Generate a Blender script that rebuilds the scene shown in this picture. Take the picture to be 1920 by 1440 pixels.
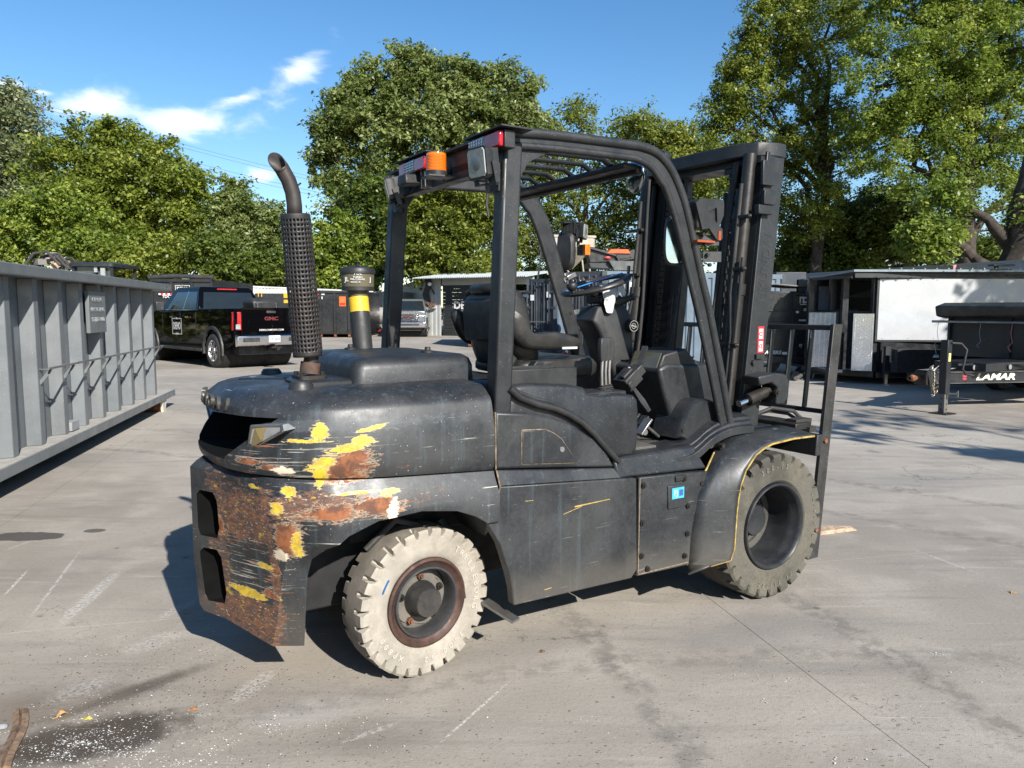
import bpy, bmesh, math, random
import numpy as np
from mathutils import Vector, Matrix, Euler
R = math.radians
random.seed(7)
for o in list(bpy.data.objects): bpy.data.objects.remove(o, do_unlink=True)
SC = bpy.context.scene
COL = SC.collection

# ------------------------------------------------------------------ camera
F_PX, PITCH, ROLL, CAM_H = 1386.7, 0.0999, 0.0024, 1.5165
cd = bpy.data.cameras.new('camera'); cam = bpy.data.objects.new('camera', cd); COL.objects.link(cam)
cd.sensor_width = 36; cd.lens = 36*F_PX/1920; cd.clip_start = .05; cd.clip_end = 3000
cam.location = (0, 0, CAM_H)
cam.rotation_euler = (Matrix.Rotation(math.pi/2-PITCH, 3, 'X') @ Matrix.Rotation(ROLL, 3, 'Z')).to_euler()
SC.camera = cam

# ------------------------------------------------------------------ world and sun
SUN_EL, SUN_AZ = R(32), R(149)            # azimuth clockwise from +Y: behind the camera, to the right
W = bpy.data.worlds.new('World'); SC.world = W; W.use_nodes = True
nt = W.node_tree; nt.nodes.clear()
out = nt.nodes.new('ShaderNodeOutputWorld'); bg = nt.nodes.new('ShaderNodeBackground')
sky = nt.nodes.new('ShaderNodeTexSky'); sky.sky_type = 'NISHITA'; sky.sun_disc = False
sky.sun_elevation = SUN_EL; sky.sun_rotation = SUN_AZ; sky.altitude = 100; sky.air_density = 1.0; sky.dust_density = .35; sky.ozone_density = 2.0
bg.inputs['Strength'].default_value = .088
# thin clouds, laid on the sky dome by direction
tc = nt.nodes.new('ShaderNodeTexCoord')
def wn(t, **k):
    n = nt.nodes.new(t)
    for a, b in k.items(): setattr(n, a, b)
    return n
def wmath(op, a, b=None, c=None):
    n = wn('ShaderNodeMath', operation=op)
    for i, v in enumerate((a, b, c)):
        if v is None: continue
        if isinstance(v, (int, float)): n.inputs[i].default_value = v
        else: nt.links.new(v, n.inputs[i])
    return n.outputs[0]
sep = wn('ShaderNodeSeparateXYZ'); nt.links.new(tc.outputs['Generated'], sep.inputs[0])
az = wmath('ARCTAN2', sep.outputs[0], sep.outputs[1]); el = wmath('ARCSINE', sep.outputs[2])
cmb = wn('ShaderNodeCombineXYZ'); nt.links.new(wmath('MULTIPLY', az, 5.0), cmb.inputs[0]); nt.links.new(wmath('MULTIPLY', el, 11.0), cmb.inputs[1])
noi = wn('ShaderNodeTexNoise'); noi.inputs['Scale'].default_value = 2.6; noi.inputs['Detail'].default_value = 9; noi.inputs['Roughness'].default_value = .56; noi.inputs['Distortion'].default_value = .35
nt.links.new(cmb.outputs[0], noi.inputs['Vector'])
def puff(a0, e0, sa, se, tilt=0.0):
    da = wmath('SUBTRACT', az, a0); de = wmath('SUBTRACT', el, e0)
    de = wmath('SUBTRACT', de, wmath('MULTIPLY', da, tilt))
    d = wmath('ADD', wmath('POWER', wmath('DIVIDE', da, sa), 2), wmath('POWER', wmath('DIVIDE', de, se), 2))
    return wmath('MAXIMUM', wmath('SUBTRACT', 1, wmath('SQRT', d)), 0)
def azel(px, py):
    x = (px-960)/F_PX; y = -(py-720)/F_PX
    c, s = math.cos(PITCH), math.sin(PITCH)
    v = Vector((x, c + y*s, -s + y*c)).normalized()
    return math.atan2(v.x, v.y), math.asin(v.z)
puffs = []
for px, py, w_, h_, t in ((185, 205, 170, 62, .05), (350, 232, 210, 56, .0), (550, 145, 150, 75, .75), (455, 185, 120, 30, .3), (490, 330, 70, 30, 0), (20, 165, 60, 30, 0), (75, 175, 60, 14, 0), (620, 395, 90, 30, 0)):
    a0, e0 = azel(px, py); puffs.append(puff(a0, e0, w_/F_PX, h_/F_PX, t))
s_ = puffs[0]
for q_ in puffs[1:]: s_ = wmath('MAXIMUM', s_, q_)
# the same sort of small cloud goes on round the rest of the sky
far = wmath('GREATER_THAN', wmath('ABSOLUTE', az), .75)
gen = wmath('MULTIPLY', wmath('MULTIPLY', far, .35), wmath('GREATER_THAN', sep.outputs[2], 0.02))
s_ = wmath('MAXIMUM', s_, gen)
cl = wmath('SUBTRACT', wmath('ADD', wmath('MULTIPLY', s_, 1.25), wmath('MULTIPLY', noi.outputs['Fac'], 2.0)), 1.52)
ramp = wn('ShaderNodeMapRange'); ramp.interpolation_type = 'SMOOTHERSTEP'
nt.links.new(cl, ramp.inputs[0]); ramp.inputs[1].default_value = .0; ramp.inputs[2].default_value = .85; ramp.inputs[3].default_value = 0; ramp.inputs[4].default_value = .8
mixc = wn('ShaderNodeMix', data_type='RGBA'); nt.links.new(ramp.outputs[0], mixc.inputs[0])
hsv = wn('ShaderNodeHueSaturation'); hsv.inputs['Saturation'].default_value = 1.27; hsv.inputs['Value'].default_value = 1.0
nt.links.new(sky.outputs[0], hsv.inputs['Color'])
nt.links.new(hsv.outputs[0], mixc.inputs[6]); mixc.inputs[7].default_value = (7.6, 8.0, 8.6, 1)
nt.links.new(mixc.outputs[2], bg.inputs['Color']); nt.links.new(bg.outputs[0], out.inputs[0])

sd = bpy.data.lights.new('sun', 'SUN'); sd.energy = 4.8; sd.angle = R(.53); sd.color = (1, .955, .885)
sun = bpy.data.objects.new('sun', sd); COL.objects.link(sun)
tosun = Vector((math.sin(SUN_AZ)*math.cos(SUN_EL), math.cos(SUN_AZ)*math.cos(SUN_EL), math.sin(SUN_EL)))
sun.rotation_euler = tosun.to_track_quat('Z', 'Y').to_euler(); sun.location = tosun*50
SC.view_settings.view_transform = 'Standard'; SC.view_settings.look = 'None'; SC.view_settings.gamma = 1
SC.view_settings.exposure = 0.95; SC.view_settings.use_curve_mapping = False
try: SC.cycles.max_bounces = 5; SC.cycles.diffuse_bounces = 3; SC.cycles.glossy_bounces = 3; SC.cycles.transmission_bounces = 4; SC.cycles.transparent_max_bounces = 6; SC.cycles.caustics_reflective = False; SC.cycles.caustics_refractive = False
except Exception: pass

# ------------------------------------------------------------------ materials
def newmat(name):
    m = bpy.data.materials.new(name); m.use_nodes = True
    return m, m.node_tree, m.node_tree.nodes['Principled BSDF']
class NT:
    def __init__(s, t): s.t = t; s.tc = None
    def n(s, ty, **k):
        a = s.t.nodes.new(ty)
        for x, y in k.items(): setattr(a, x, y)
        return a
    def obj(s):
        if not s.tc: s.tc = s.n('ShaderNodeTexCoord')
        return s.tc.outputs['Object']
    def lk(s, a, b): s.t.links.new(a, b)
    def setin(s, inp, v):
        if isinstance(v, (int, float, tuple)): inp.default_value = v
        else: s.lk(v, inp)
    def m(s, op, a, b=None, c=None, clamp=False):
        n = s.n('ShaderNodeMath', operation=op); n.use_clamp = clamp
        for i, v in enumerate((a, b, c)):
            if v is not None: s.setin(n.inputs[i], v)
        return n.outputs[0]
    def mapping(s, vec, scale=(1,1,1), rot=(0,0,0), loc=(0,0,0)):
        n = s.n('ShaderNodeMapping'); s.lk(vec, n.inputs[0]); n.inputs['Scale'].default_value = scale
        n.inputs['Rotation'].default_value = rot; n.inputs['Location'].default_value = loc
        return n.outputs[0]
    def noise(s, vec, scale=5, detail=4, rough=.55, dist=0):
        n = s.n('ShaderNodeTexNoise'); s.lk(vec, n.inputs['Vector']); n.inputs['Scale'].default_value = scale
        n.inputs['Detail'].default_value = detail; n.inputs['Roughness'].default_value = rough; n.inputs['Distortion'].default_value = dist
        return n.outputs['Fac']
    def step(s, v, a, b, lo=0., hi=1.):
        n = s.n('ShaderNodeMapRange'); n.interpolation_type = 'SMOOTHSTEP'; s.lk(v, n.inputs[0])
        for i, q in enumerate((a, b, lo, hi)): n.inputs[i+1].default_value = q
        return n.outputs[0]
    def mix(s, f, a, b):
        n = s.n('ShaderNodeMix', data_type='RGBA'); s.setin(n.inputs[0], f)
        s.setin(n.inputs[6], (*a, 1) if isinstance(a, tuple) and len(a) == 3 else a)
        s.setin(n.inputs[7], (*b, 1) if isinstance(b, tuple) and len(b) == 3 else b)
        return n.outputs[2]
    def bump(s, h, strength=.3, dist=.01, normal=None):
        n = s.n('ShaderNodeBump'); n.inputs['Strength'].default_value = strength; n.inputs['Distance'].default_value = dist
        s.lk(h, n.inputs['Height'])
        if normal is not None: s.lk(normal, n.inputs['Normal'])
        return n.outputs[0]
MATS = {}
def mat(name, col, rough=.5, metal=0., var=.15, vs=6, dust=0., dustcol=(.22,.2,.17), streak=0., bump=.0, bs=60, spec=.5, coat=0., speck=0., speckcol=(.45,.42,.38)):
    """general weathered surface: blotches, a film of dust, vertical dirt streaks, pits"""
    if name in MATS: return MATS[name]
    m, t, b = newmat(name); N = NT(t); v = N.obj()
    a = N.noise(v, vs, 5, .6)
    c = N.mix(N.step(a, .3, .7), tuple(x*(1-var) for x in col), tuple(min(1, x*(1+var)) for x in col))
    if dust:
        d = N.noise(v, vs*.45, 6, .65, .4); g = N.noise(v, 90, 3, .6)
        f = N.m('MULTIPLY', N.step(N.m('ADD', N.m('MULTIPLY', d, .8), N.m('MULTIPLY', g, .25)), .42, .75), dust)
        c = N.mix(f, c, dustcol)
    if streak:
        sv = N.mapping(v, (9, 9, .5)); s1 = N.noise(sv, 3, 4, .6)
        c = N.mix(N.m('MULTIPLY', N.step(s1, .5, .8), streak), c, dustcol)
    if speck:
        sp = N.noise(v, 130, 2, .5)
        c = N.mix(N.m('MULTIPLY', N.step(sp, .68, .74), speck), c, speckcol)
    N.lk(c, b.inputs['Base Color'])
    r = N.noise(v, vs*2.3, 4, .6)
    N.lk(N.step(r, .3, .7, max(.03, rough-.09), min(1, rough+.12)), b.inputs['Roughness'])
    b.inputs['Metallic'].default_value = metal
    b.inputs['Specular IOR Level'].default_value = spec
    if coat: b.inputs['Coat Weight'].default_value = coat; b.inputs['Coat Roughness'].default_value = .06
    if bump: N.lk(N.bump(N.noise(v, bs, 4, .6), bump, .004), b.inputs['Normal'])
    MATS[name] = m; return m
def glassmat(name, col, rough=.03, trans=.9):
    if name in MATS: return MATS[name]
    m, t, b = newmat(name); b.inputs['Base Color'].default_value = (*col, 1); b.inputs['Roughness'].default_value = rough
    b.inputs['Transmission Weight'].default_value = trans; b.inputs['IOR'].default_value = 1.45
    MATS[name] = m; return m

BLK = mat('black_steel', (.012,.0135,.015), .48, dust=.10, streak=.05, dustcol=(.13,.125,.115), speck=.2, bump=.08)
BLKP = mat('black_plastic', (.013,.0135,.014), .5, dust=.18, dustcol=(.10,.095,.085), bump=.12, bs=220, speck=.1)
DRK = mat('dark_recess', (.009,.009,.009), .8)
SHADE = mat('shaded_opening', (.0035,.0035,.0035), .95, spec=.1)  # near-black for deep openings: grime, with their shade put into the colour
GREASE = mat('greasy_steel', (.018,.016,.014), .42, metal=.2, dust=.3, dustcol=(.06,.047,.034), streak=.2, bump=.1)
RUST = mat('rust', (.16,.06,.025), .85, var=.5, vs=14, bump=.5, bs=80, dust=.3, dustcol=(.05,.035,.03))
CHROME = mat('chrome', (.75,.75,.76), .12, metal=1, var=.05, dust=.15)
STEEL = mat('bare_steel', (.32,.31,.30), .38, metal=.85, dust=.3, dustcol=(.15,.12,.09))
WHITE = mat('white_print', (.55,.55,.54), .55, var=.05)
YEL = mat('yellow_paint', (.55,.34,.02), .5, var=.15, dust=.1)
REDL = mat('red_lens', (.36,.006,.012), .14, var=.1, coat=.6)
AMB = mat('amber_lens', (.62,.14,.008), .12, var=.1, coat=.6)
ORG = mat('orange_paint', (.75,.12,.02), .5)
CLR = mat('clear_lens', (.26,.27,.27), .08, var=.15, coat=1., vs=30)
GLS = mat('dark_glass', (.012,.016,.017), .04, var=.1, coat=.5)
RUB = mat('black_rubber', (.017,.017,.017), .75, dust=.35, dustcol=(.1,.09,.075), bump=.3, bs=90)
BLUE = mat('blue_tape', (.03,.25,.62), .5)
REDF = mat('red_paint', (.55,.02,.015), .4)

# ------------------------------------------------------------------ mesh building
class MB:
    def __init__(s): s.v = []; s.f = []; s.mi = []; s.cur = 0; s.T = None
    def add(s, vs, fs):
        k = len(s.v)
        if s.T is not None: vs = [tuple(s.T @ Vector(p)) for p in vs]
        s.v.extend(tuple(p) for p in vs); s.f.extend([tuple(i+k for i in f) for f in fs]); s.mi.extend([s.cur]*len(fs)); return s
    def box(s, x0, x1, y0, y1, z0, z1):
        v = [(x0,y0,z0),(x1,y0,z0),(x1,y1,z0),(x0,y1,z0),(x0,y0,z1),(x1,y0,z1),(x1,y1,z1),(x0,y1,z1)]
        return s.add(v, [(0,3,2,1),(4,5,6,7),(0,1,5,4),(1,2,6,5),(2,3,7,6),(3,0,4,7)])
    def hexa(s, b, t):
        return s.add(list(b)+list(t), [(0,3,2,1),(4,5,6,7),(0,1,5,4),(1,2,6,5),(2,3,7,6),(3,0,4,7)])
    def bar(s, a, b, w, h, up=(0,0,1)):
        """rectangular bar from a to b: w sideways, h along up"""
        a, b = Vector(a), Vector(b); d = (b-a).normalized(); u = Vector(up)
        if abs(d.dot(u)) > .98: u = Vector((1,0,0))
        sd = d.cross(u).normalized(); u = sd.cross(d).normalized()
        q = [(-w/2,-h/2),(w/2,-h/2),(w/2,h/2),(-w/2,h/2)]
        return s.hexa([a+sd*i+u*j for i, j in q], [b+sd*i+u*j for i, j in q])
    def loft(s, rings, cap=True, closed=True):
        n = len(rings[0]); v = [p for r in rings for p in r]; f = []
        for k in range(len(rings)-1):
            for i in range(n if closed else n-1):
                j = (i+1) % n; f.append((k*n+i, k*n+j, (k+1)*n+j, (k+1)*n+i))
        if cap and closed: f.append(tuple(reversed(range(n)))); f.append(tuple(range((len(rings)-1)*n, len(rings)*n)))
        return s.add(v, f)
    def cyl(s, a, b, r, r2=None, n=16, cap=True):
        a, b = Vector(a), Vector(b); r2 = r if r2 is None else r2
        d = (b-a).normalized(); u = Vector((0,0,1)) if abs(d.z) < .9 else Vector((1,0,0))
        x = d.cross(u).normalized(); y = d.cross(x)
        ang = [2*math.pi*i/n for i in range(n)]
        return s.loft([[a+x*(math.cos(t)*r)+y*(math.sin(t)*r) for t in ang], [b+x*(math.cos(t)*r2)+y*(math.sin(t)*r2) for t in ang]], cap)
    def tube(s, pts, r, n=10, cap=True, oval=1.):
        pts = [Vector(p) for p in pts]; rs = r if isinstance(r, (list, tuple)) else [r]*len(pts)
        rings = []; x = None
        for i, p in enumerate(pts):
            d = (pts[min(i+1, len(pts)-1)]-pts[max(i-1, 0)]).normalized()
            if x is None:
                u = Vector((0,0,1)) if abs(d.z) < .9 else Vector((1,0,0)); x = d.cross(u).normalized()
            else: x = (x - d*x.dot(d)).normalized()
            y = d.cross(x)
            rings.append([p+x*(math.cos(t)*rs[i])+y*(math.sin(t)*rs[i]*oval) for t in [2*math.pi*k/n for k in range(n)]])
        return s.loft(rings, cap)
    def prism(s, pts, axis, a, b):
        """outline (2D) extruded along an axis: 'y' takes (x,z), 'x' takes (y,z), 'z' takes (x,y)"""
        def m(p, k): return {'y': (p[0], k, p[1]), 'x': (k, p[0], p[1]), 'z': (p[0], p[1], k)}[axis]
        ar = sum(pts[i][0]*pts[(i+1)%len(pts)][1]-pts[(i+1)%len(pts)][0]*pts[i][1] for i in range(len(pts)))
        if ar < 0: pts = pts[::-1]
        if axis == 'y': a, b = max(a, b), min(a, b)
        else: a, b = min(a, b), max(a, b)
        return s.loft([[m(p, a) for p in pts], [m(p, b) for p in pts]])
    def lathe(s, prof, axis='z', n=24, c=(0,0,0), cap=False, a0=0, a1=2*math.pi):
        """profile (radius, height) spun about an axis through c"""
        c = Vector(c); full = abs(a1-a0-2*math.pi) < 1e-6; m = n if full else n+1; rings = []
        for r, h in prof:
            ring = []
            for i in range(m):
                t = a0+(a1-a0)*i/n; p, q = math.cos(t)*r, math.sin(t)*r
                ring.append(c+Vector({'z': (p, q, h), 'y': (q, h, p), 'x': (h, p, q)}[axis]))
            rings.append(ring)
        return s.loft(rings, cap and full, full)
    def ball(s, c, r, n=12, sc=(1,1,1)):
        prof = [(max(1e-4, math.sin(math.pi*i/(n//2)))*r, -math.cos(math.pi*i/(n//2))*r) for i in range(n//2+1)]
        k = len(s.v); s.lathe(prof, 'z', n, (0,0,0))
        for i in range(k, len(s.v)):
            p = s.v[i]; s.v[i] = (p[0]*sc[0]+c[0], p[1]*sc[1]+c[1], p[2]*sc[2]+c[2])
        return s
    def hexnut(s, a, b, r): return s.cyl(a, b, r, n=6)
    def split(s, name, m, parent=None, **k):
        """one object for each separate piece"""
        par = list(range(len(s.v)))
        def find(i):
            while par[i] != i: par[i] = par[par[i]]; i = par[i]
            return i
        for f in s.f:
            a = find(f[0])
            for j in f[1:]: par[find(j)] = a
        groups = {}
        for f in s.f: groups.setdefault(find(f[0]), []).append(f)
        res = []
        for fs in groups.values():
            ids = sorted({i for f in fs for i in f}); mp_ = {i: q for q, i in enumerate(ids)}
            q = MB(); q.add([s.v[i] for i in ids], [tuple(mp_[i] for i in f) for f in fs]); res.append(q.build(name, m, parent, **k))
        return res
    def build(s, name, m=None, parent=None, loc=None, rot=None, smooth=35, bevel=0, seg=2, label=None, solid=0, sub=0):
        me = bpy.data.meshes.new(name); me.from_pydata(s.v, [], s.f); me.update()
        for mm in (m if isinstance(m, (list, tuple)) else [m]):
            if mm: me.materials.append(mm)
        if any(s.mi): me.polygons.foreach_set('material_index', s.mi)
        bm = bmesh.new(); bm.from_mesh(me); bmesh.ops.recalc_face_normals(bm, faces=bm.faces); bm.to_mesh(me); bm.free()
        if smooth:
            me.polygons.foreach_set('use_smooth', [True]*len(me.polygons)); me.set_sharp_from_angle(angle=R(smooth))
        o = bpy.data.objects.new(name, me); COL.objects.link(o)
        if parent: o.parent = parent
        if loc is not None: o.location = loc
        if rot is not None: o.rotation_euler = rot
        if solid:
            md = o.modifiers.new('thick', 'SOLIDIFY'); md.thickness = solid; md.offset = 0
        if sub:
            md = o.modifiers.new('sub', 'SUBSURF'); md.levels = sub; md.render_levels = sub
        if bevel:
            md = o.modifiers.new('bevel', 'BEVEL'); md.width = bevel; md.segments = seg; md.limit_method = 'ANGLE'; md.angle_limit = R(30)
        if label: o['label'] = label
        return o
def empty(name, loc, rz=0, label=None, cat=None, group=None):
    o = bpy.data.objects.new(name, None); COL.objects.link(o); o.location = loc; o.rotation_euler = (0, 0, rz); o.empty_display_size = .2
    return tag(o, label, cat, group)
def tag(o, label=None, cat=None, group=None, kind=None):
    if label: o['label'] = label
    if cat: o['category'] = cat
    if group: o['group'] = group
    if kind: o['kind'] = kind
    return o
def cut(o, cutters):
    """boolean: remove the cutters' volumes, keep the result as plain mesh"""
    for c in cutters:
        c.parent = o.parent
        md = o.modifiers.new('b', 'BOOLEAN'); md.operation = 'DIFFERENCE'; md.object = c; md.solver = 'EXACT'; md.material_mode = 'TRANSFER'
    bpy.context.view_layer.update()
    dg = bpy.context.evaluated_depsgraph_get(); me = bpy.data.meshes.new_from_object(o.evaluated_get(dg))
    o.modifiers.clear(); old = o.data; o.data = me; me.name = old.name
    for c in cutters: bpy.data.objects.remove(c, do_unlink=True)
    me.set_sharp_from_angle(angle=R(35))
    return o
def text(s, size, m, parent=None, loc=(0,0,0), rot=(0,0,0), ext=.002, bold=0., name='lettering', align='CENTER', sx=1., space=1., shear=0.):
    cu = bpy.data.curves.new(name, 'FONT'); cu.body = s; cu.size = size; cu.extrude = ext; cu.offset = bold*size
    cu.align_x = align; cu.align_y = 'CENTER'; cu.resolution_u = 2; cu.space_character = space; cu.shear = shear
    tmp = bpy.data.objects.new('t', cu); COL.objects.link(tmp)
    dg = bpy.context.evaluated_depsgraph_get(); me = bpy.data.meshes.new_from_object(tmp.evaluated_get(dg))
    bpy.data.objects.remove(tmp, do_unlink=True)
    if sx != 1: me.transform(Matrix.Diagonal((sx, 1, 1, 1)))
    me.materials.clear(); me.materials.append(m)
    o = bpy.data.objects.new(name, me); COL.objects.link(o); o.parent = parent
    if isinstance(rot, Matrix): o.matrix_local = Matrix.Translation(loc) @ rot.to_4x4()
    else: o.location = loc; o.rotation_euler = rot
    return o
def basis(xd, yd):
    """rotation whose text runs along xd with its top towards yd"""
    x = Vector(xd).normalized(); y = Vector(yd).normalized(); z = x.cross(y).normalized(); y = z.cross(x)
    return Matrix((x, y, z)).transposed()

# picks: the world point where the sight line of a photograph pixel meets a known plane
def sight(px, py):
    c, s = math.cos(PITCH), math.sin(PITCH); cr, sr = math.cos(ROLL), math.sin(ROLL)
    fw = Vector((0, c, -s)); up = Vector((0, s, c)); rt = Vector((1, 0, 0))
    r2 = rt*cr+up*sr; u2 = up*cr-rt*sr
    return fw + r2*((px-960)/F_PX) - u2*((py-720)/F_PX)
def ground(px, py, z=0):
    d = sight(px, py); t = (z-CAM_H)/d.z; return Vector((0,0,CAM_H))+d*t
def depth(px, py, y):
    d = sight(px, py); return Vector((0,0,CAM_H))+d*(y/d.y)
FL_YAW, FL_X, FL_Y = 0.5645, -.6169, 3.3623
def _fl(p):
    c, s = math.cos(FL_YAW), math.sin(FL_YAW); x, y = p.x-FL_X, p.y-FL_Y
    return Vector((c*x+s*y, -s*x+c*y, p.z))
_O = _fl(Vector((0,0,CAM_H)))
def fl(px, py, axis, val):
    """forklift coordinates: x forward from the rear axle, y left, z up"""
    a = _fl(Vector((0,0,CAM_H))+sight(px, py))-_O; i = 'xyz'.index(axis)
    return _O+a*((val-_O[i])/a[i])
def fy(pts, y): return [(lambda q: (q.x, q.z))(fl(a, b, 'y', y)) for a, b in pts]

def cr(pts, k=4):
    """finer curve through the points"""
    P_ = [Vector((p[0], p[1], 0)) for p in pts]; out_ = []
    for i in range(len(P_)-1):
        a = P_[max(i-1,0)]; b = P_[i]; c = P_[i+1]; d = P_[min(i+2,len(P_)-1)]
        for j in range(k):
            t = j/k; out_.append(.5*((2*b)+(c-a)*t+(2*a-5*b+4*c-d)*t*t+(3*b-a-3*c+d)*t**3))
    out_.append(P_[-1]); return [(p.x, p.y) for p in out_]
def pxlen(p, n): return n*((p-_O).dot(_fl(Vector((0,0,CAM_H))+sight(960,720))-_O))/F_PX
# ================================================================== ground: concrete yard, slabs with open joints
def concrete(name):
    m, t, b = newmat(name); N = NT(t); g = N.n('ShaderNodeNewGeometry'); v = g.outputs['Position']
    big = N.noise(v, .35, 4, .6, .6); mid = N.noise(v, 1.9, 5, .65, .3); fin = N.noise(v, 46, 2, .7)
    c = N.mix(N.step(big, .32, .68), (.225,.200,.168), (.335,.302,.257))
    c = N.mix(N.m('MULTIPLY', N.step(mid, .45, .75), .55), c, (.375,.342,.295))
    c = N.mix(N.m('MULTIPLY', N.step(fin, .5, .8), .35), c, (.10,.092,.082))
    # worn streaks along the traffic, dark tyre film
    s1 = N.noise(N.mapping(v, (.5,3.4,1), (0,0,-.25)), 1.5, 4, .62, .5)
    c = N.mix(N.m('MULTIPLY', N.step(s1, .5, .75), .42), c, (.118,.112,.106))
    s2 = N.noise(N.mapping(v, (.7,5.5,1), (0,0,.55)), 1.3, 5, .62, .9)
    c = N.mix(N.m('MULTIPLY', N.step(s2, .58, .72), .30), c, (.42,.40,.37))
    sx = N.n('ShaderNodeSeparateXYZ'); N.lk(v, sx.inputs[0]); X, Y = sx.outputs[0], sx.outputs[1]
    wob = N.noise(v, 2.6, 4, .65); wob2 = N.noise(v, 11, 3, .65)
    def spot(x, y, rx, ry, rot, col, amt, soft=.35, jag=.9):
        global_c = None
        dx = N.m('SUBTRACT', X, x); dy = N.m('SUBTRACT', Y, y); cs, sn = math.cos(rot), math.sin(rot)
        u = N.m('DIVIDE', N.m('ADD', N.m('MULTIPLY', dx, cs), N.m('MULTIPLY', dy, sn)), rx)
        w = N.m('DIVIDE', N.m('SUBTRACT', N.m('MULTIPLY', dy, cs), N.m('MULTIPLY', dx, sn)), ry)
        d = N.m('SQRT', N.m('ADD', N.m('MULTIPLY', u, u), N.m('MULTIPLY', w, w)))
        e = N.m('ADD', N.m('SUBTRACT', 1, d), N.m('MULTIPLY', N.m('SUBTRACT', N.m('ADD', N.m('MULTIPLY', wob, .6), N.m('MULTIPLY', wob2, .4)), .5), jag))
        return N.m('MULTIPLY', N.step(e, 0, soft), amt)
    def at(px, py): q = ground(px, py); return q.x, q.y
    # brown trodden dirt, oil stains, pale scuffs
    for (px, py), rx, ry, rot, col, amt, soft, jag in (
        ((170,1385), .40,.17, .4, (.045,.034,.025), .92, .45, 1.5), ((250,1295), .45,.075, .8, (.065,.052,.04), .75, .7, 1.3), ((60,1330), .5,.25, .3, (.13,.105,.078), .6, .8, 1.4),
        ((45,1006), .27,.11, .0, (.040,.036,.033), .85, .10, 1.0), ((178,995), .075,.05, 0, (.05,.045,.04), .8, .15, .9), ((600,1330), .32,.14, .3, (.36,.34,.31), .45, .6, 1.2),
        ((500,1250), .45,.16, .5, (.30,.26,.21), .5, .7, 1.2), ((1450,1180), .8,.3, .2, (.15,.145,.14), .4, .8, 1.2), ((1080,1330), .7,.35, .3, (.27,.245,.21), .45, .9, 1.2),
        ((1000,1200), .6,.2,.5,(.13,.12,.11),.35,.8,1.2), ((420,760), 1.5,.7,.3,(.14,.135,.13),.4,.9,1.2), ((1700,900), 1.5,.5,.1,(.15,.145,.138),.5,.9,1.2), ((150,860),1.0,.7,.2,(.14,.135,.13),.4,.8,1.),
        ((700,1380), .25,.18, 0, (.12,.105,.09), .3, .7, 1.2)):
        x_, y_ = at(px, py); c = N.mix(spot(x_, y_, rx, ry, rot, col, amt, soft, jag), c, col)
    # chalky drag marks
    for (ax, ay), (bx, by), w_, amt in (((40,1180),(160,1020),.012,.5), ((90,1190),(235,1060),.055,.45), ((280,1170),(375,1120),.05,.3), ((210,1230),(360,1180),.09,.25),
                                      ((790,1424),(970,1265),.008,.6), ((1290,1035),(1480,1060),.012,.35), ((420,1330),(520,1250),.06,.35), ((1700,1025),(1860,1085),.012,.5), ((60,1060),(0,1125),.012,.7), ((0,1035),(70,1010),.02,.3), ((620,1400),(760,1350),.02,.4), ((60,1330),(230,1260),.10,.25)):
        a = ground(ax, ay); q = ground(bx, by); cx_, cy_ = (a.x+q.x)/2, (a.y+q.y)/2; L = (q-a).length/2
        f = spot(cx_, cy_, L, w_, math.atan2(q.y-a.y, q.x-a.x), None, amt, .6, .8)
        gr = N.noise(v, 60, 3, .7)
        c = N.mix(N.m('MULTIPLY', f, N.step(gr, .42, .6)), c, (.60,.585,.56))
    # tyre tracks in wide bends, small oil drips, a few cracks
    for cx_, cy_, R_, w_, am in ((-6.5,1.0,7.2,.11,.42), (-6.5,1.0,8.4,.11,.42), (9.0,12.5,9.6,.10,.35), (9.0,12.5,8.5,.10,.35), (1.5,-3.0,6.1,.09,.30)):
        dx = N.m('SUBTRACT', X, cx_); dy = N.m('SUBTRACT', Y, cy_); rr__ = N.m('SQRT', N.m('ADD', N.m('MULTIPLY', dx, dx), N.m('MULTIPLY', dy, dy)))
        e = N.m('ABSOLUTE', N.m('SUBTRACT', rr__, N.m('ADD', R_, N.m('MULTIPLY', wob, .10))))
        c = N.mix(N.m('MULTIPLY', N.m('MULTIPLY', N.step(e, w_, w_*.3), am), N.step(wob2, .38, .62)), c, (.085,.078,.070))
    vo = N.n('ShaderNodeTexVoronoi'); vo.inputs['Scale'].default_value = 1.7; N.lk(v, vo.inputs['Vector'])
    c = N.mix(N.m('MULTIPLY', N.step(N.m('ADD', vo.outputs['Distance'], N.m('MULTIPLY', wob2, .05)), .075, .045), .65), c, (.075,.068,.06))
    vk = N.n('ShaderNodeTexVoronoi'); vk.feature = 'DISTANCE_TO_EDGE'; vk.inputs['Scale'].default_value = .42
    dv_ = N.n('ShaderNodeVectorMath', operation='ADD'); N.lk(v, dv_.inputs[0]); cbk = N.n('ShaderNodeCombineXYZ'); N.lk(N.m('MULTIPLY', wob, 1.6), cbk.inputs[0]); N.lk(N.m('MULTIPLY', mid, 1.6), cbk.inputs[1]); N.lk(cbk.outputs[0], dv_.inputs[1]); N.lk(dv_.outputs[0], vk.inputs['Vector'])
    c = N.mix(N.m('MULTIPLY', N.m('MULTIPLY', N.step(vk.outputs['Distance'], .0035, .0012), N.step(big, .50, .58)), .7), c, (.06,.055,.05))
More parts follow.
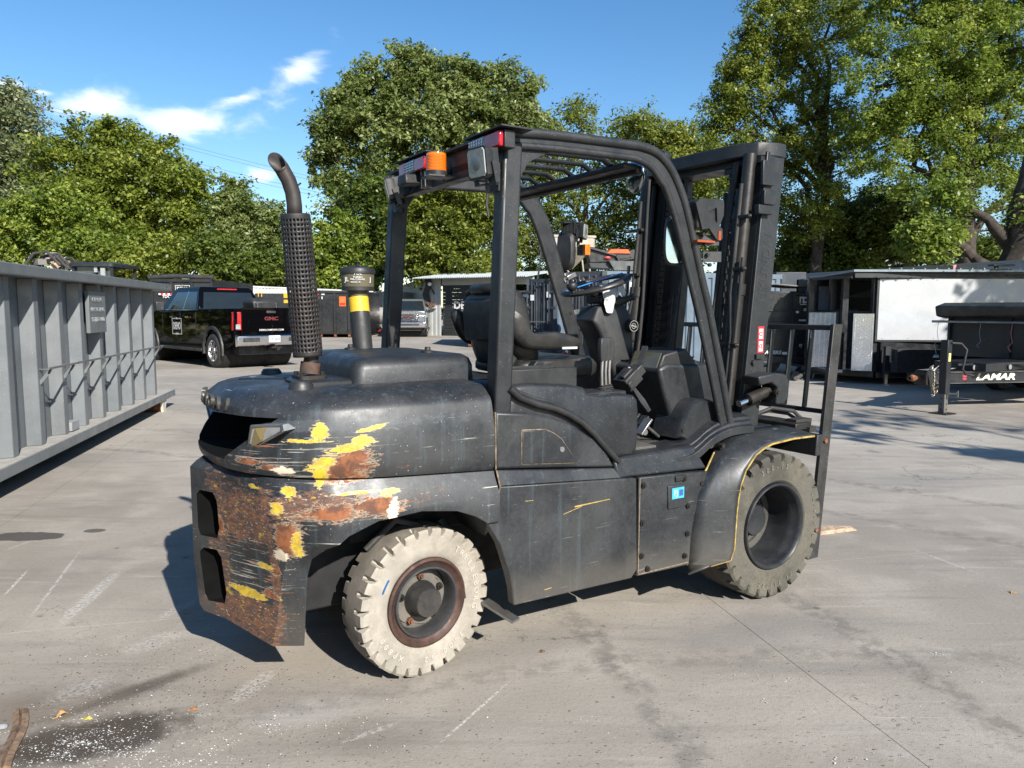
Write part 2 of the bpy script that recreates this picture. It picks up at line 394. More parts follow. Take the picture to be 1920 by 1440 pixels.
    # hairline scratches and specks of grit
    for k, (sc_, rz) in enumerate((((1.1,60,1),.6),((1.4,75,1),-.35),((1.2,66,1),1.25))):
        q = N.noise(N.mapping(v, sc_, (0,0,rz), (k*7.3,1,0)), 1.0, 2, .45, .25); mk = N.step(N.noise(v, .9+k*.37, 3), .54, .64)
        c = N.mix(N.m('MULTIPLY', N.m('MULTIPLY', N.step(q, .72, .745), mk), .5), c, (.5,.48,.45))
    sp = N.noise(v, 75, 2, .5); mk = N.step(N.noise(v, 1.1, 3), .45, .65)
    c = N.mix(N.m('MULTIPLY', N.step(sp, .70, .73), mk), c, (.55,.53,.5)); sp2 = N.noise(v, 62, 2, .5, 2); c = N.mix(N.m('MULTIPLY', N.step(sp2, .71, .75), .8), c, (.06,.055,.05))
    N.lk(c, b.inputs['Base Color']); N.lk(N.step(mid, .3, .7, .72, .92), b.inputs['Roughness']); b.inputs['Specular IOR Level'].default_value = .3
    h = N.m('ADD', N.m('MULTIPLY', fin, .5), N.m('MULTIPLY', N.noise(v, 150, 1, .6), .25))
    N.lk(N.bump(h, .35, .008), b.inputs['Normal'])
    return m
CONC = concrete('yard_concrete')
JOINT = mat('joint_filler', (.15,.137,.12), .95, bump=.5)
m = MB(); m.box(-240,240,-60,420,-.5,-.012); g0 = m.build('ground', CONC, smooth=0); tag(g0, kind='structure')
JA = R(13.5); U_ = Vector((math.cos(JA), math.sin(JA), 0)); V_ = Vector((-math.sin(JA), math.cos(JA), 0))
proto = None
m = MB(); m.box(0,4.197,0,4.197,-.10,0)
for i in range(-6, 8):
    for j in range(-1, 13):
        p = U_*(1.90+4.2*i)+V_*(-.4+4.2*j)
        if p.y > 44: continue
        if proto is None: proto = m.build('concrete_slab', CONC, g0, smooth=0, bevel=0); o = proto
        else: o = proto.copy(); COL.objects.link(o)
        o.location = p+(U_+V_)*.0015; o.rotation_euler = (0,0,JA)
m = MB(); m.box(-30,32,-8,50,-.12,-.0035); tag(m.build('joint_bed', JOINT, smooth=0), kind='structure')
# a second skin of ground beyond the slabs, flush with them
m = MB()
m.box(-240,240,44.5,420,-.2,-.004); 
tag(m.build('far_ground', CONC, smooth=0), kind='structure')

# white paint flakes in the dirt, bottom left
rs = np.random.RandomState(11); vs, fs = [], []
def flake(x, y, s, z=.0015):
    k = len(vs); n = rs.randint(3, 6); a0 = rs.rand()*6.28; tx, ty = (rs.rand(2)-.5)*.5
    for i in range(n):
        a = a0+6.283*i/n; r = s*(.6+.7*rs.rand()); X_, Y_ = math.cos(a)*r, math.sin(a)*r*.7; vs.append((x+X_, y+Y_, z+.003+tx*X_+ty*Y_))
    fs.append(tuple(range(k, k+n)))
for (px, py), sx_, sy_, n in (((150,1400),.22,.10,1000), ((230,1425),.28,.09,700), ((80,1435),.16,.06,500), ((330,1310),.5,.25,160), ((480,1280),.4,.2,90), ((100,1320),.5,.25,250), ((600,1400),.4,.12,90), ((230,1370),.30,.10,500), ((1100,1350),.9,.3,120), ((1600,1200),1.2,.5,120)):
    q = ground(px, py); cc = [(q.x+rs.randn()*sx_, q.y+rs.randn()*sy_, .012+.05*rs.rand()**2) for _ in range(max(6, n//18))]
    for _ in range(n):
        k_ = cc[rs.randint(len(cc))]; flake(k_[0]+rs.randn()*k_[2]*1.6, k_[1]+rs.randn()*k_[2]*.7, .0012+.0036*rs.rand()**2.5)
m = MB(); m.add(vs, fs); tag(m.build('paint_flakes', mat('white_flake', (.58,.57,.53), .8), smooth=0), kind='stuff')
# dark grit and crumbs
vs, fs = [], []
for _ in range(1600):
    q = ground(rs.uniform(-50,1950), 1440-abs(rs.randn())*170)
    flake(q.x, q.y, .0015+.003*rs.rand()**2)
for _ in range(900):
    q = ground(330+rs.randn()*170, 1290+rs.randn()*60); flake(q.x, q.y, .0015+.003*rs.rand()**2)
m = MB(); m.add(vs, fs); tag(m.build('yard_grit', mat('dark_grit', (.085,.07,.055), .95), smooth=0), kind='stuff')
# fallen leaves
def leaf(px, py, size, rot, col, label, curl=.3):
    q = ground(px, py); mb = MB(); n = 10; top = []
    pts = []
    for i in range(n+1):
        t = i/n; w = math.sin(math.pi*t**.8)*.42*(1+.18*math.sin(t*17)); pts.append((t-.5, w))
    rows = [[(x*size, s*w*size, (.003+curl*size*abs(s)*w*.6+curl*size*.25*math.sin(t*3.1+x))) for s in (-1,-.5,0,.5,1)] for (x, w), t in zip(pts, [i/n for i in range(n+1)])]
    mb.loft(rows, cap=False, closed=False); mb.tube([(-.5*size,0,.004),(-.75*size,.02*size,.004)], .0012, 5)
    o = mb.build('fallen_leaf', mat('leaf_'+col, {'tan': (.42,.24,.10), 'yellow': (.60,.50,.10), 'orange': (.48,.20,.06), 'brown': (.20,.12,.07)}[col], .7, var=.3, vs=60), None, q, (0,0,rot), solid=.0008)
    tag(o, label, 'leaf', 'dry leaves fallen on the concrete')
leaf(118,1343,.045,.8,'tan','curled tan leaf lying on the dark dirt patch, left one of two',.8)
leaf(165,1349,.032,.1,'yellow','small yellow leaf lying beside the white paint flakes')
leaf(364,1332,.030,.4,'orange','small orange leaf alone on the concrete between dirt patch and white rear tyre')
leaf(350,1150,.022,1.2,'tan','tiny tan leaf in front of the counterweight shadow')
leaf(1018,1223,.028,.2,'brown','small brown leaf on the concrete to the right of the cream tyre')
leaf(1900,1112,.035,.6,'tan','pale dry leaf near the right edge of the yard')
leaf(18,1408,.03,.9,'tan','pale tan leaf beside the broken wood strip')
# broken strip of wood / rubber at the lower left corner
a, q = ground(38, 1336), ground(12, 1445)
WOOD = mat('split_wood', (.16,.10,.06), .85, var=.5, vs=30, bump=.6, bs=40, dust=.4, dustcol=(.25,.20,.15))
m = MB(); d = (q-a).normalized(); s_ = Vector((-d.y, d.x, 0)); n = 9
rings = [[a+d*((q-a).length*t)+s_*(w*.024+.012*math.sin(t*5))+Vector((0,0,h)) for w, h in ((-1,.001),(1,.001),(1.05,.012),(.2,.018),(0,.010),(-.2,.020),(-1,.012))] for t in [i/n for i in range(n+1)]]
m.loft(rings); tag(m.build('wood_strip', WOOD), 'splintered brown strip of wood lying at the lower left corner', 'wood scrap')
q = ground(4, 1366); m = MB(); m.ball((q.x,q.y,.008), .016, 10, (1.3,1,.6)); tag(m.build('pebble', mat('stone', (.22,.22,.23), .8)), 'small grey pebble beside the wood strip', 'stone')
# broken board near the load backrest
a, q = ground(1560, 1000), ground(1603, 992)
m = MB(); m.hexa([a+Vector((-.1,-.05,.002)), q+Vector((0,-.04,.002)), q+Vector((.0,.01,.002)), a+Vector((-.1,.09,.002))], [a+Vector((-.1,-.05,.028)), q+Vector((-.03,-.03,.02)), q+Vector((-.03,.0,.02)), a+Vector((-.1,.09,.028))]); tag(m.build('wood_board', mat('pale_board', (.36,.25,.17), .85, var=.4, vs=30, bump=.5)), 'broken pale board on the concrete under the load backrest', 'board')
# ================================================================== FORKLIFT
FK = empty('forklift', (FL_X, FL_Y, 0), FL_YAW, 'black diesel forklift with rusty scraped counterweight, cream rear tyre and tall exhaust stack', 'forklift')
YC = .03                                    # centre line

# painted body: near-black paint, grey dust film, scratches; chips down to yellow coat and rust by place on the body
def body_paint(name, patches=(), scratch=.5, base=(.0085,.0100,.0122)):
    m, t, b = newmat(name); N = NT(t); v = N.obj()
    a = N.noise(v, 3.2, 6, .62, .3)
    c = N.mix(N.step(a, .3, .7), tuple(x*.75 for x in base), tuple(x*1.5 for x in base))
    dn = N.noise(v, 2.1, 6, .62, .5); gn = N.noise(v, 60, 4, .65)
    c = N.mix(N.m('MULTIPLY', N.step(N.m('ADD', dn, N.m('MULTIPLY', gn, .25)), .47, .82), .28), c, (.105,.105,.102))
    # run-down streaks, bluish chalk
    sv = N.mapping(v, (14, 14, .55)); s1 = N.noise(sv, 2.2, 3, .5)
    c = N.mix(N.m('MULTIPLY', N.step(s1, .56, .74), .30), c, (.07,.105,.12))
    # dirt near the bottom edge
    sx = N.n('ShaderNodeSeparateXYZ'); N.lk(v, sx.inputs[0]); X, Y, Z = sx.outputs
    zz = N.m('ADD', Z, N.m('MULTIPLY', N.noise(v, 5, 4), .18))
    c = N.mix(N.m('MULTIPLY', N.step(zz, .54, .36), .5), c, (.085,.075,.06))
    rough = N.step(N.noise(v, 7, 5, .65), .3, .75, .36, .60)
    # long thin scratches
    if scratch:
        for k, (rz, sc_) in enumerate((((.12), (1.2,1.2,75)), ((-.25), (1.6,1.6,110)), ((.5), (2.5,2.5,140)))):
            q = N.noise(N.mapping(v, sc_, (rz, rz, 0), (k*3.1, 0, 0)), 1.6, 2, .4)
            msk = N.step(N.noise(v, 5+k*2, 3), .52, .62)
            f = N.m('MULTIPLY', N.m('MULTIPLY', N.step(q, .715, .74), msk), scratch)
            c = N.mix(f, c, (.34,.33,.30))
        sp = N.noise(v, 150, 2, .5); c = N.mix(N.m('MULTIPLY', N.step(sp, .72, .75), scratch), c, (.42,.40,.34))
    U = N.m('SUBTRACT', X, N.m('MULTIPLY', Y, .9))      # runs round the tail of the truck
    JAG = None
    if patches:
        jag = N.noise(N.mapping(v, (.8,.8,2.4), (.05,.04,0)), 24, 8, .74, 1.2); jb = N.noise(v, 7, 2, .6, .4); jc = N.noise(N.mapping(v, (4,4,80), (.05,.05,0)), 1.3, 3, .6)
        JAG = N.m('ADD', N.m('ADD', N.m('MULTIPLY', jag, 1.9), N.m('MULTIPLY', jc, .7)), N.m('SUBTRACT', N.m('MULTIPLY', jb, .9), .75))
    def blob(u, z, su, sz, thr=0., tilt=0.):
        du = N.m('MULTIPLY', N.m('ABSOLUTE', N.m('SUBTRACT', U, u)), 1/su)
        dz = N.m('MULTIPLY', N.m('ABSOLUTE', N.m('SUBTRACT', N.m('SUBTRACT', Z, z-u*tilt), N.m('MULTIPLY', U, tilt))), 1/sz)
        d = N.m('SMOOTH_MAX', du, dz, .5) if sz > .1 else N.m('MULTIPLY', N.m('SQRT', N.m('ADD', N.m('MULTIPLY', du, du), N.m('MULTIPLY', dz, dz))), .90)
        return N.m('SUBTRACT', JAG, d)
    if patches:
        rn = N.noise(v, 19, 5, .68, .5); RUSTC = N.mix(N.step(rn, .38, .62), (.085,.034,.018), (.235,.080,.026)); RUSTC = N.mix(N.step(N.noise(N.mapping(v, (1,1,2)), 60, 4, .7), .58, .68), RUSTC, (.075,.045,.035)); YCOL = N.mix(N.step(N.noise(v, 33, 4, .7), .4, .6), (.38,.25,.03), (.54,.38,.03))
        rn = N.noise(N.mapping(v, (1,1,2.2)), 26, 6, .72, .8); BROWNC = N.mix(N.step(rn, .36, .64), (.045,.030,.026), (.16,.070,.035))
        BROWNC = N.mix(N.step(N.noise(N.mapping(v, (1,1,3), (.3,0,0)), 52, 4, .66), .60, .66), BROWNC, (.34,.31,.26))
        BROWNC = N.mix(N.step(N.noise(N.mapping(v, (1,1,2), (0,0,0), (3,1,0)), 14, 5, .7), .60, .64), BROWNC, (.32,.21,.03))
        SQ1 = N.step(N.noise(N.mapping(v, (3,3,95), (.06,.05,0)), 1.4, 4, .6), .585, .63); SQ2 = N.step(N.noise(N.mapping(v, (4,4,60), (-.1,.1,0), (4,1,2)), 1.4, 4, .6), .63, .68)
    for kind, u, z, su, sz, tilt, den in patches:
        e = blob(u, z, su, sz, 0, tilt)
        if kind == 'yellow':
            c = N.mix(N.step(e, .27, .31), c, (.42,.36,.22)); c = N.mix(N.step(e, .33, .38), c, YCOL)
        elif kind == 'rust':
            rc = RUSTC
            c = N.mix(N.m('MULTIPLY', N.step(e, .20, .27), .7), c, (.42,.34,.24)); c = N.mix(N.step(e, .28, .36), c, rc)
            rough = N.m('MAXIMUM', rough, N.m('MULTIPLY', N.step(e, .28, .33), .8))
        elif kind == 'brown':
            rc = BROWNC
            f = N.step(e, .2, .3)
            c = N.mix(N.m('MULTIPLY', f, den), c, rc); rough = N.m('MAXIMUM', rough, N.m('MULTIPLY', f, .75))
        elif kind == 'scrape':                       # many thin pale gouges, nearly level
            f = N.m('MULTIPLY', N.step(e, .1, .5), SQ1)
            c = N.mix(N.m('MULTIPLY', f, den*.75), c, (.40,.37,.32))
            f = N.m('MULTIPLY', N.step(e, .1, .5), SQ2)
            c = N.mix(N.m('MULTIPLY', f, den), c, (.28,.10,.04))
        elif kind == 'cream':
            c = N.mix(N.step(e, .30, .34), c, (.60,.50,.38))
        elif kind == 'pale':
            c = N.mix(N.m('MULTIPLY', N.step(e, .2, .5), den), c, (.20,.23,.25))
    N.lk(c, b.inputs['Base Color']); N.lk(rough, b.inputs['Roughness'])
    b.inputs['Specular IOR Level'].default_value = .55
    N.lk(N.bump(N.m('ADD', N.m('MULTIPLY', N.noise(v, 45, 4, .6), .5), N.noise(v, 9, 3, .5)), .12, .006), b.inputs['Normal'])
    return m
CW_PATCH = [  # kind, u = x-.9y, z, half sizes, tilt, density
    ('pale', .10, 1.09, .75, .03, 0, .12),
    ('scrape', -.42, .55, .34, .33, 0, 1.), ('scrape', -.05, .95, .45, .12, 0, .7), ('scrape', -.05, .78, .40, .08, 0, .8),
    ('brown', -.42, .735, .30, .130, .0, 1.), ('brown', .02, .79, .50, .065, .0, 1.), ('brown', -.47, .30, .30, .11, -.10, 1.), ('brown', -.235, .50, .045, .30, 0, .9), ('brown', -.64, .60, .10, .40, 0, .6),
    ('rust', .12, .775, .17, .045, 0, 1), ('rust', .30, .785, .14, .050, -.1, 1), ('rust', -.12, .675, .11, .085, .1, 1),
    ('rust', .165, .940, .165, .072, .10, 1), ('rust', -.33, .955, .09, .013, 0, 1), ('rust', -.20, .937, .08, .012, 0, 1), ('rust', -.24, .53, .05, .028, 0, 1), ('rust', -.27, .42, .08, .022, -.1, 1), ('rust', -.62, .66, .05, .05, 0, 1),
    ('cream', -.13, .928, .075, .020, 0, 1), ('cream', -.19, .60, .06, .028, 0, 1), ('cream', .37, .765, .03, .06, 0, 1),
    ('yellow', .050, .950, .085, .032, .25, 1), ('yellow', .035, .915, .045, .048, 0, 1), ('yellow', .17, 1.008, .12, .018, .10, 1), ('yellow', .23, 1.03, .05, .022, 0, 1),
    ('yellow', .345, .828, .065, .020, 0, 1), ('yellow', .20, .838, .13, .008, 0, 1), ('yellow', -.115, .850, .045, .030, 0, 1), ('yellow', -.17, .79, .05, .035, .0, .9), ('yellow', -.075, .66, .038, .065, .5, 1),
    ('yellow', .035, 1.070, .048, .045, 0, 1), ('yellow', -.035, 1.035, .13, .010, 0, 1), ('yellow', .27, 1.075, .07, .010, .15, 1),
    ('yellow', -.45, .405, .18, .024, -.06, 1), ('yellow', -.30, .535, .08, .016, -.06, 1), ('yellow', -.33, .855, .035, .012, 0, 1)]
PAINT_CW = body_paint('worn_paint_counterweight', CW_PATCH, 1.)
PAINT = body_paint('worn_black_paint', (), .35)
PAINT_TOP = mat('dusty_black_cowl', (.0105,.0120,.0140), .44, dust=.16, dustcol=(.10,.10,.10), streak=.06, speck=.22, bump=.1)
EDGEY = mat('worn_yellow_edge', (.36,.25,.06), .6, var=.4, vs=30, dust=.5, dustcol=(.06,.05,.04))
SEAMM = mat('dirty_seam', (.16,.12,.08), .9, var=.5, vs=40)

# ---- counterweight: right half outline at each height, mirrored about the centre line
def ring(z, A, B, Cc, D, E_, F_, lift=0):
    half = [A, B, Cc, D, E_, F_]
    pts = []
    def fine(ps):
        out_ = []
        for i in range(len(ps)-1):
            for k in range(4):
                t = k/4; out_.append((ps[i][0]*(1-t)+ps[i+1][0]*t, ps[i][1]*(1-t)+ps[i+1][1]*t, ps[i][2]*(1-t)+ps[i+1][2]*t))
        out_.append(ps[-1]); return out_
    zz = [z+lift, z+lift*.75, z, z, z, z]
    right = fine([(p[0], p[1], q) for p, q in zip(half, zz)])       # centre rear -> front right
    left = [(x, 2*YC-y, q) for x, y, q in right]
    return right[::-1] + left[1:]                                   # front right ... rear ... front left
LOW = [ring(.205, (-.77,YC), (-.70,-.07), (-.582,-.325), (-.453,-.40), (-.2,-.42), (.262,-.44), .06),
       ring(.30, (-.785,YC), (-.71,-.07), (-.572,-.355), (-.458,-.415), (-.2,-.46), (.262,-.48)),
       ring(.50, (-.80,YC), (-.725,-.08), (-.558,-.415), (-.46,-.455), (-.2,-.50), (.262,-.52)),
       ring(.575, (-.80,YC), (-.73,-.085), (-.552,-.445), (-.450,-.468), (-.2,-.52), (.262,-.54)),
       ring(.655, (-.80,YC), (-.733,-.09), (-.565,-.475), (-.40,-.598), (-.2,-.625), (.262,-.645)),
       ring(.765, (-.80,YC), (-.738,-.09), (-.598,-.455), (-.41,-.60), (-.2,-.632), (.262,-.65)),
       ring(.878, (-.80,YC), (-.74,-.10), (-.615,-.42), (-.44,-.555), (-.2,-.59), (.262,-.61)),
       ring(.902, (-.775,YC), (-.72,-.10), (-.60,-.41), (-.425,-.545), (-.2,-.58), (.262,-.60))]
LOW = [[(x, y, z-(.045*(x+.75) if z > .87 else 0)) for x, y, z in r] for r in LOW]
m = MB(); m.loft(LOW)
cw = m.build('counterweight', PAINT_CW, FK, smooth=26)
ARCH = [(-.475,.0), (-.475,.50), (-.462,.57), (-.43,.63), (-.36,.685), (-.25,.73), (-.08,.745), (.07,.725), (.155,.69), (.20,.66), (.27,.55), (.315,.42), (.335,.34), (.345,.0)]
k1 = MB(); k1.prism(ARCH, 'y', -.9, -.10); k1 = k1.build('k', DRK, smooth=0)  # dark arch lining: grime and shade both put into its colour
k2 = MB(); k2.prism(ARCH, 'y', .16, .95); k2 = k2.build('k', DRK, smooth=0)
# the tail grille: two tall openings with a rounded bar across
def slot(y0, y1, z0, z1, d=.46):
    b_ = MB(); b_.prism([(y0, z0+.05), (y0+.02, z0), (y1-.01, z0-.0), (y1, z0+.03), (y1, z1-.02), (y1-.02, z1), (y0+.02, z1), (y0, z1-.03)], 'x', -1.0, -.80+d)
    return b_.build('k', SHADE, smooth=0)  # pocket walls take the near-black, shade included in the colour
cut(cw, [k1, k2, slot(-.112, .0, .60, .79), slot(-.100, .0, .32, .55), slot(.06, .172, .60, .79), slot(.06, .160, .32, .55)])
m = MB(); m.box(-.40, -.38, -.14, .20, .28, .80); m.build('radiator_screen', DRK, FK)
m = MB()
for z in (.66, .72): m.bar((-.66, -.10, z), (-.66, .0, z-.01), .05, .012)
for z in (.38, .44): m.bar((-.66, -.10, z), (-.66, .0, z-.01), .05, .012)
m.split('grille_fin', BLK, FK)

# ---- rear hood: rounded tail with a lip over a recess for the lamps
def hr(z, Xr, W, Xc, n=2.5, F_=.262, N_=26, wf=None):
    r = []; 
    for i in range(N_+1):
        t = math.pi*i/N_; c_, s_ = math.cos(t), math.sin(t)
        y = YC - W*math.copysign(abs(c_)**(2/n), c_); x = Xc-(Xc-Xr)*abs(s_)**(2/n); r.append((x, y, z))
    wf = W if wf is None else wf
    r = [(F_, YC-wf, z), (F_*.5, YC-wf*.5-W*.5, z)] + r + [(F_*.5, YC+wf*.5+W*.5, z), (F_, YC+wf, z)]
    return r
def shear(r, k): return [(x, y, z-k*(x+.75)) for x, y, z in r]
U1 = [shear(hr(.912, -.740, .612, -.10, 2.5, wf=.622), .052), shear(hr(.932, -.748, .622, -.10, 2.5, wf=.635), .052), shear(hr(.965, -.750, .630, -.10, 2.5, wf=.64), .035), hr(1.04, -.735, .628, -.08, 2.4, wf=.637), hr(1.10, -.728, .614, -.08, 2.5, wf=.624), hr(1.140, -.722, .603, -.08, 2.5, wf=.613)]
U2 = [hr(1.158, -.716, .594, -.08, 2.45, wf=.604), hr(1.196, -.672, .545, -.05, 2.4, wf=.556), hr(1.206, -.650, .520, -.03, 2.3, wf=.53), hr(1.214, -.56, .44, .0, 2.2, wf=.45), hr(1.220, -.45, .30, .0, 2.2, wf=.30)]
m = MB(); m.loft(U1+U2)
hood = m.build('rear_hood', PAINT_CW, FK, smooth=32)
# recess cutter: open to the rear, ends behind the corner lamps
kk = MB()
oA = [(-1.2,-.60), (-.60,-.50), (-.46,-.36), (-.44,-.2), (-.44, .26), (-.46,.42), (-.60,.56), (-1.2,.66)]
oB = [(-1.2,-.30), (-.72,-.24), (-.58,-.16), (-.52,-.1), (-.52, .16), (-.58,.22), (-.72,.30), (-1.2,.36)]
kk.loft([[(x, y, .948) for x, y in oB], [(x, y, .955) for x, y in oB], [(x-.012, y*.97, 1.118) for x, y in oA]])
kk = kk.build('k', SHADE, smooth=0)  # recess walls near-black, their shade put into the colour
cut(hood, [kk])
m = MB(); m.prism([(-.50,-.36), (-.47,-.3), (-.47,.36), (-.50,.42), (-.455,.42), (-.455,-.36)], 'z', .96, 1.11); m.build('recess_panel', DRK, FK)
# raised letters round the tail of the hood
for i, ch in enumerate('HYUNDAI'):
    yy = YC + .235 - i*.078
    tt = (yy-YC)/.60; xx = -.05-(.672)*max(0, 1-abs(tt)**2.35)**(1/2.35)
    e = .02; t2 = (yy+e-YC)/.60; x2 = -.05-(.672)*max(0, 1-abs(t2)**2.35)**(1/2.35)
    text(ch, .066, PAINT_CW, FK, (xx-.004, yy, 1.150), basis((xx-x2, -e, 0), (.14, 0, 1)), .007, .02, 'raised_letter', sx=1.15)
# tail lamps in the recess corners
LP = [fl(472,799,'z',1.094), fl(500,797,'z',1.099), fl(528,797,'z',1.100), fl(530,809,'z',1.083), fl(498,827,'z',1.035), fl(464,846,'z',.985)]
def lampbox(mir):
    F_ = [Vector((p.x, 2*YC-p.y if mir else p.y, p.z)) for p in LP]; inn = Vector((.09, -.07 if mir else .07, 0))
    mb = MB(); mb.loft([[p for p in F_], [p+inn for p in F_]]); L = mb.build('tail_lamp', CLR, FK, smooth=20)
    q = MB(); q.tube(F_+[F_[0]], .0055, 6); q.build('lamp_bezel', mat('dull_chrome', (.30,.30,.29), .3, metal=.9), L, smooth=0)
    out_ = -inn.normalized()*.003
    g1_ = [F_[0].lerp(F_[2], .12), F_[0].lerp(F_[2], .50), F_[5].lerp(F_[3], .42), F_[5].lerp(F_[3], .10)]
    g1_ = [p+(F_[0]-F_[5])*(-.06 if i < 2 else .06) for i, p in enumerate(g1_)]
    q = MB(); q.hexa([p+out_ for p in g1_], [p-out_ for p in g1_]); q.build('amber_reflector', mat('dull_amber_lens', (.22,.17,.07), .3, coat=.5), L, smooth=0)
    return L
lampbox(False); lampbox(True)

# engine hood bump
def rr(x0, x1, y0, y1, z, r, n=4):
    o_ = []
    for cx, cy, a0 in ((x1-r, y1-r, 0), (x0+r, y1-r, 90), (x0+r, y0+r, 180), (x1-r, y0+r, 270)):
        for i in range(n+1):
            a = R(a0+90*i/n); o_.append((cx+r*math.cos(a), cy+r*math.sin(a), z))
    return o_
m = MB(); m.loft([rr(-.235,.335,-.335,.40,1.19,.05), rr(-.23,.332,-.332,.395,1.275,.05), rr(-.215,.322,-.32,.385,1.305,.05), rr(-.185,.30,-.29,.36,1.322,.05), rr(-.10,.22,-.21,.28,1.328,.05)])
m.build('engine_hood', PAINT_TOP, FK, smooth=50)
m = MB(); m.lathe([(.001,.0),(.028,.0),(.028,.012),(.014,.016),(.012,.03),(.001,.03)], 'z', 12, (.16,-.20,1.323)); m.build('hood_catch', BLKP, FK)
m = MB(); m.lathe([(.001,.0),(.028,.0),(.028,.012),(.014,.016),(.012,.03),(.001,.03)], 'z', 12, (-.05,.20,1.323)); m.build('hood_catch', BLKP, FK)
# deck ridges and small caps near the exhaust
m = MB(); m.loft([rr(-.44,-.20,-.30,-.06,1.20,.03), rr(-.44,-.20,-.30,-.06,1.228,.03), rr(-.425,-.215,-.285,-.075,1.236,.03)]); m.build('exhaust_plinth', PAINT_TOP, FK, smooth=40)
m = MB(); m.lathe([(.05,-.02),(.046,.02),(.036,.034),(.001,.036)], 'z', 16, (-.44,-.315,1.205)); m.build('rubber_cap', BLKP, FK)
m = MB(); m.lathe([(.05,-.02),(.046,.02),(.036,.034),(.001,.036)], 'z', 16, (-.38,.36,1.205)); m.build('rubber_cap', BLKP, FK)
m = MB(); m.bar((-.56,.18,1.208), (-.36,-.06,1.222), .03, .02); m.build('deck_ridge', PAINT_TOP, FK, bevel=.004)

# ---- exhaust stack
EX = empty('k', (0,0,0)); bpy.data.objects.remove(EX)
ey = -.17
e0 = fl(580, 700, 'y', ey); e1 = fl(584, 668, 'y', ey); e2 = fl(553, 402, 'y', ey); 
m = MB(); m.tube([e0, e1+Vector((0,0,.05))], .033, 18)
def offp(p, r): return p
c_pts = [fl(x_, y_, 'y', ey) for x_, y_ in ((553,420), (552,385), (549,362), (541,338), (528,315), (515,298))]
stack = MB(); stack.tube([e0]+[e1]+c_pts[:1], .030, 18); stack.tube(c_pts, .030, 18, cap=False)
d_t = (c_pts[-1]-c_pts[-2]).normalized(); cam_s = Vector((_O.x-c_pts[-1].x, _O.y-c_pts[-1].y, -.4)).normalized()
for i_ in range(len(stack.v)-18, len(stack.v)):      # slanted mouth
    off_ = Vector(stack.v[i_])-c_pts[-1]; stack.v[i_] = tuple(Vector(stack.v[i_])-d_t*(off_.dot(cam_s)*1.25+.012))
so = stack.build('exhaust_pipe', mat('heated_pipe', (.034,.030,.028), .5, metal=.3, var=.3, vs=12, dust=.35, dustcol=(.075,.038,.024)), FK, smooth=60)
md = so.modifiers.new('t', 'SOLIDIFY'); md.thickness = .004; md.offset = -1
m = MB(); tip = c_pts[-1]; d_ = (tip-c_pts[-2]).normalized(); m.cyl(tip-d_*.13, tip-d_*.125, .026); m.build('pipe_inner_disc', DRK, FK)  # dark disc set inside the pipe behind its mouth
m = MB(); m.loft([rr(e0.x-.06, e0.x+.06, ey-.06, ey+.06, e0.z-.02, .02), rr(e0.x-.06, e0.x+.06, ey-.06, ey+.06, e0.z-.006, .02)])
for sx_ in (-1,1):
    for sy_ in (-1,1): m.hexnut((e0.x+sx_*.042, ey+sy_*.042, e0.z-.006), (e0.x+sx_*.042, ey+sy_*.042, e0.z+.008), .01)
m.build('exhaust_flange', GREASE, FK)
m = MB(); m.tube([e0, e0*.35+e1*.65], .040, 18); m.build('rusty_collar', mat('dull_rust', (.07,.038,.026), .7, var=.4, vs=20, dust=.4, dustcol=(.03,.027,.025)), FK)
def perforated(a, b, r, nc, nr, hole=.36):
    mb = MB(); d = (b-a); L = d.length; d.normalize(); x = d.cross(Vector((0,1,0))).normalized(); y = d.cross(x)
    def P(u, v): 
        t = 2*math.pi*u/nc; return a+d*(v/nr*L)+x*(math.cos(t)*r)+y*(math.sin(t)*r)
    for i in range(nc):
        for j in range(nr):
            out_ = [(-.5,-.5),(0,-.5),(.5,-.5),(.5,0),(.5,.5),(0,.5),(-.5,.5),(-.5,0)]
            vs = [P(i+.5+u, j+.5+v) for u, v in out_]
            if 1 <= j < nr-1:
                inn = [(hole*math.cos(R(225+45*k)), hole*math.sin(R(225+45*k))) for k in range(8)]
                vs += [P(i+.5+u, j+.5+v) for u, v in inn]
                mb.add(vs, [(k, (k+1)%8, 8+(k+1)%8, 8+k) for k in range(8)])
            else: mb.add(vs, [(0,1,2,3,4,5,6,7)])
    bmm = mb
    return bmm
gtop = fl(553, 402, 'y', ey); gbot = fl(577, 668, 'y', ey)
pg = perforated(gbot, gtop, .058, 24, 31, .31).build('heat_shield', mat('perforated_steel', (.027,.026,.026), .5, metal=.3, var=.25, dust=.3, dustcol=(.06,.036,.026)), FK, smooth=60)
bm = bmesh.new(); bm.from_mesh(pg.data); bmesh.ops.remove_doubles(bm, verts=bm.verts, dist=.0004); bm.to_mesh(pg.data); bm.free()
md = pg.modifiers.new('t', 'SOLIDIFY'); md.thickness = .003
mm_ = MB(); mm_.cyl(gbot, gtop, .040, n=18); mm_.build('muffler_core', mat('muffler', (.04,.035,.03), .6, metal=.3, dust=.5, dustcol=(.15,.07,.03)), FK)

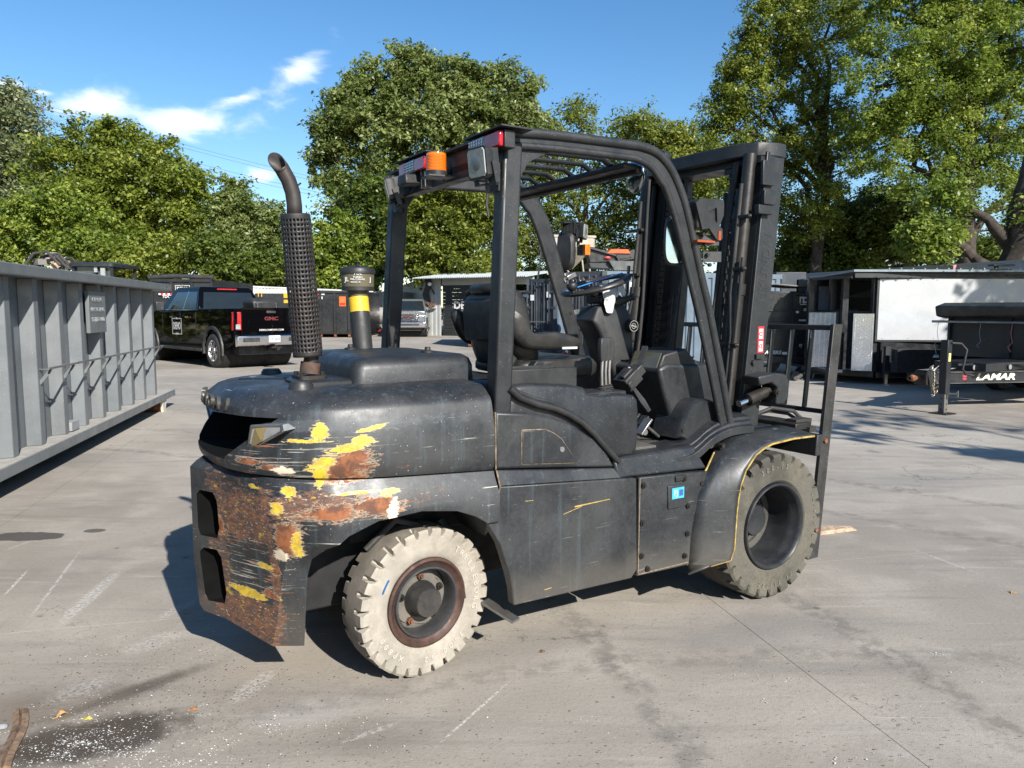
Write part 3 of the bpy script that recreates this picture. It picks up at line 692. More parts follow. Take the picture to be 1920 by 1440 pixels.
# ---- air intake with pre-cleaner bowl (far side of the hood)
ix = .05
def ip(px, py): return fl(px, py, 'x', ix)
b0, b1 = ip(680, 650), ip(671, 550)
m = MB(); m.tube([b0+(b0-b1)*.3, b0, b1], pxlen(b0, 18.5), 18); m.build('intake_pipe', BLKP, FK, smooth=60)
ban = (b0-b1); m = MB(); m.tube([b1+ban*.085, b1+ban*.36], pxlen(b0, 18.9), 18); m.build('yellow_band', YEL, FK, smooth=60)
s_ = pxlen(ip(671, 520), 31)
cx = ip(671, 545); 
def lz(py): return ip(671, py).z-cx.z
m = MB(); m.lathe([(.05,lz(556)),(.055,lz(545)),(s_*.93,lz(541)),(s_*.97,lz(536)),(s_,lz(512)),(s_,lz(511))], 'z', 28, cx)
bowl = m.build('precleaner_bowl', mat('olive_bowl', (.105,.09,.052), .32, var=.2, dust=.2), FK, smooth=50)
m = MB(); m.lathe([(s_*1.05,lz(514)),(s_*1.07,lz(508)),(s_*.98,lz(503)),(s_*.6,lz(500)),(s_*.3,lz(499)),(s_*.12,lz(498)),(s_*.15,lz(494)),(s_*.25,lz(492)),(.001,lz(491))], 'z', 28, cx); m.build('precleaner_lid', BLKP, FK, smooth=40)
m = MB(); m.lathe([(s_*.98,lz(545)),(s_*.98,lz(538)),(s_*.8,lz(537))], 'z', 28, cx); m.build('bowl_rim', BLKP, FK)
camdir = Vector((_O.x-cx.x, _O.y-cx.y, 0)).normalized(); tdx = Vector((0,0,1)).cross(camdir)
for ch, dz, du, sz in (('YOE', lz(514), 0, .022), ('JL', lz(525), -.052, .03), ('J', lz(525), .06, .03), ('TURBO', lz(521), .0, .014), ('PRE-CLEANER', lz(525), .0, .011), ('MODEL 48', lz(530), -.01, .010)):
    text(ch, sz, WHITE, FK, cx+camdir*(s_+.0005-du*du/(2*s_))+tdx*du+Vector((0,0,dz)), basis(tdx-camdir*(du/s_), (0,0,1)), .0006, .01, 'bowl_print')

# ---- chassis under the body
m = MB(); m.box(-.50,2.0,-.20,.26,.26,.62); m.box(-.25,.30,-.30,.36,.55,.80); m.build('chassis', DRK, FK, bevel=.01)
m = MB(); m.bar((0,-.40,.32),(0,.46,.32),.11,.12); m.cyl((0,-.36,.22),(0,-.36,.42),.05); m.cyl((0,.42,.22),(0,.42,.42),.05); m.bar((-.14,-.33,.36),(-.02,-.38,.36),.05,.05); m.build('steer_axle', GREASE, FK, bevel=.006)
m = MB(); m.tube([(-.22,-.40,.55),(-.1,-.42,.66),(.06,-.40,.60),(.16,-.36,.45)],.014,8); m.tube([(.20,-.45,.28),(.18,-.42,.50),(.12,-.38,.62)],.02,8); m.split('hydraulic_hose', RUB, FK)
m = MB(); m.bar((.30,-.46,.245),(.36,-.62,.20),.05,.012); m.build('step_bracket', STEEL, FK)
m = MB(); m.cyl((1.92,-.45,.39),(1.92,.5,.39),.11); m.build('drive_axle', GREASE, FK)

# ---- lower side panels
def side_plate(name, pts, y, th=.05, m_=PAINT, bev=.006, parent=FK, mirror=False):
    yy0, yy1 = (y, y+th) if not mirror else (2*YC-y, 2*YC-y-th)
    mb = MB(); mb.prism(pts, 'y', yy0, yy1); return mb.build(name, m_, parent, bevel=bev)
low = [(.270,.795), (.93,.748), (1.02,.74), (1.035,.30), (1.0,.262), (.345,.272), (.337,.345), (.318,.42), (.275,.55), (.21,.655), (.262,.72)]
mid = [(1.04,.738), (1.30,.728), (1.50,.715), (1.455,.62), (1.415,.50), (1.395,.40), (1.385,.255), (1.04,.262)]
for mir in (False, True):
    side_plate('side_panel', low, -.628, .05, mirror=mir)
    side_plate('access_panel', mid, -.622, .04, mirror=mir)
m = MB()
for (x_, z_) in ((1.065,.70),(1.06,.52),(1.06,.36),(1.33,.70),(1.36,.56),(1.36,.42),(1.345,.31),(1.10,.29)):
    m.cyl((x_,-.620,z_),(x_,-.634,z_),.013,n=12); m.hexnut((x_,-.634,z_),(x_,-.641,z_),.008)
m.split('panel_bolt', GREASE, FK)
m = MB(); m.box(1.045,1.375,-.6235,-.622,.268,.273); m.box(1.043,1.048,-.6235,-.622,.275,.735); m.split('seam_edge', SEAMM, FK)
# fuel hatch with a blue sticker
m = MB(); m.prism([(1.222,.675),(1.345,.672),(1.335,.60),(1.315,.56),(1.225,.56)], 'y', -.622, -.630); m.build('fuel_hatch', PAINT, FK, bevel=.004)
m = MB(); m.box(1.245,1.325,-.6325,-.630,.608,.662); m.build('blue_sticker', mat('sticker_blue', (.05,.33,.50), .4), FK)
text('FJ', .04, mat('sticker_pale', (.35,.65,.7), .5), FK, (1.27,-.6328,.635), basis((1,0,0),(0,0,1)), .0004, .02, 'sticker_print')
m = MB(); m.box(1.292,1.318,-.6335,-.6326,.62,.65); m.build('sticker_shield', mat('sticker_dark', (.03,.08,.25), .5), FK)
m = MB(); m.box(1.27,1.34,-.6325,-.622,.692,.716); m.build('latch_plate', BLK, FK, bevel=.003)
# yellow scratches gouged in the panel
m = MB()
for (xa, za, xb, zb, w_) in ((.66,.655,.86,.662,.006), (.60,.63,.70,.652,.004), (.40,.716,.44,.714,.004), (.50,.31,.54,.312,.004)):
    m.hexa([(xa,-.6288,za-w_/2),(xb,-.6288,zb-w_/4),(xb,-.628,zb-w_/4),(xa,-.628,za-w_/2)], [(xa,-.6288,za+w_/2),(xb,-.6288,zb+w_/4),(xb,-.628,zb+w_/4),(xa,-.628,za+w_/2)])
m.split('paint_gouge', EDGEY, FK, smooth=0)
# belt strip above
for mir in (False, True):
    g = (lambda y: 2*YC-y) if mir else (lambda y: y)
    m = MB(); m.hexa([(.270,g(-.632),.797),(.925,g(-.632),.752),(.925,g(-.56),.752),(.270,g(-.56),.797)], [(.270,g(-.602),.858),(.905,g(-.602),.795),(.905,g(-.56),.795),(.270,g(-.56),.858)]); m.build('belt_strip', PAINT, FK, bevel=.005)
# upper cowl with storage door
cow = [(.270,.863), (.268,1.102), (.43,1.085), (.557,1.052), (.667,1.012), (.784,.94), (.86,.866), (.908,.800)]
for mir in (False, True):
    side_plate('side_cowl', cow, -.605, .12, mirror=mir, bev=.012)
sdp = [(.396,1.014),(.513,1.008),(.56,.987),(.601,.958),(.687,.846),(.396,.872)]
m = MB(); m.prism(sdp, 'y', -.604, -.612); m.build('storage_door', PAINT, FK, bevel=.005)
m = MB(); 
sq = sdp+[sdp[0]]
m.tube([(x_, -.605, z_) for x_, z_ in sq], .004, 6); m.build('door_gasket', SEAMM, FK)
m = MB(); m.cyl((.60,-.6095,.915),(.60,-.616,.915),.012,n=16); m.build('door_lock', CHROME, FK)
m = MB(); m.tube([(.266,-.606,1.10),(.268,-.607,.864)], .004, 6); m.tube([(.268,-.612,.86),(.272,-.634,.795),(.255,-.635,.72),(.205,-.634,.655)], .004, 6); m.split('seam_edge', SEAMM, FK)

# ---- seat-side console over the engine: rounded plastic hump
def smoothpoly(pts, k=2):
    for _ in range(k):
        q = []
        for i in range(len(pts)):
            a, b = pts[i], pts[(i+1)%len(pts)]
            q += [tuple(a[j]*.8+b[j]*.2 for j in range(2)), tuple(a[j]*.2+b[j]*.8 for j in range(2))]
        pts = q
    return pts
con = smoothpoly([(.30,.86), (.34,1.17), (.385,1.21), (.74,1.185), (.77,1.135), (1.05,1.125), (1.085,1.09), (1.085,.86), (1.05,.82)], 1)
m = MB()
def inset(pts, d):
    cx_ = sum(p[0] for p in pts)/len(pts); cz_ = sum(p[1] for p in pts)/len(pts)
    return [(cx_+(p[0]-cx_)*(1-d*2.2), cz_+(p[1]-cz_)*(1-d*2.6)) for p in pts]
m.loft([[(x, y_, z) for x, z in inset(con, d)] for y_, d in ((-.575,.05),(-.57,.022),(-.555,.006),(-.53,0),(.59,0),(.63,.03))])
m.build('seat_console', PAINT_TOP, FK, smooth=45)
m = MB(); tr = [fl(x_, y_, 'y', -.598) for x_, y_ in ((956,728),(975,745),(1008,758),(1040,765),(1066,776),(1090,791),(1113,812),(1135,838),(1160,866))]
m.tube(tr, .016, 8); m.tube([p+Vector((0,.03,.022)) for p in tr], .012, 8); m.split('cowl_moulding', BLKP, FK, smooth=60)
# tray on the console
m = MB(); m.box(.38,.74,-.53,-.515,1.15,1.262); m.box(.38,.74,-.36,-.345,1.15,1.262); m.box(.38,.395,-.515,-.36,1.15,1.262); m.box(.725,.74,-.515,-.36,1.15,1.25); m.box(.395,.725,-.515,-.36,1.15,1.21); m.build('console_tray', BLKP, FK, bevel=.004)

# ---- floor, step and cowl round the front
m = MB(); m.box(1.02,1.80,-.52,.58,.80,.838); m.build('floor_plate', mat('worn_floor_mat', (.03,.029,.027), .7, dust=.55, dustcol=(.13,.12,.10), bump=.3, bs=120), FK, bevel=.006)
m = MB(); m.box(1.06,1.26,-.50,-.26,.838,.852); m.build('floor_mat', mat('ribbed_mat', (.04,.038,.036), .8, dust=.6, dustcol=(.16,.15,.13)), FK, bevel=.003)
for mir in (False, True):
    g = (lambda y: 2*YC-y) if mir else (lambda y: y)
    m = MB(); m.loft([[(.915,g(-.615),.742),(1.02,g(-.615),.742),(1.50,g(-.615),.728),(1.50,g(-.40),.728),(.915,g(-.40),.742)], [(.905,g(-.60),.835),(1.02,g(-.585),.838),(1.44,g(-.575),.845),(1.5,g(-.40),.845),(.905,g(-.40),.838)]]); m.build('step_sill', PAINT_TOP, FK, bevel=.012)
    # stepped cowl rising over the fender: terraces with crisp edges
    base_ = [(1.27,.80), (1.40,.812), (1.47,.838), (1.54,.878), (1.62,.908), (1.72,.925), (1.86,.925)]
    prf = [(-.600,-.04), (-.598,.0), (-.575,.004), (-.570,.020), (-.548,.024), (-.543,.040), (-.515,.044), (-.505,.050), (-.40,.052), (-.40,-.06)]
    rows = [[(x+(.03 if dz > .03 else (.015 if dz > .01 else 0)), g(yy_), z+dz-.01) for yy_, dz in prf] for x, z in cr(base_, 3)]
    m = MB(); m.loft(rows, cap=True, closed=True); m.build('stepped_cowl', PAINT_TOP, FK, smooth=28, bevel=.003)
    # lower front tower beside the steps
    tw = smoothpoly([(1.40,.84), (1.455,.985), (1.50,1.045), (1.56,1.065), (1.67,1.05), (1.70,1.02), (1.745,.90), (1.78,.84)], 1)
    m = MB(); m.loft([[(x, g(y_), z) for x, z in inset(tw, d)] for y_, d in ((-.50,.05),(-.485,.015),(-.47,0),(-.30,0))]); m.build('corner_tower', PAINT_TOP, FK, smooth=45)
m = MB(); m.cyl((1.45,-.502,.905),(1.45,-.495,.905),.014,n=14); m.build('tower_screw', GREASE, FK)

# ---- dashboard
m = MB(); dsh = [(1.50,.84),(1.40,1.10),(1.36,1.22),(1.42,1.245),(1.60,1.235),(1.72,1.235),(1.82,1.21),(1.84,1.0),(1.86,.84)]
m.prism(dsh, 'y', -.40, .46); m.build('dashboard', PAINT_TOP, FK, bevel=.02, seg=3)
m = MB()
db = [fl(a_, b_, 'y', -.34) for a_, b_ in ((1224,690),(1233,664),(1274,652),(1290,672),(1322,696),(1330,718),(1232,706))]
m.loft([[(p.x, y_, p.z) for p in db] for y_ in (-.385,-.375,-.16,-.15)]); m.build('display_housing', BLKP, FK, bevel=.012)
A = Vector((db[0].x+.01, -.27, (db[0].z+db[1].z)/2+.005)); 
m = MB(); dd = (db[1]-db[0]).normalized(); nn = Vector((-dd.z, 0, dd.x))
if nn.x > 0: nn = -nn
c0 = (db[0]+db[1])*.5; 
m = MB()
def q4(o_, w_, h_, off): return [o_+Vector((0,sy*w_,0))+dd*(sz*h_)+nn*off for sy, sz in ((-1,-1),(1,-1),(1,1),(-1,1))]
cc = Vector((c0.x, -.27, c0.z)); m.hexa(q4(cc, .10, .045, .001), q4(cc, .10, .045, .006)); m.build('display_screen', mat('lcd', (.10,.095,.06), .12, coat=.5), FK)
m = MB()
for k in range(3): m.hexa(q4(cc+Vector((0,.10-.025*k,0))+dd*-.052, .007, .004, .006), q4(cc+Vector((0,.10-.025*k,0))+dd*-.052, .007, .004, .010))
m.build('display_button', WHITE, FK)
m = MB()
for k in range(5): m.box(1.40+.03*k,1.42+.03*k,-.10,.02,1.238,1.246)
m.build('dash_vent', DRK, FK)

# ---- fenders: flared sheet over each front wheel
OUT = [(1.335,.225),(1.48,.245),(1.565,.275),(1.588,.33),(1.592,.42),(1.597,.51),(1.605,.58),(1.620,.65),(1.655,.722),(1.728,.794),(1.79,.82),(1.85,.836),(2.02,.848),(2.19,.846)]
INN = [(1.390,.215),(1.392,.25),(1.392,.29),(1.390,.34),(1.390,.40),(1.398,.49),(1.413,.592),(1.450,.65),(1.510,.724),(1.583,.797),(1.68,.855),(1.78,.872),(2.0,.875),(2.19,.872)]
for mir in (False, True):
    g = (lambda y: 2*YC-y) if mir else (lambda y: y)
    def oy(i): return -.722 if i > 1 else -.67
    rows = []
    for i, (o_, n_) in enumerate(zip(OUT, INN)):
        r = []
        inner = -.60 if i < 9 else -.60+.02*(i-8)
        for t, bul in ((0,0),(.35,.004),(.7,.006),(.92,.003),(1,0)):
            r.append((n_[0]*(1-t)+o_[0]*t-bul*(1 if i < 9 else .2), g(inner*(1-t)+oy(i)*t-bul*.5), n_[1]*(1-t)+o_[1]*t+bul*(1 if i > 7 else 0)))
        rows.append(r)
    m = MB(); m.loft(rows, cap=False, closed=False)
    fo = m.build('front_fender', PAINT, FK, smooth=50); md = fo.modifiers.new('t', 'SOLIDIFY'); md.thickness = .008; md.offset = 1 if not mir else -1
    m = MB(); m.tube([Vector(r[-1])+Vector((0, -.004 if not mir else .004, 0)) for r in rows[1:]], .0055, 6); m.build('fender_lip', EDGEY, FK, smooth=60)
    m = MB(); m.tube([Vector(r[0])+Vector((-.004, -.006 if not mir else .006, 0)) for r in rows[:10]], .005, 6); m.build('fender_seam', EDGEY if not mir else SEAMM, FK, smooth=60)
    m = MB(); m.box(1.70,2.19,min(g(-.46),g(-.30)),max(g(-.46),g(-.30)),.80,.872); m.build('fender_shelf', PAINT_TOP, FK, bevel=.006)
    m = MB()
    for (x_, z_) in ((1.42,.235),(1.455,.66),(1.60,.835)): m.cyl((x_,g(-.60),z_),(x_,g(-.628),z_+.0),.012,n=10)
    m.split('fender_bolt', GREASE, FK)

# ================================================================== wheels
def make_wheel(name, Rt, w, rim, front, nl, loc, rz, side, rubber, label):
    """axle along local y, outer face towards -y (turned round for the far side)"""
    wh = bpy.data.objects.new(name, None); COL.objects.link(wh); wh.parent = FK; wh.location = loc
    wh.rotation_euler = (0, 0, rz + (0 if side < 0 else math.pi)); wh['label'] = label
    prof = [(rim, -w*.88, 0), (rim+.012, -w*.97, 0), (rim+(Rt-rim)*.35, -w*1.0, 0), (Rt*.87, -w*.985, 0), (Rt*.885, -w*1.0, 1), (Rt*.955, -w*.995, 1), (Rt*.985, -w*.93, 1), (Rt*.995, -w*.62, 2), (Rt, -w*.42, 3), (Rt, 0, 3)]
    prof = prof + [(r, -h, f) for r, h, f in reversed(prof[:-1])]
    rings = []
    per = 9
    for i in range(nl*per):
        a = 2*math.pi*(i+ (0))/(nl*per); ph = i % per
        ring_ = []
        for j, (r, h, f) in enumerate(prof):
            sidej = -1 if h < 0 else 1
            gph = ph if sidej < 0 else (ph+per//2) % per
            notch = gph in (0, 1)
            if f == 0 or not notch: rr_, hh = r, h
            elif f == 1: rr_, hh = min(r, Rt*.885), h*(.92)
            elif f == 2: rr_, hh = Rt*.915, h
            else: rr_, hh = r, h
            aa = a + (.0 if abs(h) > w*.5 else sidej*0)
            ring_.append((math.cos(aa)*rr_, hh, math.sin(aa)*rr_))
        rings.append(ring_)
    rings.append(rings[0])
    mb = MB(); mb.loft(rings, cap=False, closed=False)
    mb.mi = [1 if sum(math.hypot(mb.v[i][0], mb.v[i][2]) for i in f)/4 > Rt*.975 else 0 for f in mb.f]
    ty = mb.build('tyre', rubber, wh, smooth=28)
    bm = bmesh.new(); bm.from_mesh(ty.data); bmesh.ops.remove_doubles(bm, verts=bm.verts, dist=1e-5); bm.to_mesh(ty.data); bm.free()
    return wh
def arc_text(s, r, y, size, a0, step, m_, parent, flip=False):
    for i, ch in enumerate(s):
        if ch == ' ': continue
        a = a0 - step*i if not flip else a0 + step*i
        pos = Vector((math.cos(a)*r, y, math.sin(a)*r)); up = Vector((math.cos(a), 0, math.sin(a))) * (-1 if flip else 1)
        tx = up.cross(Vector((0,-1,0))) * 1
        tx = Vector((up.z, 0, -up.x))
        text(ch, size, m_, parent, pos, basis(tx, up), .0018, .012, 'tyre_letter')
CREAM = [mat('cream_rubber', (.305,.275,.228), .85, var=.18, vs=8, dust=.8, dustcol=(.15,.132,.105), bump=.3, bs=60, speck=.35, speckcol=(.18,.15,.11)), mat('soiled_tread', (.15,.13,.105), .9, var=.25, vs=9, dust=.5, dustcol=(.095,.085,.07), bump=.4, bs=50)]
CREAM2 = mat('cream_letter', (.39,.36,.31), .8, var=.05)
DUSTY = [mat('dusty_rubber', (.062,.058,.047), .88, var=.35, vs=3.5, dust=.8, dustcol=(.145,.13,.092), bump=.35, bs=60, speck=.3, speckcol=(.3,.28,.22)), mat('dusty_tread', (.032,.030,.026), .9, var=.3, vs=6, dust=.7, dustcol=(.075,.068,.055), bump=.4, bs=50)]
DUSTL = mat('dusty_letter', (.15,.138,.11), .85, var=.2)
def rear_rim(wh, k=1.):
    rimm = mat('rust_rim', (.060,.030,.021), .62, metal=.2, var=.4, vs=18, dust=.3, dustcol=(.05,.035,.03), bump=.2)
    m = MB(); m.lathe([(.188,-.066),(.186,-.084),(.176,-.088),(.168,-.078),(.160,-.070),(.150,-.066)], 'y', 56); m.build('rim_ring', rimm, wh, smooth=45)
    m = MB(); m.lathe([(.151,-.067),(.148,-.078),(.140,-.080),(.134,-.070),(.132,-.045),(.130,.0),(.128,.03)], 'y', 56); m.build('rim', mat('rim_black', (.035,.038,.042), .5, metal=.3, dust=.4, dustcol=(.14,.12,.10)), wh, smooth=45)
    # disc with five rounded lobes cut out of it
    n = 100; prof = []
    for i in range(n):
        a = 2*math.pi*i/n; lob = .5+.5*math.cos(5*a); prof.append((math.cos(a)*(.104+.014*lob), math.sin(a)*(.104+.014*lob)))
    m = MB(); m.lathe([(.131,-.005),(.118,-.012),(.108,-.014)], 'y', 56); m.lathe([(.131,.004),(.10,.0),(.05,.0)], 'y', 56)
    m.prism(prof, 'y', -.020, -.002); m.build('wheel_disc', mat('wheel_grey', (.10,.09,.078), .7, dust=.6, dustcol=(.17,.145,.11), var=.3), wh, smooth=35)
    m = MB(); m.lathe([(.078,.0),(.076,-.03),(.066,-.042),(.063,-.085),(.058,-.093),(.001,-.094)], 'y', 32); m.build('hub_cap', mat('hub_black', (.016,.0155,.015), .55, dust=.3, dustcol=(.12,.10,.08)), wh, smooth=40)
    for i in range(5):
        a = R(20+72*i); m = MB(); c_ = (math.cos(a)*.098, math.sin(a)*.098)
        m.hexnut((c_[0],-.02,c_[1]),(c_[0],-.036,c_[1]),.014); m.cyl((c_[0],-.036,c_[1]),(c_[0],-.047,c_[1]),.007,n=8); m.build('wheel_nut', RUST if i % 2 else GREASE, wh)
STEER = .12
RR = .313
wr = make_wheel('rear_wheel', RR, .085, .188, False, 29, (0,-.412,RR), STEER, -1, CREAM, 'cream rear tyre on rusty rim')
rear_rim(wr)
arc_text('TRELLEBORG', .243, -.0862, .036, R(54), R(7.9), CREAM2, wr)
arc_text('XP800', .240, -.0862, .034, R(236), R(7.6), CREAM2, wr)
arc_text('7.00-12', .240, -.0862, .034, R(-48), R(7.6), CREAM2, wr)
m = MB()
for i in range(8):
    a = R(141+i*1.6); m.box(0,0,0,0,0,0) if False else None
pa = [(math.cos(R(143+t*2.0))*.232, -.0868, math.sin(R(143+t*2.0))*.232) for t in range(8)]
m.tube(pa, .009, 8, oval=.25); m.build('blue_badge', mat('badge_blue', (.03,.12,.32), .4), wr)
wr2 = make_wheel('rear_wheel', RR, .085, .188, False, 29, (0,2*YC+.412,RR), STEER, 1, CREAM, 'cream rear tyre on the far side'); rear_rim(wr2)
def front_rim(wh):
    black = mat('rim_dust_black', (.016,.018,.021), .45, metal=.2, dust=.6, dustcol=(.06,.058,.055), var=.3)
    m = MB(); m.lathe([(.232,-.128),(.228,-.140),(.220,-.143),(.212,-.136),(.206,-.122),(.203,-.10),(.196,-.09),(.192,-.06),(.190,.0),(.186,.03),(.176,.07)], 'y', 60); m.build('rim', black, wh, smooth=45)
    m = MB(); m.lathe([(.20,.05),(.17,.052),(.150,.058),(.148,.072),(.09,.080),(.05,.08)], 'y', 60); m.build('wheel_disc', mat('disc_grey', (.04,.037,.033), .6, dust=.6, dustcol=(.12,.11,.09)), wh, smooth=35)
    m = MB(); m.lathe([(.086,.08),(.086,.0),(.078,-.012),(.001,-.014)], 'y', 32); m.build('hub', black, wh, smooth=35)
    for i in range(6):
        a = R(20+60*i); c_ = (math.cos(a)*.122, math.sin(a)*.122); m = MB(); m.hexnut((c_[0],.078,c_[1]),(c_[0],.055,c_[1]),.016); m.cyl((c_[0],.055,c_[1]),(c_[0],.04,c_[1]),.008,n=8); m.build('wheel_nut', GREASE, wh)
RF = .3885
wf = make_wheel('front_wheel', RF, .14, .232, True, 26, (1.92,-.572,RF), 0, -1, DUSTY, 'dusty black front tyre with deep-dish rim'); front_rim(wf)
arc_text('300-15', .318, -.1412, .036, R(112), R(7), DUSTL, wf)
arc_text('SE-400 D', .325, -.1412, .030, R(25), R(6), DUSTL, wf)
arc_text('250-15 10', .315, -.1412, .030, R(-112), R(6), DUSTL, wf, flip=True)
wf2 = make_wheel('front_wheel', RF, .14, .232, True, 26, (1.92,2*YC+.572,RF), 0, 1, DUSTY, 'dusty black front tyre on the far side'); front_rim(wf2)
# ================================================================== overhead guard
GO = [(.34,2.235),(.60,2.252),(1.0,2.262),(1.08,2.262),(1.16,2.25),(1.22,2.222),(1.27,2.18),(1.315,2.12),(1.37,2.02),(1.43,1.86),(1.50,1.66),(1.545,1.54),(1.64,1.24),(1.755,.86)]
GI = [(.34,2.175),(.60,2.190),(1.0,2.198),(1.06,2.196),(1.12,2.182),(1.165,2.158),(1.205,2.12),(1.245,2.07),(1.30,1.96),(1.36,1.81),(1.43,1.62),(1.475,1.50),(1.57,1.22),(1.685,.86)]
GYo = -.545
for mir in (False, True):
    g = (lambda y: 2*YC-y) if mir else (lambda y: y)
    a_, b_ = cr(GO), cr(GI)
    b_ = [(x+(.006 if z < 2.1 else 0), z+.008) for x, z in b_]; m = MB(); m.tube([(x, g(GYo), z) for x, z in a_], .022, 12); m.tube([(x, g(GYo+.004), z) for x, z in b_], .0165, 12)
    m.loft([[(p[0], g(GYo-.002), p[1]), (p[0], g(GYo+.02), p[1]), (q[0], g(GYo+.02), q[1]), (q[0], g(GYo-.002), q[1])] for p, q in zip(a_, b_)])
    m.build('guard_rail', BLK, FK, smooth=50)
    # rear pillar
    m = MB()
    m.hexa([(.272,g(-.595),1.085),(.352,g(-.595),1.085),(.352,g(-.51),1.085),(.272,g(-.51),1.085)], [(.335,g(-.565),2.20),(.425,g(-.565),2.20),(.425,g(-.49),2.20),(.335,g(-.49),2.20)])
    m.build('rear_pillar', BLK, FK, bevel=.012, seg=3)
    m = MB(); m.prism([(.41,2.20),(.62,2.20),(.54,2.165),(.47,2.13),(.425,2.06),(.40,2.05)], 'y', g(-.535), g(-.527)); m.build('gusset', BLK, FK)
    m = MB(); m.lathe([(.001,-.02),(.028,-.02),(.030,.0),(.024,.02),(.001,.03)], 'x', 12, (1.27, g(-.50), 2.245)); m.build('guard_boss', BLK, FK)
# rear header, front beam, roof bars
m = MB(); m.box(.335,.47,-.50,.56,2.125,2.165); m.box(.335,.375,-.49,.55,2.10,2.215); m.box(.335,.50,-.49,.55,2.205,2.222); m.build('rear_header', BLK, FK, bevel=.005)
m = MB(); m.box(1.02,1.11,-.50,.56,2.168,2.195); m.box(1.10,1.135,-.50,.56,2.150,2.190); m.build('front_beam', BLK, FK, bevel=.008)
for k in range(6):
    y_ = -.39+.155*k
    m = MB(); m.tube([(.46,y_,2.185),(.54,y_,2.212),(.98,y_,2.222),(1.05,y_,2.19)], .017, 8, oval=.7); m.build('roof_bar', BLK, FK, smooth=60)
m = MB(); m.box(.30,.50,-.48,.54,2.222,2.232); m.build('roof_plate', BLK, FK)

# ---- lights
def work_light(c, aim, size=.062, parent=FK, name='work_light'):
    """square lamp with finned back on a bracket, aimed along a vector"""
    z = Vector(aim).normalized(); x = Vector((0,0,1)).cross(z).normalized(); y = z.cross(x)
    T = Matrix.Translation(c) @ Matrix((x, y, z)).transposed().to_4x4()
    m = MB(); m.T = T; s = size
    sq = lambda q, zz, r=.2: [(a*q, b*q, zz) for a, b in ((-1,-1+r),(-1+r,-1),(1-r,-1),(1,-1+r),(1,1-r),(1-r,1),(-1+r,1),(-1,1-r))]
    m.loft([sq(s,.012), sq(s,-.005), sq(s*.85,-.03), sq(s*.5,-.055)])
    for k in range(-4, 5): m.box(k*s*.2-.0022, k*s*.2+.0022, -s*.85, s*.85, -.058, -.006)
    L = m.build(name, BLKP, parent, smooth=30)
    m = MB(); m.T = T; m.loft([sq(s*.88,.0125), sq(s*.86,.017)]); m.build('lamp_glass', CLR, L)
    m = MB(); m.T = T; m.lathe([(s*.75,.0125),(s*.4,.0185),(.001,.0185)], 'z', 16); m.build('reflector', STEEL, L)
    m = MB(); m.T = T
    m.bar((-s*1.08,0,-.02), (-s*1.08,-s*1.3,-.03), .006, .022, (0,0,1)); m.bar((s*1.08,0,-.02), (s*1.08,-s*1.3,-.03), .006, .022, (0,0,1)); m.bar((-s*1.1,-s*1.3,-.03), (s*1.1,-s*1.3,-.03), .022, .006, (0,1,0)); m.cyl((0,-s*1.3,-.03),(0,-s*1.9,-.03),.01)
    m.build('lamp_bracket', BLK, L)
    return L
pR = fl(899, 306, 'x', .22); pL = fl(730, 357, 'x', .25)
work_light(pR, (-1,-.12,-.12)); work_light(pL, (-1,.35,-.25))
m = MB(); m.prism([(-.545,2.0),(-.545,2.115),(-.43,2.115),(-.43,2.06),(-.47,2.0)], 'x', .318, .326)
m.cyl((.326,-.53,2.09),(.31,-.53,2.09),.011,n=8); m.cyl((.326,-.53,2.03),(.31,-.53,2.03),.011,n=8); m.bar((.32,-.44,2.09),(.25,-.43,2.07),.03,.02); m.build('lamp_mount', BLK, FK)
pm = fl(748, 385, 'x', .33); m = MB(); m.lathe([(.001,-.02),(.04,-.02),(.04,.02),(.001,.02)], 'x', 16, pm); m.bar(pm, pL+Vector((.06,0,-.04)), .03,.02); m.build('lamp_mount', BLKP, FK)
# amber beacon
pb = fl(818, 304, 'x', .26); b1_ = fl(818, 322, 'x', .26); bw = pxlen(pb, 19.5); bt = fl(818,287,'x',.26).z
m = MB()
prof = [(bw, b1_.z)]
nrib = 11
for k in range(nrib*2+1):
    z_ = b1_.z+(bt-.012-b1_.z)*k/(nrib*2); prof.append((bw*(1.0 if k % 2 else .965), z_))
prof += [(bw*.93, bt-.003), (bw*.6, bt), (.001, bt)]
m.lathe(prof, 'z', 28, (pb.x, pb.y, 0)); m.build('amber_beacon', AMB, FK, smooth=40)
m = MB(); m.lathe([(.001,b1_.z-.02),(bw*1.02,b1_.z-.02),(bw*1.04,b1_.z),(.001,b1_.z)], 'z', 24, (pb.x, pb.y, 0)); m.bar((pb.x-.05,pb.y+.01,b1_.z-.024),(pb.x+.12,pb.y-.02,b1_.z-.024),.11,.006,(0,0,1)); m.build('beacon_base', BLK, FK)
# reversing sensor under the left lamp
ps = fl(770, 338, 'x', .27); m = MB(); m.loft([[(ps.x-.05,ps.y+a,ps.z+b) for a, b in ((-.055,-.028),(.055,-.028),(.045,.022),(-.045,.022))], [(ps.x+.05,ps.y+a,ps.z+b) for a, b in ((-.045,-.02),(.045,-.02),(.035,.03),(-.035,.03))]]); m.build('reverse_alarm', BLKP, FK, bevel=.008)
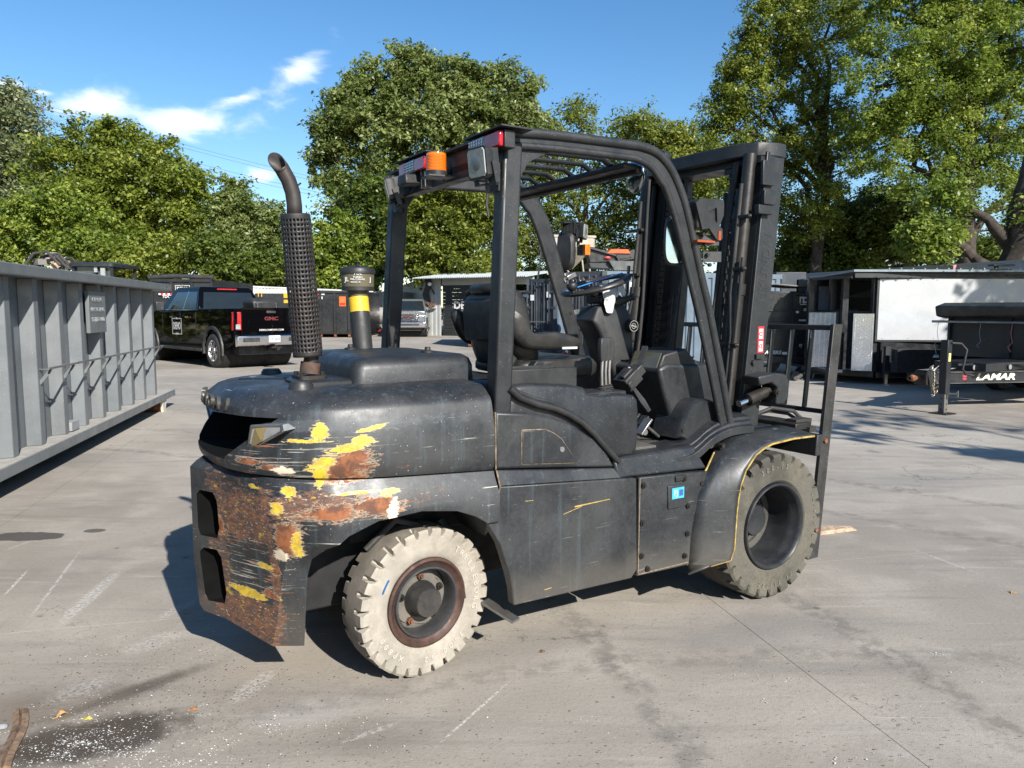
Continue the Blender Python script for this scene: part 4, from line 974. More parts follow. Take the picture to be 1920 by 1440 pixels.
# combination lamps
def combo(c, w, h, order):
    nonlocal_parts = []
    xs = [-.5, -.13, .42] if order == 'L' else [-.5, -.02]
    base = MB(); base.box(c.x, c.x+.05, c.y-w*.52, c.y+w*.52, c.z-h*.56, c.z+h*.56); B_ = base.build('combination_lamp', BLKP, FK, bevel=.004)
    seq = [(-.5,-.15,REDL),(-.15,.45,CLR),(.45,.5,REDL)] if order == 'R' else [(-.5,-.12,REDL),(-.12,.25,CLR),(.25,.5,REDL)]
    if order == 'R': seq = [(-.5,.0,REDL),(.0,.5,CLR)]
    for a, b, mt in seq:
        q = MB(); q.box(c.x-.022, c.x-.0005, c.y+w*a+.001, c.y+w*b-.001, c.z-h/2, c.z+h/2); L_ = q.build('lens', mt, B_, bevel=.006)
        if mt is CLR:
            d = MB()
            nn_ = 6
            for i in range(nn_):
                for j in range(4): d.ball((c.x-.024, c.y+w*(a+(b-a)*(i+.5)/nn_), c.z-h*.4+h*.8*(j+.5)/4), .006, 8, (.4,1,1))
            d.build('led_dots', CHROME, B_)
c1 = fl(778, 313, 'x', .30); w1 = (fl(752,320,'x',.30)-fl(800,305,'x',.30)).length
combo(Vector((.30, c1.y, c1.z)), w1, .062, 'L')
c2 = fl(915, 270, 'x', .30); w2 = (fl(885,278,'x',.30)-fl(943,262,'x',.30)).length
combo(Vector((.30, c2.y, c2.z)), w2, .062, 'R')
for c_, w_ in ((c1,w1),(c2,w2)):
    m = MB(); m.box(.27,.42,c_.y-w_*.62,c_.y+w_*.62,c_.z+.04,c_.z+.046); m.build('lamp_hood', BLK, FK)
m = MB()
for (y_, z_) in ((-.1,2.16),(.1,2.17),(.25,2.15)): m.tube([(.34,y_,z_),(.31,y_+.03,z_-.05),(.33,y_+.09,z_-.04),(.35,y_+.12,z_)], .006, 6)
m.tube([(.33,-.46,2.15),(.30,-.48,1.95),(.305,-.49,1.9)], .005, 6); m.split('lamp_cable', RUB, FK)
m = MB(); m.box(.30,.33,.14,.15,2.10,2.20); m.box(.30,.34,.10,.11,2.10,2.20); m.split('header_bracket', STEEL, FK)

# ---- mirrors
pm = fl(1192, 330, 'y', -.33)
m = MB(); m.ball((pm.x,pm.y,pm.z), .085, 24, (.30,.75,1)); m.build('inner_mirror', mat('round_mirror', (.35,.38,.40), .06, metal=1, var=.05), FK)
m = MB(); m.tube([pm+Vector((0,0,.03)), (1.10,-.30,2.15)], .008, 8); m.build('mirror_arm', BLKP, FK)
MIR = mat('mirror_glass', (.62,.66,.66), .03, metal=1, var=.02)
def side_mirror(cx_, cy_, cz_, wy, wz, ang, name='side_mirror'):
    T = Matrix.Translation((cx_,cy_,cz_)) @ Matrix.Rotation(ang, 4, 'Z')
    def ov(s, x): 
        return [(x, math.copysign(abs(math.cos(t))**.6, math.cos(t))*wy*s, math.copysign(abs(math.sin(t))**.6, math.sin(t))*wz*s) for t in [2*math.pi*i/28 for i in range(28)]]
    m = MB(); m.T = T; m.loft([ov(.96,-.012), ov(1,-.004), ov(1,.012), ov(.8,.028)]); B_ = m.build(name, BLKP, FK, smooth=40)
    m = MB(); m.T = T; m.loft([ov(.88,-.0125), ov(.86,-.015)]); m.build('mirror_glass', MIR, B_)
    return B_
q_ = fl(1266, 452, 'y', -.44); side_mirror(q_.x, q_.y, q_.z, .055, .128, R(52))
m = MB(); m.box(q_.x+.02,q_.x+.06,q_.y+.0,q_.y+.05,q_.z-.10,q_.z+.08); m.bar((q_.x+.05,q_.y,q_.z+.05),(1.60,-.50,q_.z+.03),.014,.014); m.build('mirror_bracket', BLKP, FK)
q_ = fl(1062, 470, 'y', .66); side_mirror(q_.x, q_.y, q_.z, .065, .125, R(200))
for k, (a_, b_) in enumerate(((1086,470),)):
    q2 = fl(a_, b_, 'y', .66); m = MB(); m.box(q2.x-.01,q2.x+.03,q2.y-.05,q2.y+.01,q2.z-.03,q2.z+.035); m.build('turn_signal', BLKP, FK); m = MB(); m.box(q2.x-.01,q2.x+.03,q2.y-.075,q2.y-.051,q2.z-.03,q2.z+.035); m.build('turn_signal_lens', AMB, FK)
q3 = fl(1094, 434, 'y', .62); work_light(q3, (.6,-.8,-.05), .05)
q4_ = fl(1070, 428, 'y', .66); work_light(q4_, (.7,.6,0), .045)
m = MB(); m.bar(fl(1052,418,'y',.64), fl(1090,418,'y',.64), .06, .006); m.build('light_visor', BLK, FK)

# right front lamp carrier: folded plate with a triangular window and an amber lens
py_ = -.60
tri = [fl(a_, b_, 'y', py_) for a_, b_ in ((1307,372),(1310,372),(1357,377),(1357,398),(1348,432),(1355,452),(1352,450),(1340,448),(1328,425),(1318,430),(1305,380))]
o2 = [(p.x, p.z) for p in [fl(a_, b_, 'y', py_) for a_, b_ in ((1305,380),(1316,371),(1357,375),(1358,384),(1357,404),(1349,424),(1355,430),(1355,447),(1351,451),(1344,449),(1330,428),(1317,430))]]
m = MB(); m.prism(o2, 'y', py_, py_+.012); lc = m.build('lamp_carrier', BLKP, FK, smooth=20)
hole = [(p.x, p.z) for p in [fl(a_, b_, 'y', py_) for a_, b_ in ((1329,398),(1344,389),(1345,419))]]
kx = MB(); kx.prism(hole, 'y', py_-.1, py_+.1); cut(lc, [kx.build('k', DRK, smooth=0)])
p_ = fl(1318, 372, 'y', py_); p2 = fl(1357, 376, 'y', py_); m = MB(); m.hexa([(p_.x-.02,py_+.012,p_.z-.14),(p2.x-.03,py_+.012,p_.z-.14),(p2.x-.03,py_+.10,p_.z-.14),(p_.x-.02,py_+.10,p_.z-.14)], [(p_.x-.02,py_+.012,p_.z-.005),(p2.x,py_+.012,p2.z-.005),(p2.x,py_+.10,p2.z-.005),(p_.x-.02,py_+.10,p_.z-.005)]); m.build('headlamp_housing', BLKP, FK, bevel=.008)
p_ = fl(1349, 442, 'y', py_-.002); m = MB(); m.box(p_.x-.008,p_.x+.010,py_-.004,py_+.05,p_.z-.022,p_.z+.022); m.build('turn_signal_lens', mat('dull_orange', (.30,.055,.012), .4), FK)
p_ = fl(1330, 452, 'y', py_); m = MB(); m.box(p_.x-.07,p_.x+.05,py_+.01,py_+.09,p_.z-.006,p_.z+.004); m.build('turn_signal_lens', mat('dull_orange', (.30,.055,.012), .4), FK)
m = MB(); m.bar((1.47,-.545,1.86),(1.56,-.59,1.86),.012,.05); m.bar((1.50,-.545,1.78),(1.58,-.59,1.78),.012,.05)
for (x_, z_) in ((1.475,1.885),(1.49,1.84),(1.51,1.79),(1.525,1.74)): m.cyl((x_,-.562,z_),(x_,-.575,z_),.010,n=6)
m.split('carrier_arm', BLK, FK)

# ================================================================== mast (leans forward with height)
TILT = math.tan(R(5.6))
def MX(x, z): return 1.965 + x + (z-.9)*TILT
def mast_bar(mb, x0, x1, y0, y1, z0, z1):
    mb.hexa([(MX(x0,z0),y0,z0),(MX(x1,z0),y0,z0),(MX(x1,z0),y1,z0),(MX(x0,z0),y1,z0)], [(MX(x0,z1),y0,z1),(MX(x1,z1),y0,z1),(MX(x1,z1),y1,z1),(MX(x0,z1),y1,z1)])
for sg in (-1, 1):
    g = lambda y: YC+sg*y
    m = MB(); lo, hi = .12, 2.375
    mast_bar(m, -.03, .115, g(.475), g(.455), lo, hi)                 # web
    mast_bar(m, -.03, -.008, g(.455), g(.395), lo, hi); mast_bar(m, .093, .115, g(.455), g(.395), lo, hi)
    m.build('outer_mast_rail', BLK, FK, bevel=.004)
    m = MB(); lo, hi = .25, 2.36
    mast_bar(m, .0, .11, g(.385), g(.365), lo, hi); mast_bar(m, .0, .018, g(.365), g(.315), lo, hi); mast_bar(m, .092, .11, g(.365), g(.315), lo, hi)
    m.build('inner_mast_rail', GREASE, FK, bevel=.003)
    m = MB(); mast_bar(m, .02, .10, g(.205), g(.185), .3, 2.34); mast_bar(m, .02, .034, g(.30), g(.205), .3, 2.34); mast_bar(m, .086, .10, g(.30), g(.205), .3, 2.34); mast_bar(m, .03, .09, g(.150), g(.135), .3, 2.20); m.build('third_stage_rail', GREASE, FK, bevel=.003)
    m = MB(); m.cyl((MX(-.085,.25), g(.405), .25), (MX(-.085,1.62), g(.405), 1.62), .041, n=20); m.cyl((MX(-.085,1.62), g(.405), 1.62), (MX(-.085,2.36), g(.405), 2.36), .036, n=20)
    m.cyl((MX(-.085,1.60), g(.405), 1.60), (MX(-.085,1.66), g(.405), 1.66), .047, n=20); m.build('lift_cylinder', GREASE, FK, smooth=50)
    m = MB(); m.tube([(MX(-.125,z_), g(.40 + (.03 if z_ < 1.4 else 0)), z_) for z_ in (.9,1.3,1.38,1.6,1.75,1.95,2.2)], .012, 8); m.tube([(MX(-.125,z_), g(.46), z_) for z_ in (.9,1.2,1.5,1.72,1.8)], .010, 8); m.split('mast_hose', RUB, FK, smooth=60)
    m = MB()
    for z_ in (1.33, 1.74, 2.02): m.bar((MX(-.12,z_), g(.36), z_), (MX(-.12,z_), g(.47), z_), .03, .02); m.cyl((MX(-.135,z_), g(.47), z_),(MX(-.12,z_), g(.485), z_),.012,n=8)
    m.split('hose_clamp', GREASE, FK, bevel=.003)
    # lifting chain: links one by one
    mlink = MB(); mlink.box(-.004,.004,-.018,.018,-.014,.014)
    ch = bpy.data.meshes.new('chain_link'); 
    l0 = mlink.build('chain_link', mat('chain_steel', (.05,.042,.035), .45, metal=.6, dust=.4, dustcol=(.10,.06,.03)), FK, smooth=0, bevel=0)
    zs = [.55+.034*k for k in range(52)]
    l0.location = (MX(-.03,zs[0]), g(.25), zs[0]); 
    for k, z_ in enumerate(zs[1:]):
        c_ = l0.copy(); COL.objects.link(c_); c_.location = (MX(-.03+(.006 if k % 2 else 0),z_), g(.25+(.004 if k % 2 else 0)), z_)
    m = MB(); mast_bar(m, -.05, -.01, g(.30), g(.20), 2.28, 2.36); m.lathe([(.001,-.03),(.05,-.03),(.05,.03),(.001,.03)], 'y', 20, (MX(.02,2.26), g(.25), 2.26)); m.build('chain_sheave', GREASE, FK)
m = MB()
for k, (y_, x_) in enumerate(((-.33,-.10),(-.30,-.11),(.10,-.05),(.34,-.11))): m.tube([(MX(x_+.02*math.sin(z_*3+k),z_), YC+y_+.012*math.sin(z_*4+k*2), z_) for z_ in (.95,1.15,1.35,1.55,1.75,1.95,2.15,2.33)], .011, 8)
m.split('mast_hose', RUB, FK, smooth=60)
# top plate bowed to the rear
tp = [(-.135,.0),(-.13,-.25),(-.115,-.36),(-.07,-.44),(-.01,-.475),(.06,-.485),(.115,-.480),(.115,-.37),(.0,-.33),(-.04,-.2),(-.045,.0)]
tp = tp + [(x, -y) for x, y in reversed(tp[1:-1])]
m = MB(); m.prism([(MX(x,2.40), YC+y) for x, y in tp], 'z', 2.350, 2.425); m.build('mast_top_plate', BLK, FK, bevel=.006)
for z_ in (.95, 1.55):
    pass
m = MB(); mast_bar(m, -.06, .10, YC-.46, YC+.46, 2.315, 2.347); m.build('top_cross_plate', BLK, FK)
m = MB(); m.prism([(MX(-.02,.93),-.30+YC),(MX(-.05,.93),0+YC),(MX(-.02,.93),.30+YC),(MX(.03,.93),.30+YC),(MX(.03,.93),-.30+YC)], 'z', .86, .93); m.split('mast_cross_member', GREASE, FK, bevel=.004)
# tilt cylinder and its lug on the rail
m = MB(); a_ = fl(1385,757,'y',-.50); b_ = fl(1425,740,'y',-.50); m.cyl(a_, b_, .018, n=16); m.build('tilt_rod', CHROME, FK)
m = MB(); c_ = fl(1438,733,'y',-.50); m.cyl(fl(1402,750,'y',-.50), c_, .033, n=18); m.build('tilt_cylinder', GREASE, FK)
m = MB(); lug = [fl(a1,b1,'y',-.505) for a1, b1 in ((1407,705),(1440,698),(1458,700),(1465,715),(1463,745),(1452,757),(1440,756),(1443,725),(1432,716),(1410,722))]
m.loft([[(p.x,y_,p.z) for p in lug] for y_ in (-.56,-.45)]); m.build('tilt_lug', BLK, FK, bevel=.008)
p_ = fl(1454,736,'y',-.56); m = MB(); m.cyl((p_.x,-.558,p_.z),(p_.x,-.575,p_.z),.018,n=12); m.cyl((p_.x,-.575,p_.z),(p_.x,-.583,p_.z),.010,n=6); m.build('lug_bolt', GREASE, FK)
m = MB()
for (pa, pb_) in (((1427,505),(1437,515)),): pass
def on_rail(px, py): return fl(px, py, 'y', -.448)
for (a1, b1, c1_, d1, th) in ((1427,300,1447,350,.018), (1428,356,1448,386,.022), (1415,384,1440,404,.03)):
    p_, q_ = on_rail(a1, b1), on_rail(c1_, d1); m.box(min(p_.x,q_.x), max(p_.x,q_.x), -.448-th, -.446, min(p_.z,q_.z), max(p_.z,q_.z))
m.split('mast_stop', BLK, FK, bevel=.004)
p_, q_ = on_rail(1418,662), on_rail(1436,612); RED_ST = mat('red_sticker', (.50,.02,.03), .5)
m = MB(); m.box(min(p_.x,q_.x)+.01, max(p_.x,q_.x)-.012, -.4468, -.4455, p_.z, q_.z); m.build('warning_sticker', RED_ST, FK)
for dz in (.25,.72):
    z_ = p_.z+(q_.z-p_.z)*dz; m = MB(); cx_ = (p_.x+q_.x)/2
    m.box(cx_-.016,cx_+.016,-.4475,-.4469,z_-.028,z_+.028); m.build('sticker_panel', WHITE, FK)
    m = MB(); m.lathe([(.007,-.0005),(.012,-.0005),(.012,.0005),(.007,.0005)], 'y', 16, (cx_-.003,-.4478,z_)); m.box(cx_+.006,cx_+.010,-.4482,-.4476,z_-.02,z_+.02); m.build('sticker_symbol', RED_ST, FK)
text('HYUNDAI', .085, mat('faint_print', (.017,.018,.020), .6), FK, (MX(.045,1.75), -.4462, 1.75), basis((TILT,0,1), (-1,0,TILT)), .0005, .01, 'mast_lettering')
m = MB(); p_ = on_rail(1412,680); m.hexnut((p_.x,-.446,p_.z),(p_.x,-.46,p_.z),.016); p_ = on_rail(1424,668); m.box(p_.x-.04,p_.x+.02,-.462,-.446,p_.z-.012,p_.z+.012); m.split('rail_fitting', BLK, FK)

# ---- carriage, forks, load backrest
def CX(x, z): return 2.40 + x + (z-.9)*TILT
def car_bar(mb, x0, x1, y0, y1, z0, z1): mb.hexa([(CX(x0,z0),y0,z0),(CX(x1,z0),y0,z0),(CX(x1,z0),y1,z0),(CX(x0,z0),y1,z0)], [(CX(x0,z1),y0,z1),(CX(x1,z1),y0,z1),(CX(x1,z1),y1,z1),(CX(x0,z1),y1,z1)])
m = MB(); car_bar(m,-.02,.03,-.62,.68,.70,.82); m.build('carriage_bar', BLK, FK, bevel=.006)
m = MB(); car_bar(m,-.02,.03,-.62,.68,.22,.32); m.build('carriage_bar', BLK, FK, bevel=.006)
m = MB(); 
for s_ in (-1,1): car_bar(m,-.25,.0,YC+s_*.26,YC+s_*.22,.25,.84)
m.build('carriage_plate', GREASE, FK, bevel=.006)
m = MB(); car_bar(m,-.14,.0,-.56,.60,.845,.885); m.build('side_shift_bar', GREASE, FK, bevel=.006)
m = MB(); car_bar(m,-.10,.04,-.53,-.46,.875,.90); car_bar(m,-.04,.02,-.58,-.50,.83,.86); m.tube([(2.2,-.30,.90),(2.3,-.36,.95),(2.42,-.42,.93),(2.46,-.45,.88)], .012, 8); m.tube([(2.2,-.28,.90),(2.3,-.34,.93),(2.42,-.38,.91),(2.46,-.41,.88)], .010, 8); m.split('side_shift_hose', RUB, FK)
WORN = mat('worn_dark_steel', (.028,.028,.028), .45, metal=.3, var=.4, dust=.4, dustcol=(.10,.09,.08), speck=.5)
for s_ in (-1, 1):
    yo = YC+s_*.63
    m = MB(); car_bar(m, .035,.115, yo-.012, yo+.012, .10, 1.44); m.build('backrest_post', WORN, FK, bevel=.003)
    m = MB(); p_ = (CX(.06,.78), YC+s_*.645, .78); m.cyl((p_[0],p_[1]-.01,p_[2]),(p_[0],p_[1]+.01,p_[2]),.014,n=6); p_ = (CX(.06,.27), YC+s_*.645, .27); m.cyl((p_[0],p_[1]-.01,p_[2]),(p_[0],p_[1]+.01,p_[2]),.014,n=6); m.split('backrest_bolt', RUST, FK)
m = MB(); car_bar(m,.05,.075,-.59,.65,1.405,1.435); m.build('backrest_top_bar', BLK, FK, bevel=.004)
m = MB(); car_bar(m,.05,.075,-.59,.65,.93,.955); m.build('backrest_bottom_bar', BLK, FK, bevel=.004)
for k in range(8):
    y_ = -.59+(k+1)*(1.24/9); m = MB(); car_bar(m,.05,.085,y_-.006,y_+.006,.955,1.405); m.build('backrest_upright', BLK, FK, bevel=.002)
# ================================================================== seat
SY = .03
VIN = mat('black_vinyl', (.013,.0125,.012), .42, dust=.4, dustcol=(.065,.058,.045), bump=.15, bs=120)
bk = [(.46,1.22),(.425,1.30),(.405,1.42),(.385,1.54),(.385,1.585),(.41,1.615),(.46,1.625),(.505,1.605),(.53,1.54),(.56,1.40),(.61,1.30),(.60,1.22)]
def ins(pts, k): 
    cx_ = sum(p[0] for p in pts)/len(pts); cz_ = sum(p[1] for p in pts)/len(pts); return [(cx_+(p[0]-cx_)*k, cz_+(p[1]-cz_)*k) for p in pts]
m = MB(); m.loft([[(x+.19, SY+y_, z) for x, z in ins(smoothpoly(bk,1), k)] for y_, k in ((-.205,.62),(-.195,.86),(-.17,.97),(-.13,1),(.13,1),(.17,.97),(.195,.86),(.205,.62))])
m.build('seat_back', VIN, FK, smooth=60)
m = MB(); m.loft([[(x+.195, SY+y_, z) for x, z in [(.37,1.36),(.355,1.50),(.365,1.57),(.40,1.57),(.42,1.36)]] for y_ in (-.17,.17)]); m.build('seat_back_shell', BLKP, FK, bevel=.012)
m = MB(); m.tube([(.59,SY-.18,1.60),(.60,SY-.1,1.622),(.60,SY+.1,1.622),(.59,SY+.18,1.60)], .016, 8); m.tube([(.62,SY-.203,1.25),(.59,SY-.205,1.45),(.585,SY-.195,1.58)], .010, 8); m.split('seat_piping', VIN, FK, smooth=60)
hd = smoothpoly([(.40,1.59),(.37,1.60),(.365,1.635),(.40,1.65),(.44,1.635),(.46,1.60)], 1)
m = MB(); m.loft([[(x+.19, SY+y_*.9, z) for x, z in ins(hd, k)] for y_, k in ((-.13,.6),(-.11,1),(.11,1),(.13,.6))]); m.build('head_pad', VIN, FK, smooth=60)
cu_ = smoothpoly([(.60,1.19),(.60,1.265),(.72,1.275),(.95,1.285),(1.06,1.28),(1.10,1.24),(1.09,1.19),(1.05,1.17)], 2)
m = MB(); m.loft([[(x+.04, SY+y_, z) for x, z in ins(cu_, k)] for y_, k in ((-.24,.75),(-.225,.93),(-.19,1),(.19,1),(.225,.93),(.24,.75))]); m.build('seat_cushion', VIN, FK, smooth=60)
m = MB(); m.box(.60,1.02,SY-.18,SY+.18,1.12,1.18); m.bar((.56,SY-.22,1.22),(.62,SY-.22,1.30),.02,.05); m.build('seat_base', BLKP, FK, bevel=.01)
for s_ in (-1, 1):
    ar = [(.52,1.50),(.56,1.53),(.60,1.44),(.66,1.40),(.80,1.415),(.90,1.395),(.965,1.37),(.97,1.34),(.93,1.318),(.70,1.325),(.62,1.335),(.56,1.39)]
    m = MB(); m.loft([[(x+.01, SY+s_*(.27+y_), z) for x, z in ins(smoothpoly(ar,1), k)] for y_, k in ((-.035,.7),(-.025,.95),(0,1),(.025,.95),(.035,.7))]); m.build('armrest', VIN, FK, smooth=60)
m = MB(); m.box(.84,.93,SY-.312,SY-.304,1.328,1.338); m.build('armrest_badge', WHITE, FK)
m = MB(); m.hexa([(.64,-.26,1.20),(.70,-.26,1.20),(.70,-.22,1.20),(.64,-.22,1.20)], [(.70,-.27,1.275),(.745,-.27,1.265),(.745,-.22,1.265),(.70,-.22,1.275)]); m.build('belt_buckle', BLKP, FK, bevel=.005)

# ================================================================== steering
col = [(1.245,1.535),(1.42,1.555),(1.475,1.50),(1.50,1.28),(1.60,1.05),(1.72,.86),(1.50,.86),(1.36,1.16),(1.25,1.40),(1.21,1.46)]
m = MB(); m.loft([[(x, SY+y_, z) for x, z in ins(col, k)] for y_, k in ((-.09,.86),(-.075,1),(.075,1),(.09,.86))]); m.build('steering_column', BLKP, FK, bevel=.008, smooth=40)
WC = Vector((1.285,SY,1.652)); tilt = R(-17)
T = Matrix.Translation(WC) @ Matrix.Rotation(tilt, 4, 'Y')
m = MB(); m.T = T
m.lathe([(.185+.0145*math.cos(t), .0145*math.sin(t)) for t in [2*math.pi*i/10 for i in range(11)]], 'z', 48); sw = m.build('steering_wheel', mat('wheel_rubber', (.025,.024,.023), .4, dust=.4, dustcol=(.12,.10,.08)), FK, smooth=60)
m = MB(); m.T = T
for a in (90, 215, 325): m.bar((0,0,-.025),(math.cos(R(a))*.178,math.sin(R(a))*.178,0),.03,.012)
m.lathe([(.001,-.05),(.045,-.05),(.05,-.02),(.03,-.008),(.001,-.008)], 'z', 20); m.build('wheel_spoke', BLKP, sw)
m = MB(); m.T = T; kx_, ky_ = math.cos(R(192))*.185, math.sin(R(192))*.185; m.lathe([(.001,.0),(.012,.0),(.012,.02),(.026,.03),(.032,.045),(.026,.06),(.001,.066)], 'z', 16, (kx_,ky_,0)); m.build('spinner_knob', BLKP, sw, smooth=50)
m = MB(); m.T = T
pa, pb_ = Vector((-.165,.05,.016)), Vector((.175,-.02,.018)); m.bar(pa, pb_, .022, .002, (0,0,1)); m.bar(pb_, pb_+Vector((.01,-.02,-.03)), .02,.002,(0,1,0)); m.build('blue_tape_strip', BLUE, sw)
# white rag tied over the hub: crumpled sheet
rg = np.random.RandomState(3); n = 12; vs, fs = [], []
for i in range(n):
    for j in range(n):
        u, v_ = i/(n-1)-.5, j/(n-1)-.5; vs.append((1.34+u*.13+.012*rg.randn(), SY-.03+v_*.16+.008*rg.randn(), 1.655+u*.04+.016*math.sin(u*22+v_*9)+.012*rg.randn()-.35*max(0,abs(v_)-.3)))
for i in range(n-1):
    for j in range(n-1): fs.append((i*n+j,(i+1)*n+j,(i+1)*n+j+1,i*n+j+1))
m = MB(); m.add(vs, fs)
vs2 = [(1.27+.035*(k%3)+.006*rg.randn(), SY-.11+.01*rg.randn(), 1.60-.025*(k//3)) for k in range(15)]
m.add(vs2, [(r*3+c,r*3+c+1,(r+1)*3+c+1,(r+1)*3+c) for r in range(4) for c in range(2)])
m.build('white_rag', mat('rag_cloth', (.42,.415,.40), .9, var=.15, dust=.3), FK, smooth=80, sub=1)
m = MB(); m.tube([(1.36,SY-.08,1.56),(1.38,SY-.11,1.565),(1.40,SY-.15,1.58),(1.415,SY-.175,1.59)], [.022,.024,.016,.020], 10); m.build('direction_lever', BLKP, FK, smooth=60)
m = MB(); m.box(1.27,1.42,SY-.07,SY+.07,1.55,1.60); m.build('column_shroud', BLKP, FK, bevel=.012)
m = MB(); m.lathe([(.001,-.03),(.034,-.03),(.036,0),(.030,.004),(.001,.004)][::-1], 'y', 20, (1.46,SY-.09,1.43)); m.build('column_knob', BLKP, FK)
m = MB(); m.lathe([(.031,-.006),(.027,-.006),(.027,.0),(.031,.0)], 'y', 24, (1.46,SY-.12,1.43)); m.lathe([(.016,-.004),(.012,-.004),(.012,.0),(.016,.0)], 'y', 16, (1.46,SY-.12,1.43)); m.bar((1.44,SY-.123,1.435),(1.48,SY-.123,1.425),.004,.008); m.build('knob_ring', CHROME, FK)
# hydraulic levers with bellows
lx = [(.985,-.41,-.02),(1.02,-.395,.0),(1.055,-.38,.02)]
for k, (x_, y_, dx) in enumerate(lx):
    m = MB(); m.tube([(x_,y_,1.11),(x_-.005,y_+.0,1.22),(x_+.0,y_-.0,1.30)], .0085, 8); m.build('lever_rod', STEEL, FK, smooth=60)
    m = MB(); m.loft([[(x_+a*s1,y_+b*s1*.7,z_) for a, b in ((-.016,-.014),(.016,-.014),(.02,.014),(-.02,.014))] for z_, s1 in ((1.27,.8),(1.30,1.1),(1.345,1.25),(1.375,1.1),(1.385,.7))]); m.build('lever_knob', BLKP, FK, bevel=.004)
    m = MB(); prof = [(.036,1.105)]
    for j in range(9): prof.append((.036-.0026*j-(.007 if j % 2 else 0), 1.107+.006*j))
    m.lathe(prof+[(.001,1.16)], 'z', 16, (x_,y_,0)); m.build('lever_bellows', RUB, FK, smooth=50)
m = MB(); m.box(.80,1.06,-.50,-.34,1.10,1.135); m.build('lever_plate', BLKP, FK, bevel=.006)
# dash switch pods right of the column
m = MB()
T2 = Matrix.Translation((1.19,-.36,1.17)) @ Matrix.Rotation(R(-38), 4, 'Y'); m.T = T2; m.box(-.05,.05,-.05,.05,-.035,.035); m.box(-.035,.035,-.035,.0,.035,.05); m.box(-.05,-.02,-.062,-.05,-.02,.02); m.box(.05,.10,-.03,.03,-.03,.02); m.build('switch_pod', BLKP, FK, bevel=.005)
m = MB(); m.tube([(1.23,-.36,1.12),(1.25,-.40,1.06),(1.28,-.42,1.01)], [.012,.02,.014], 8); m.bar((1.25,-.37,1.22),(1.33,-.33,1.33),.03,.014); m.split('parking_brake_lever', BLKP, FK)
# pedals
for k, (x_, y_) in enumerate(((1.25,-.38),(1.30,-.30),(1.33,-.20))):
    m = MB(); m.bar((x_+.0,y_,.89),(x_+.07,y_,.965),.055,.012,(0,0,1)); m.bar((x_+.05,y_,.93),(x_+.16,y_+.02,.86),.014,.014); m.cyl((x_+.03,y_-.02,.90),(x_+.03,y_+.05,.90),.018,n=10); m.build('pedal', STEEL if k == 0 else BLKP, FK, bevel=.003)
m = MB(); m.tube([(1.10,-.44,1.30-.42),(1.16,-.40,.885),(1.22,-.42,.88)], .01, 8); m.build('floor_cable', RUB, FK)
# grab handle on the far front post
def gp(px, py, y=.60): return fl(px, py, 'y', y)
m = MB(); m.tube([gp(1079,519), gp(1062,521), gp(1050,527), gp(1049,548), gp(1059,586), gp(1066,590), gp(1078,586)], .012, 10); m.build('grab_handle', BLKP, FK, smooth=60)
m = MB(); m.bar(gp(1062,522), gp(1078,514), .03,.03); m.bar(gp(1064,588), gp(1086,584), .03,.03); m.split('handle_clamp', STEEL, FK, bevel=.004)
m = MB(); m.bar(gp(1066,586), gp(1076,606), .012,.003); m.bar(gp(1062,592), gp(1078,592), .012,.003); m.bar(gp(1060,594), gp(1074,604), .010,.003); m.split('red_ribbon', REDF, FK)
m = MB(); m.tube([gp(1060,530,.58), gp(1052,500,.62)], .008, 8); m.build('mirror_stem', BLKP, FK)
m = MB(); m.tube([(1.36,.34,.86),(1.35,.36,1.05),(1.33,.36,1.22)], .016, 8); m.build('gear_lever', BLKP, FK); m = MB(); m.ball((1.33,.36,1.25), .02, 10); m.build('red_lever_knob', REDF, FK)
# ================================================================== yard surroundings
def pw(px, py, Y): return depth(px, py, Y)
def frame(name, x, y, dx, dy, label, cat, group=None, z=0):
    return empty(name, (x, y, z), math.atan2(dy, dx), label, cat, group)
def plane_pick(px, py, P0, n):
    d = sight(px, py); C = Vector((0,0,CAM_H)); t = (Vector(P0)-C).dot(Vector(n))/d.dot(Vector(n)); return C+d*t
def tolocal(p, o):
    c, s = math.cos(o.rotation_euler.z), math.sin(o.rotation_euler.z); x, y = p.x-o.location.x, p.y-o.location.y
    return Vector((c*x+s*y, -s*x+c*y, p.z-o.location.z))

# ------------------------------------------------------------------ grey roll-off container
GREY = mat('grey_container_paint', (.118,.130,.138), .36, var=.12, vs=2.2, dust=.3, dustcol=(.19,.185,.17), streak=.22, speck=.7, speckcol=(.42,.40,.36))
GREYTOP = mat('dusty_rail_top', (.30,.285,.255), .9, var=.15, vs=12)
E0 = ground(328.7, 741, .17); ax = Vector((-.2164,.976,0)); nrm = Vector((.976,.2164,0))
RC = frame('rolloff_container', E0.x, E0.y, -ax.x, -ax.y, 'long grey ribbed roll-off container along the left edge of the yard', 'container')
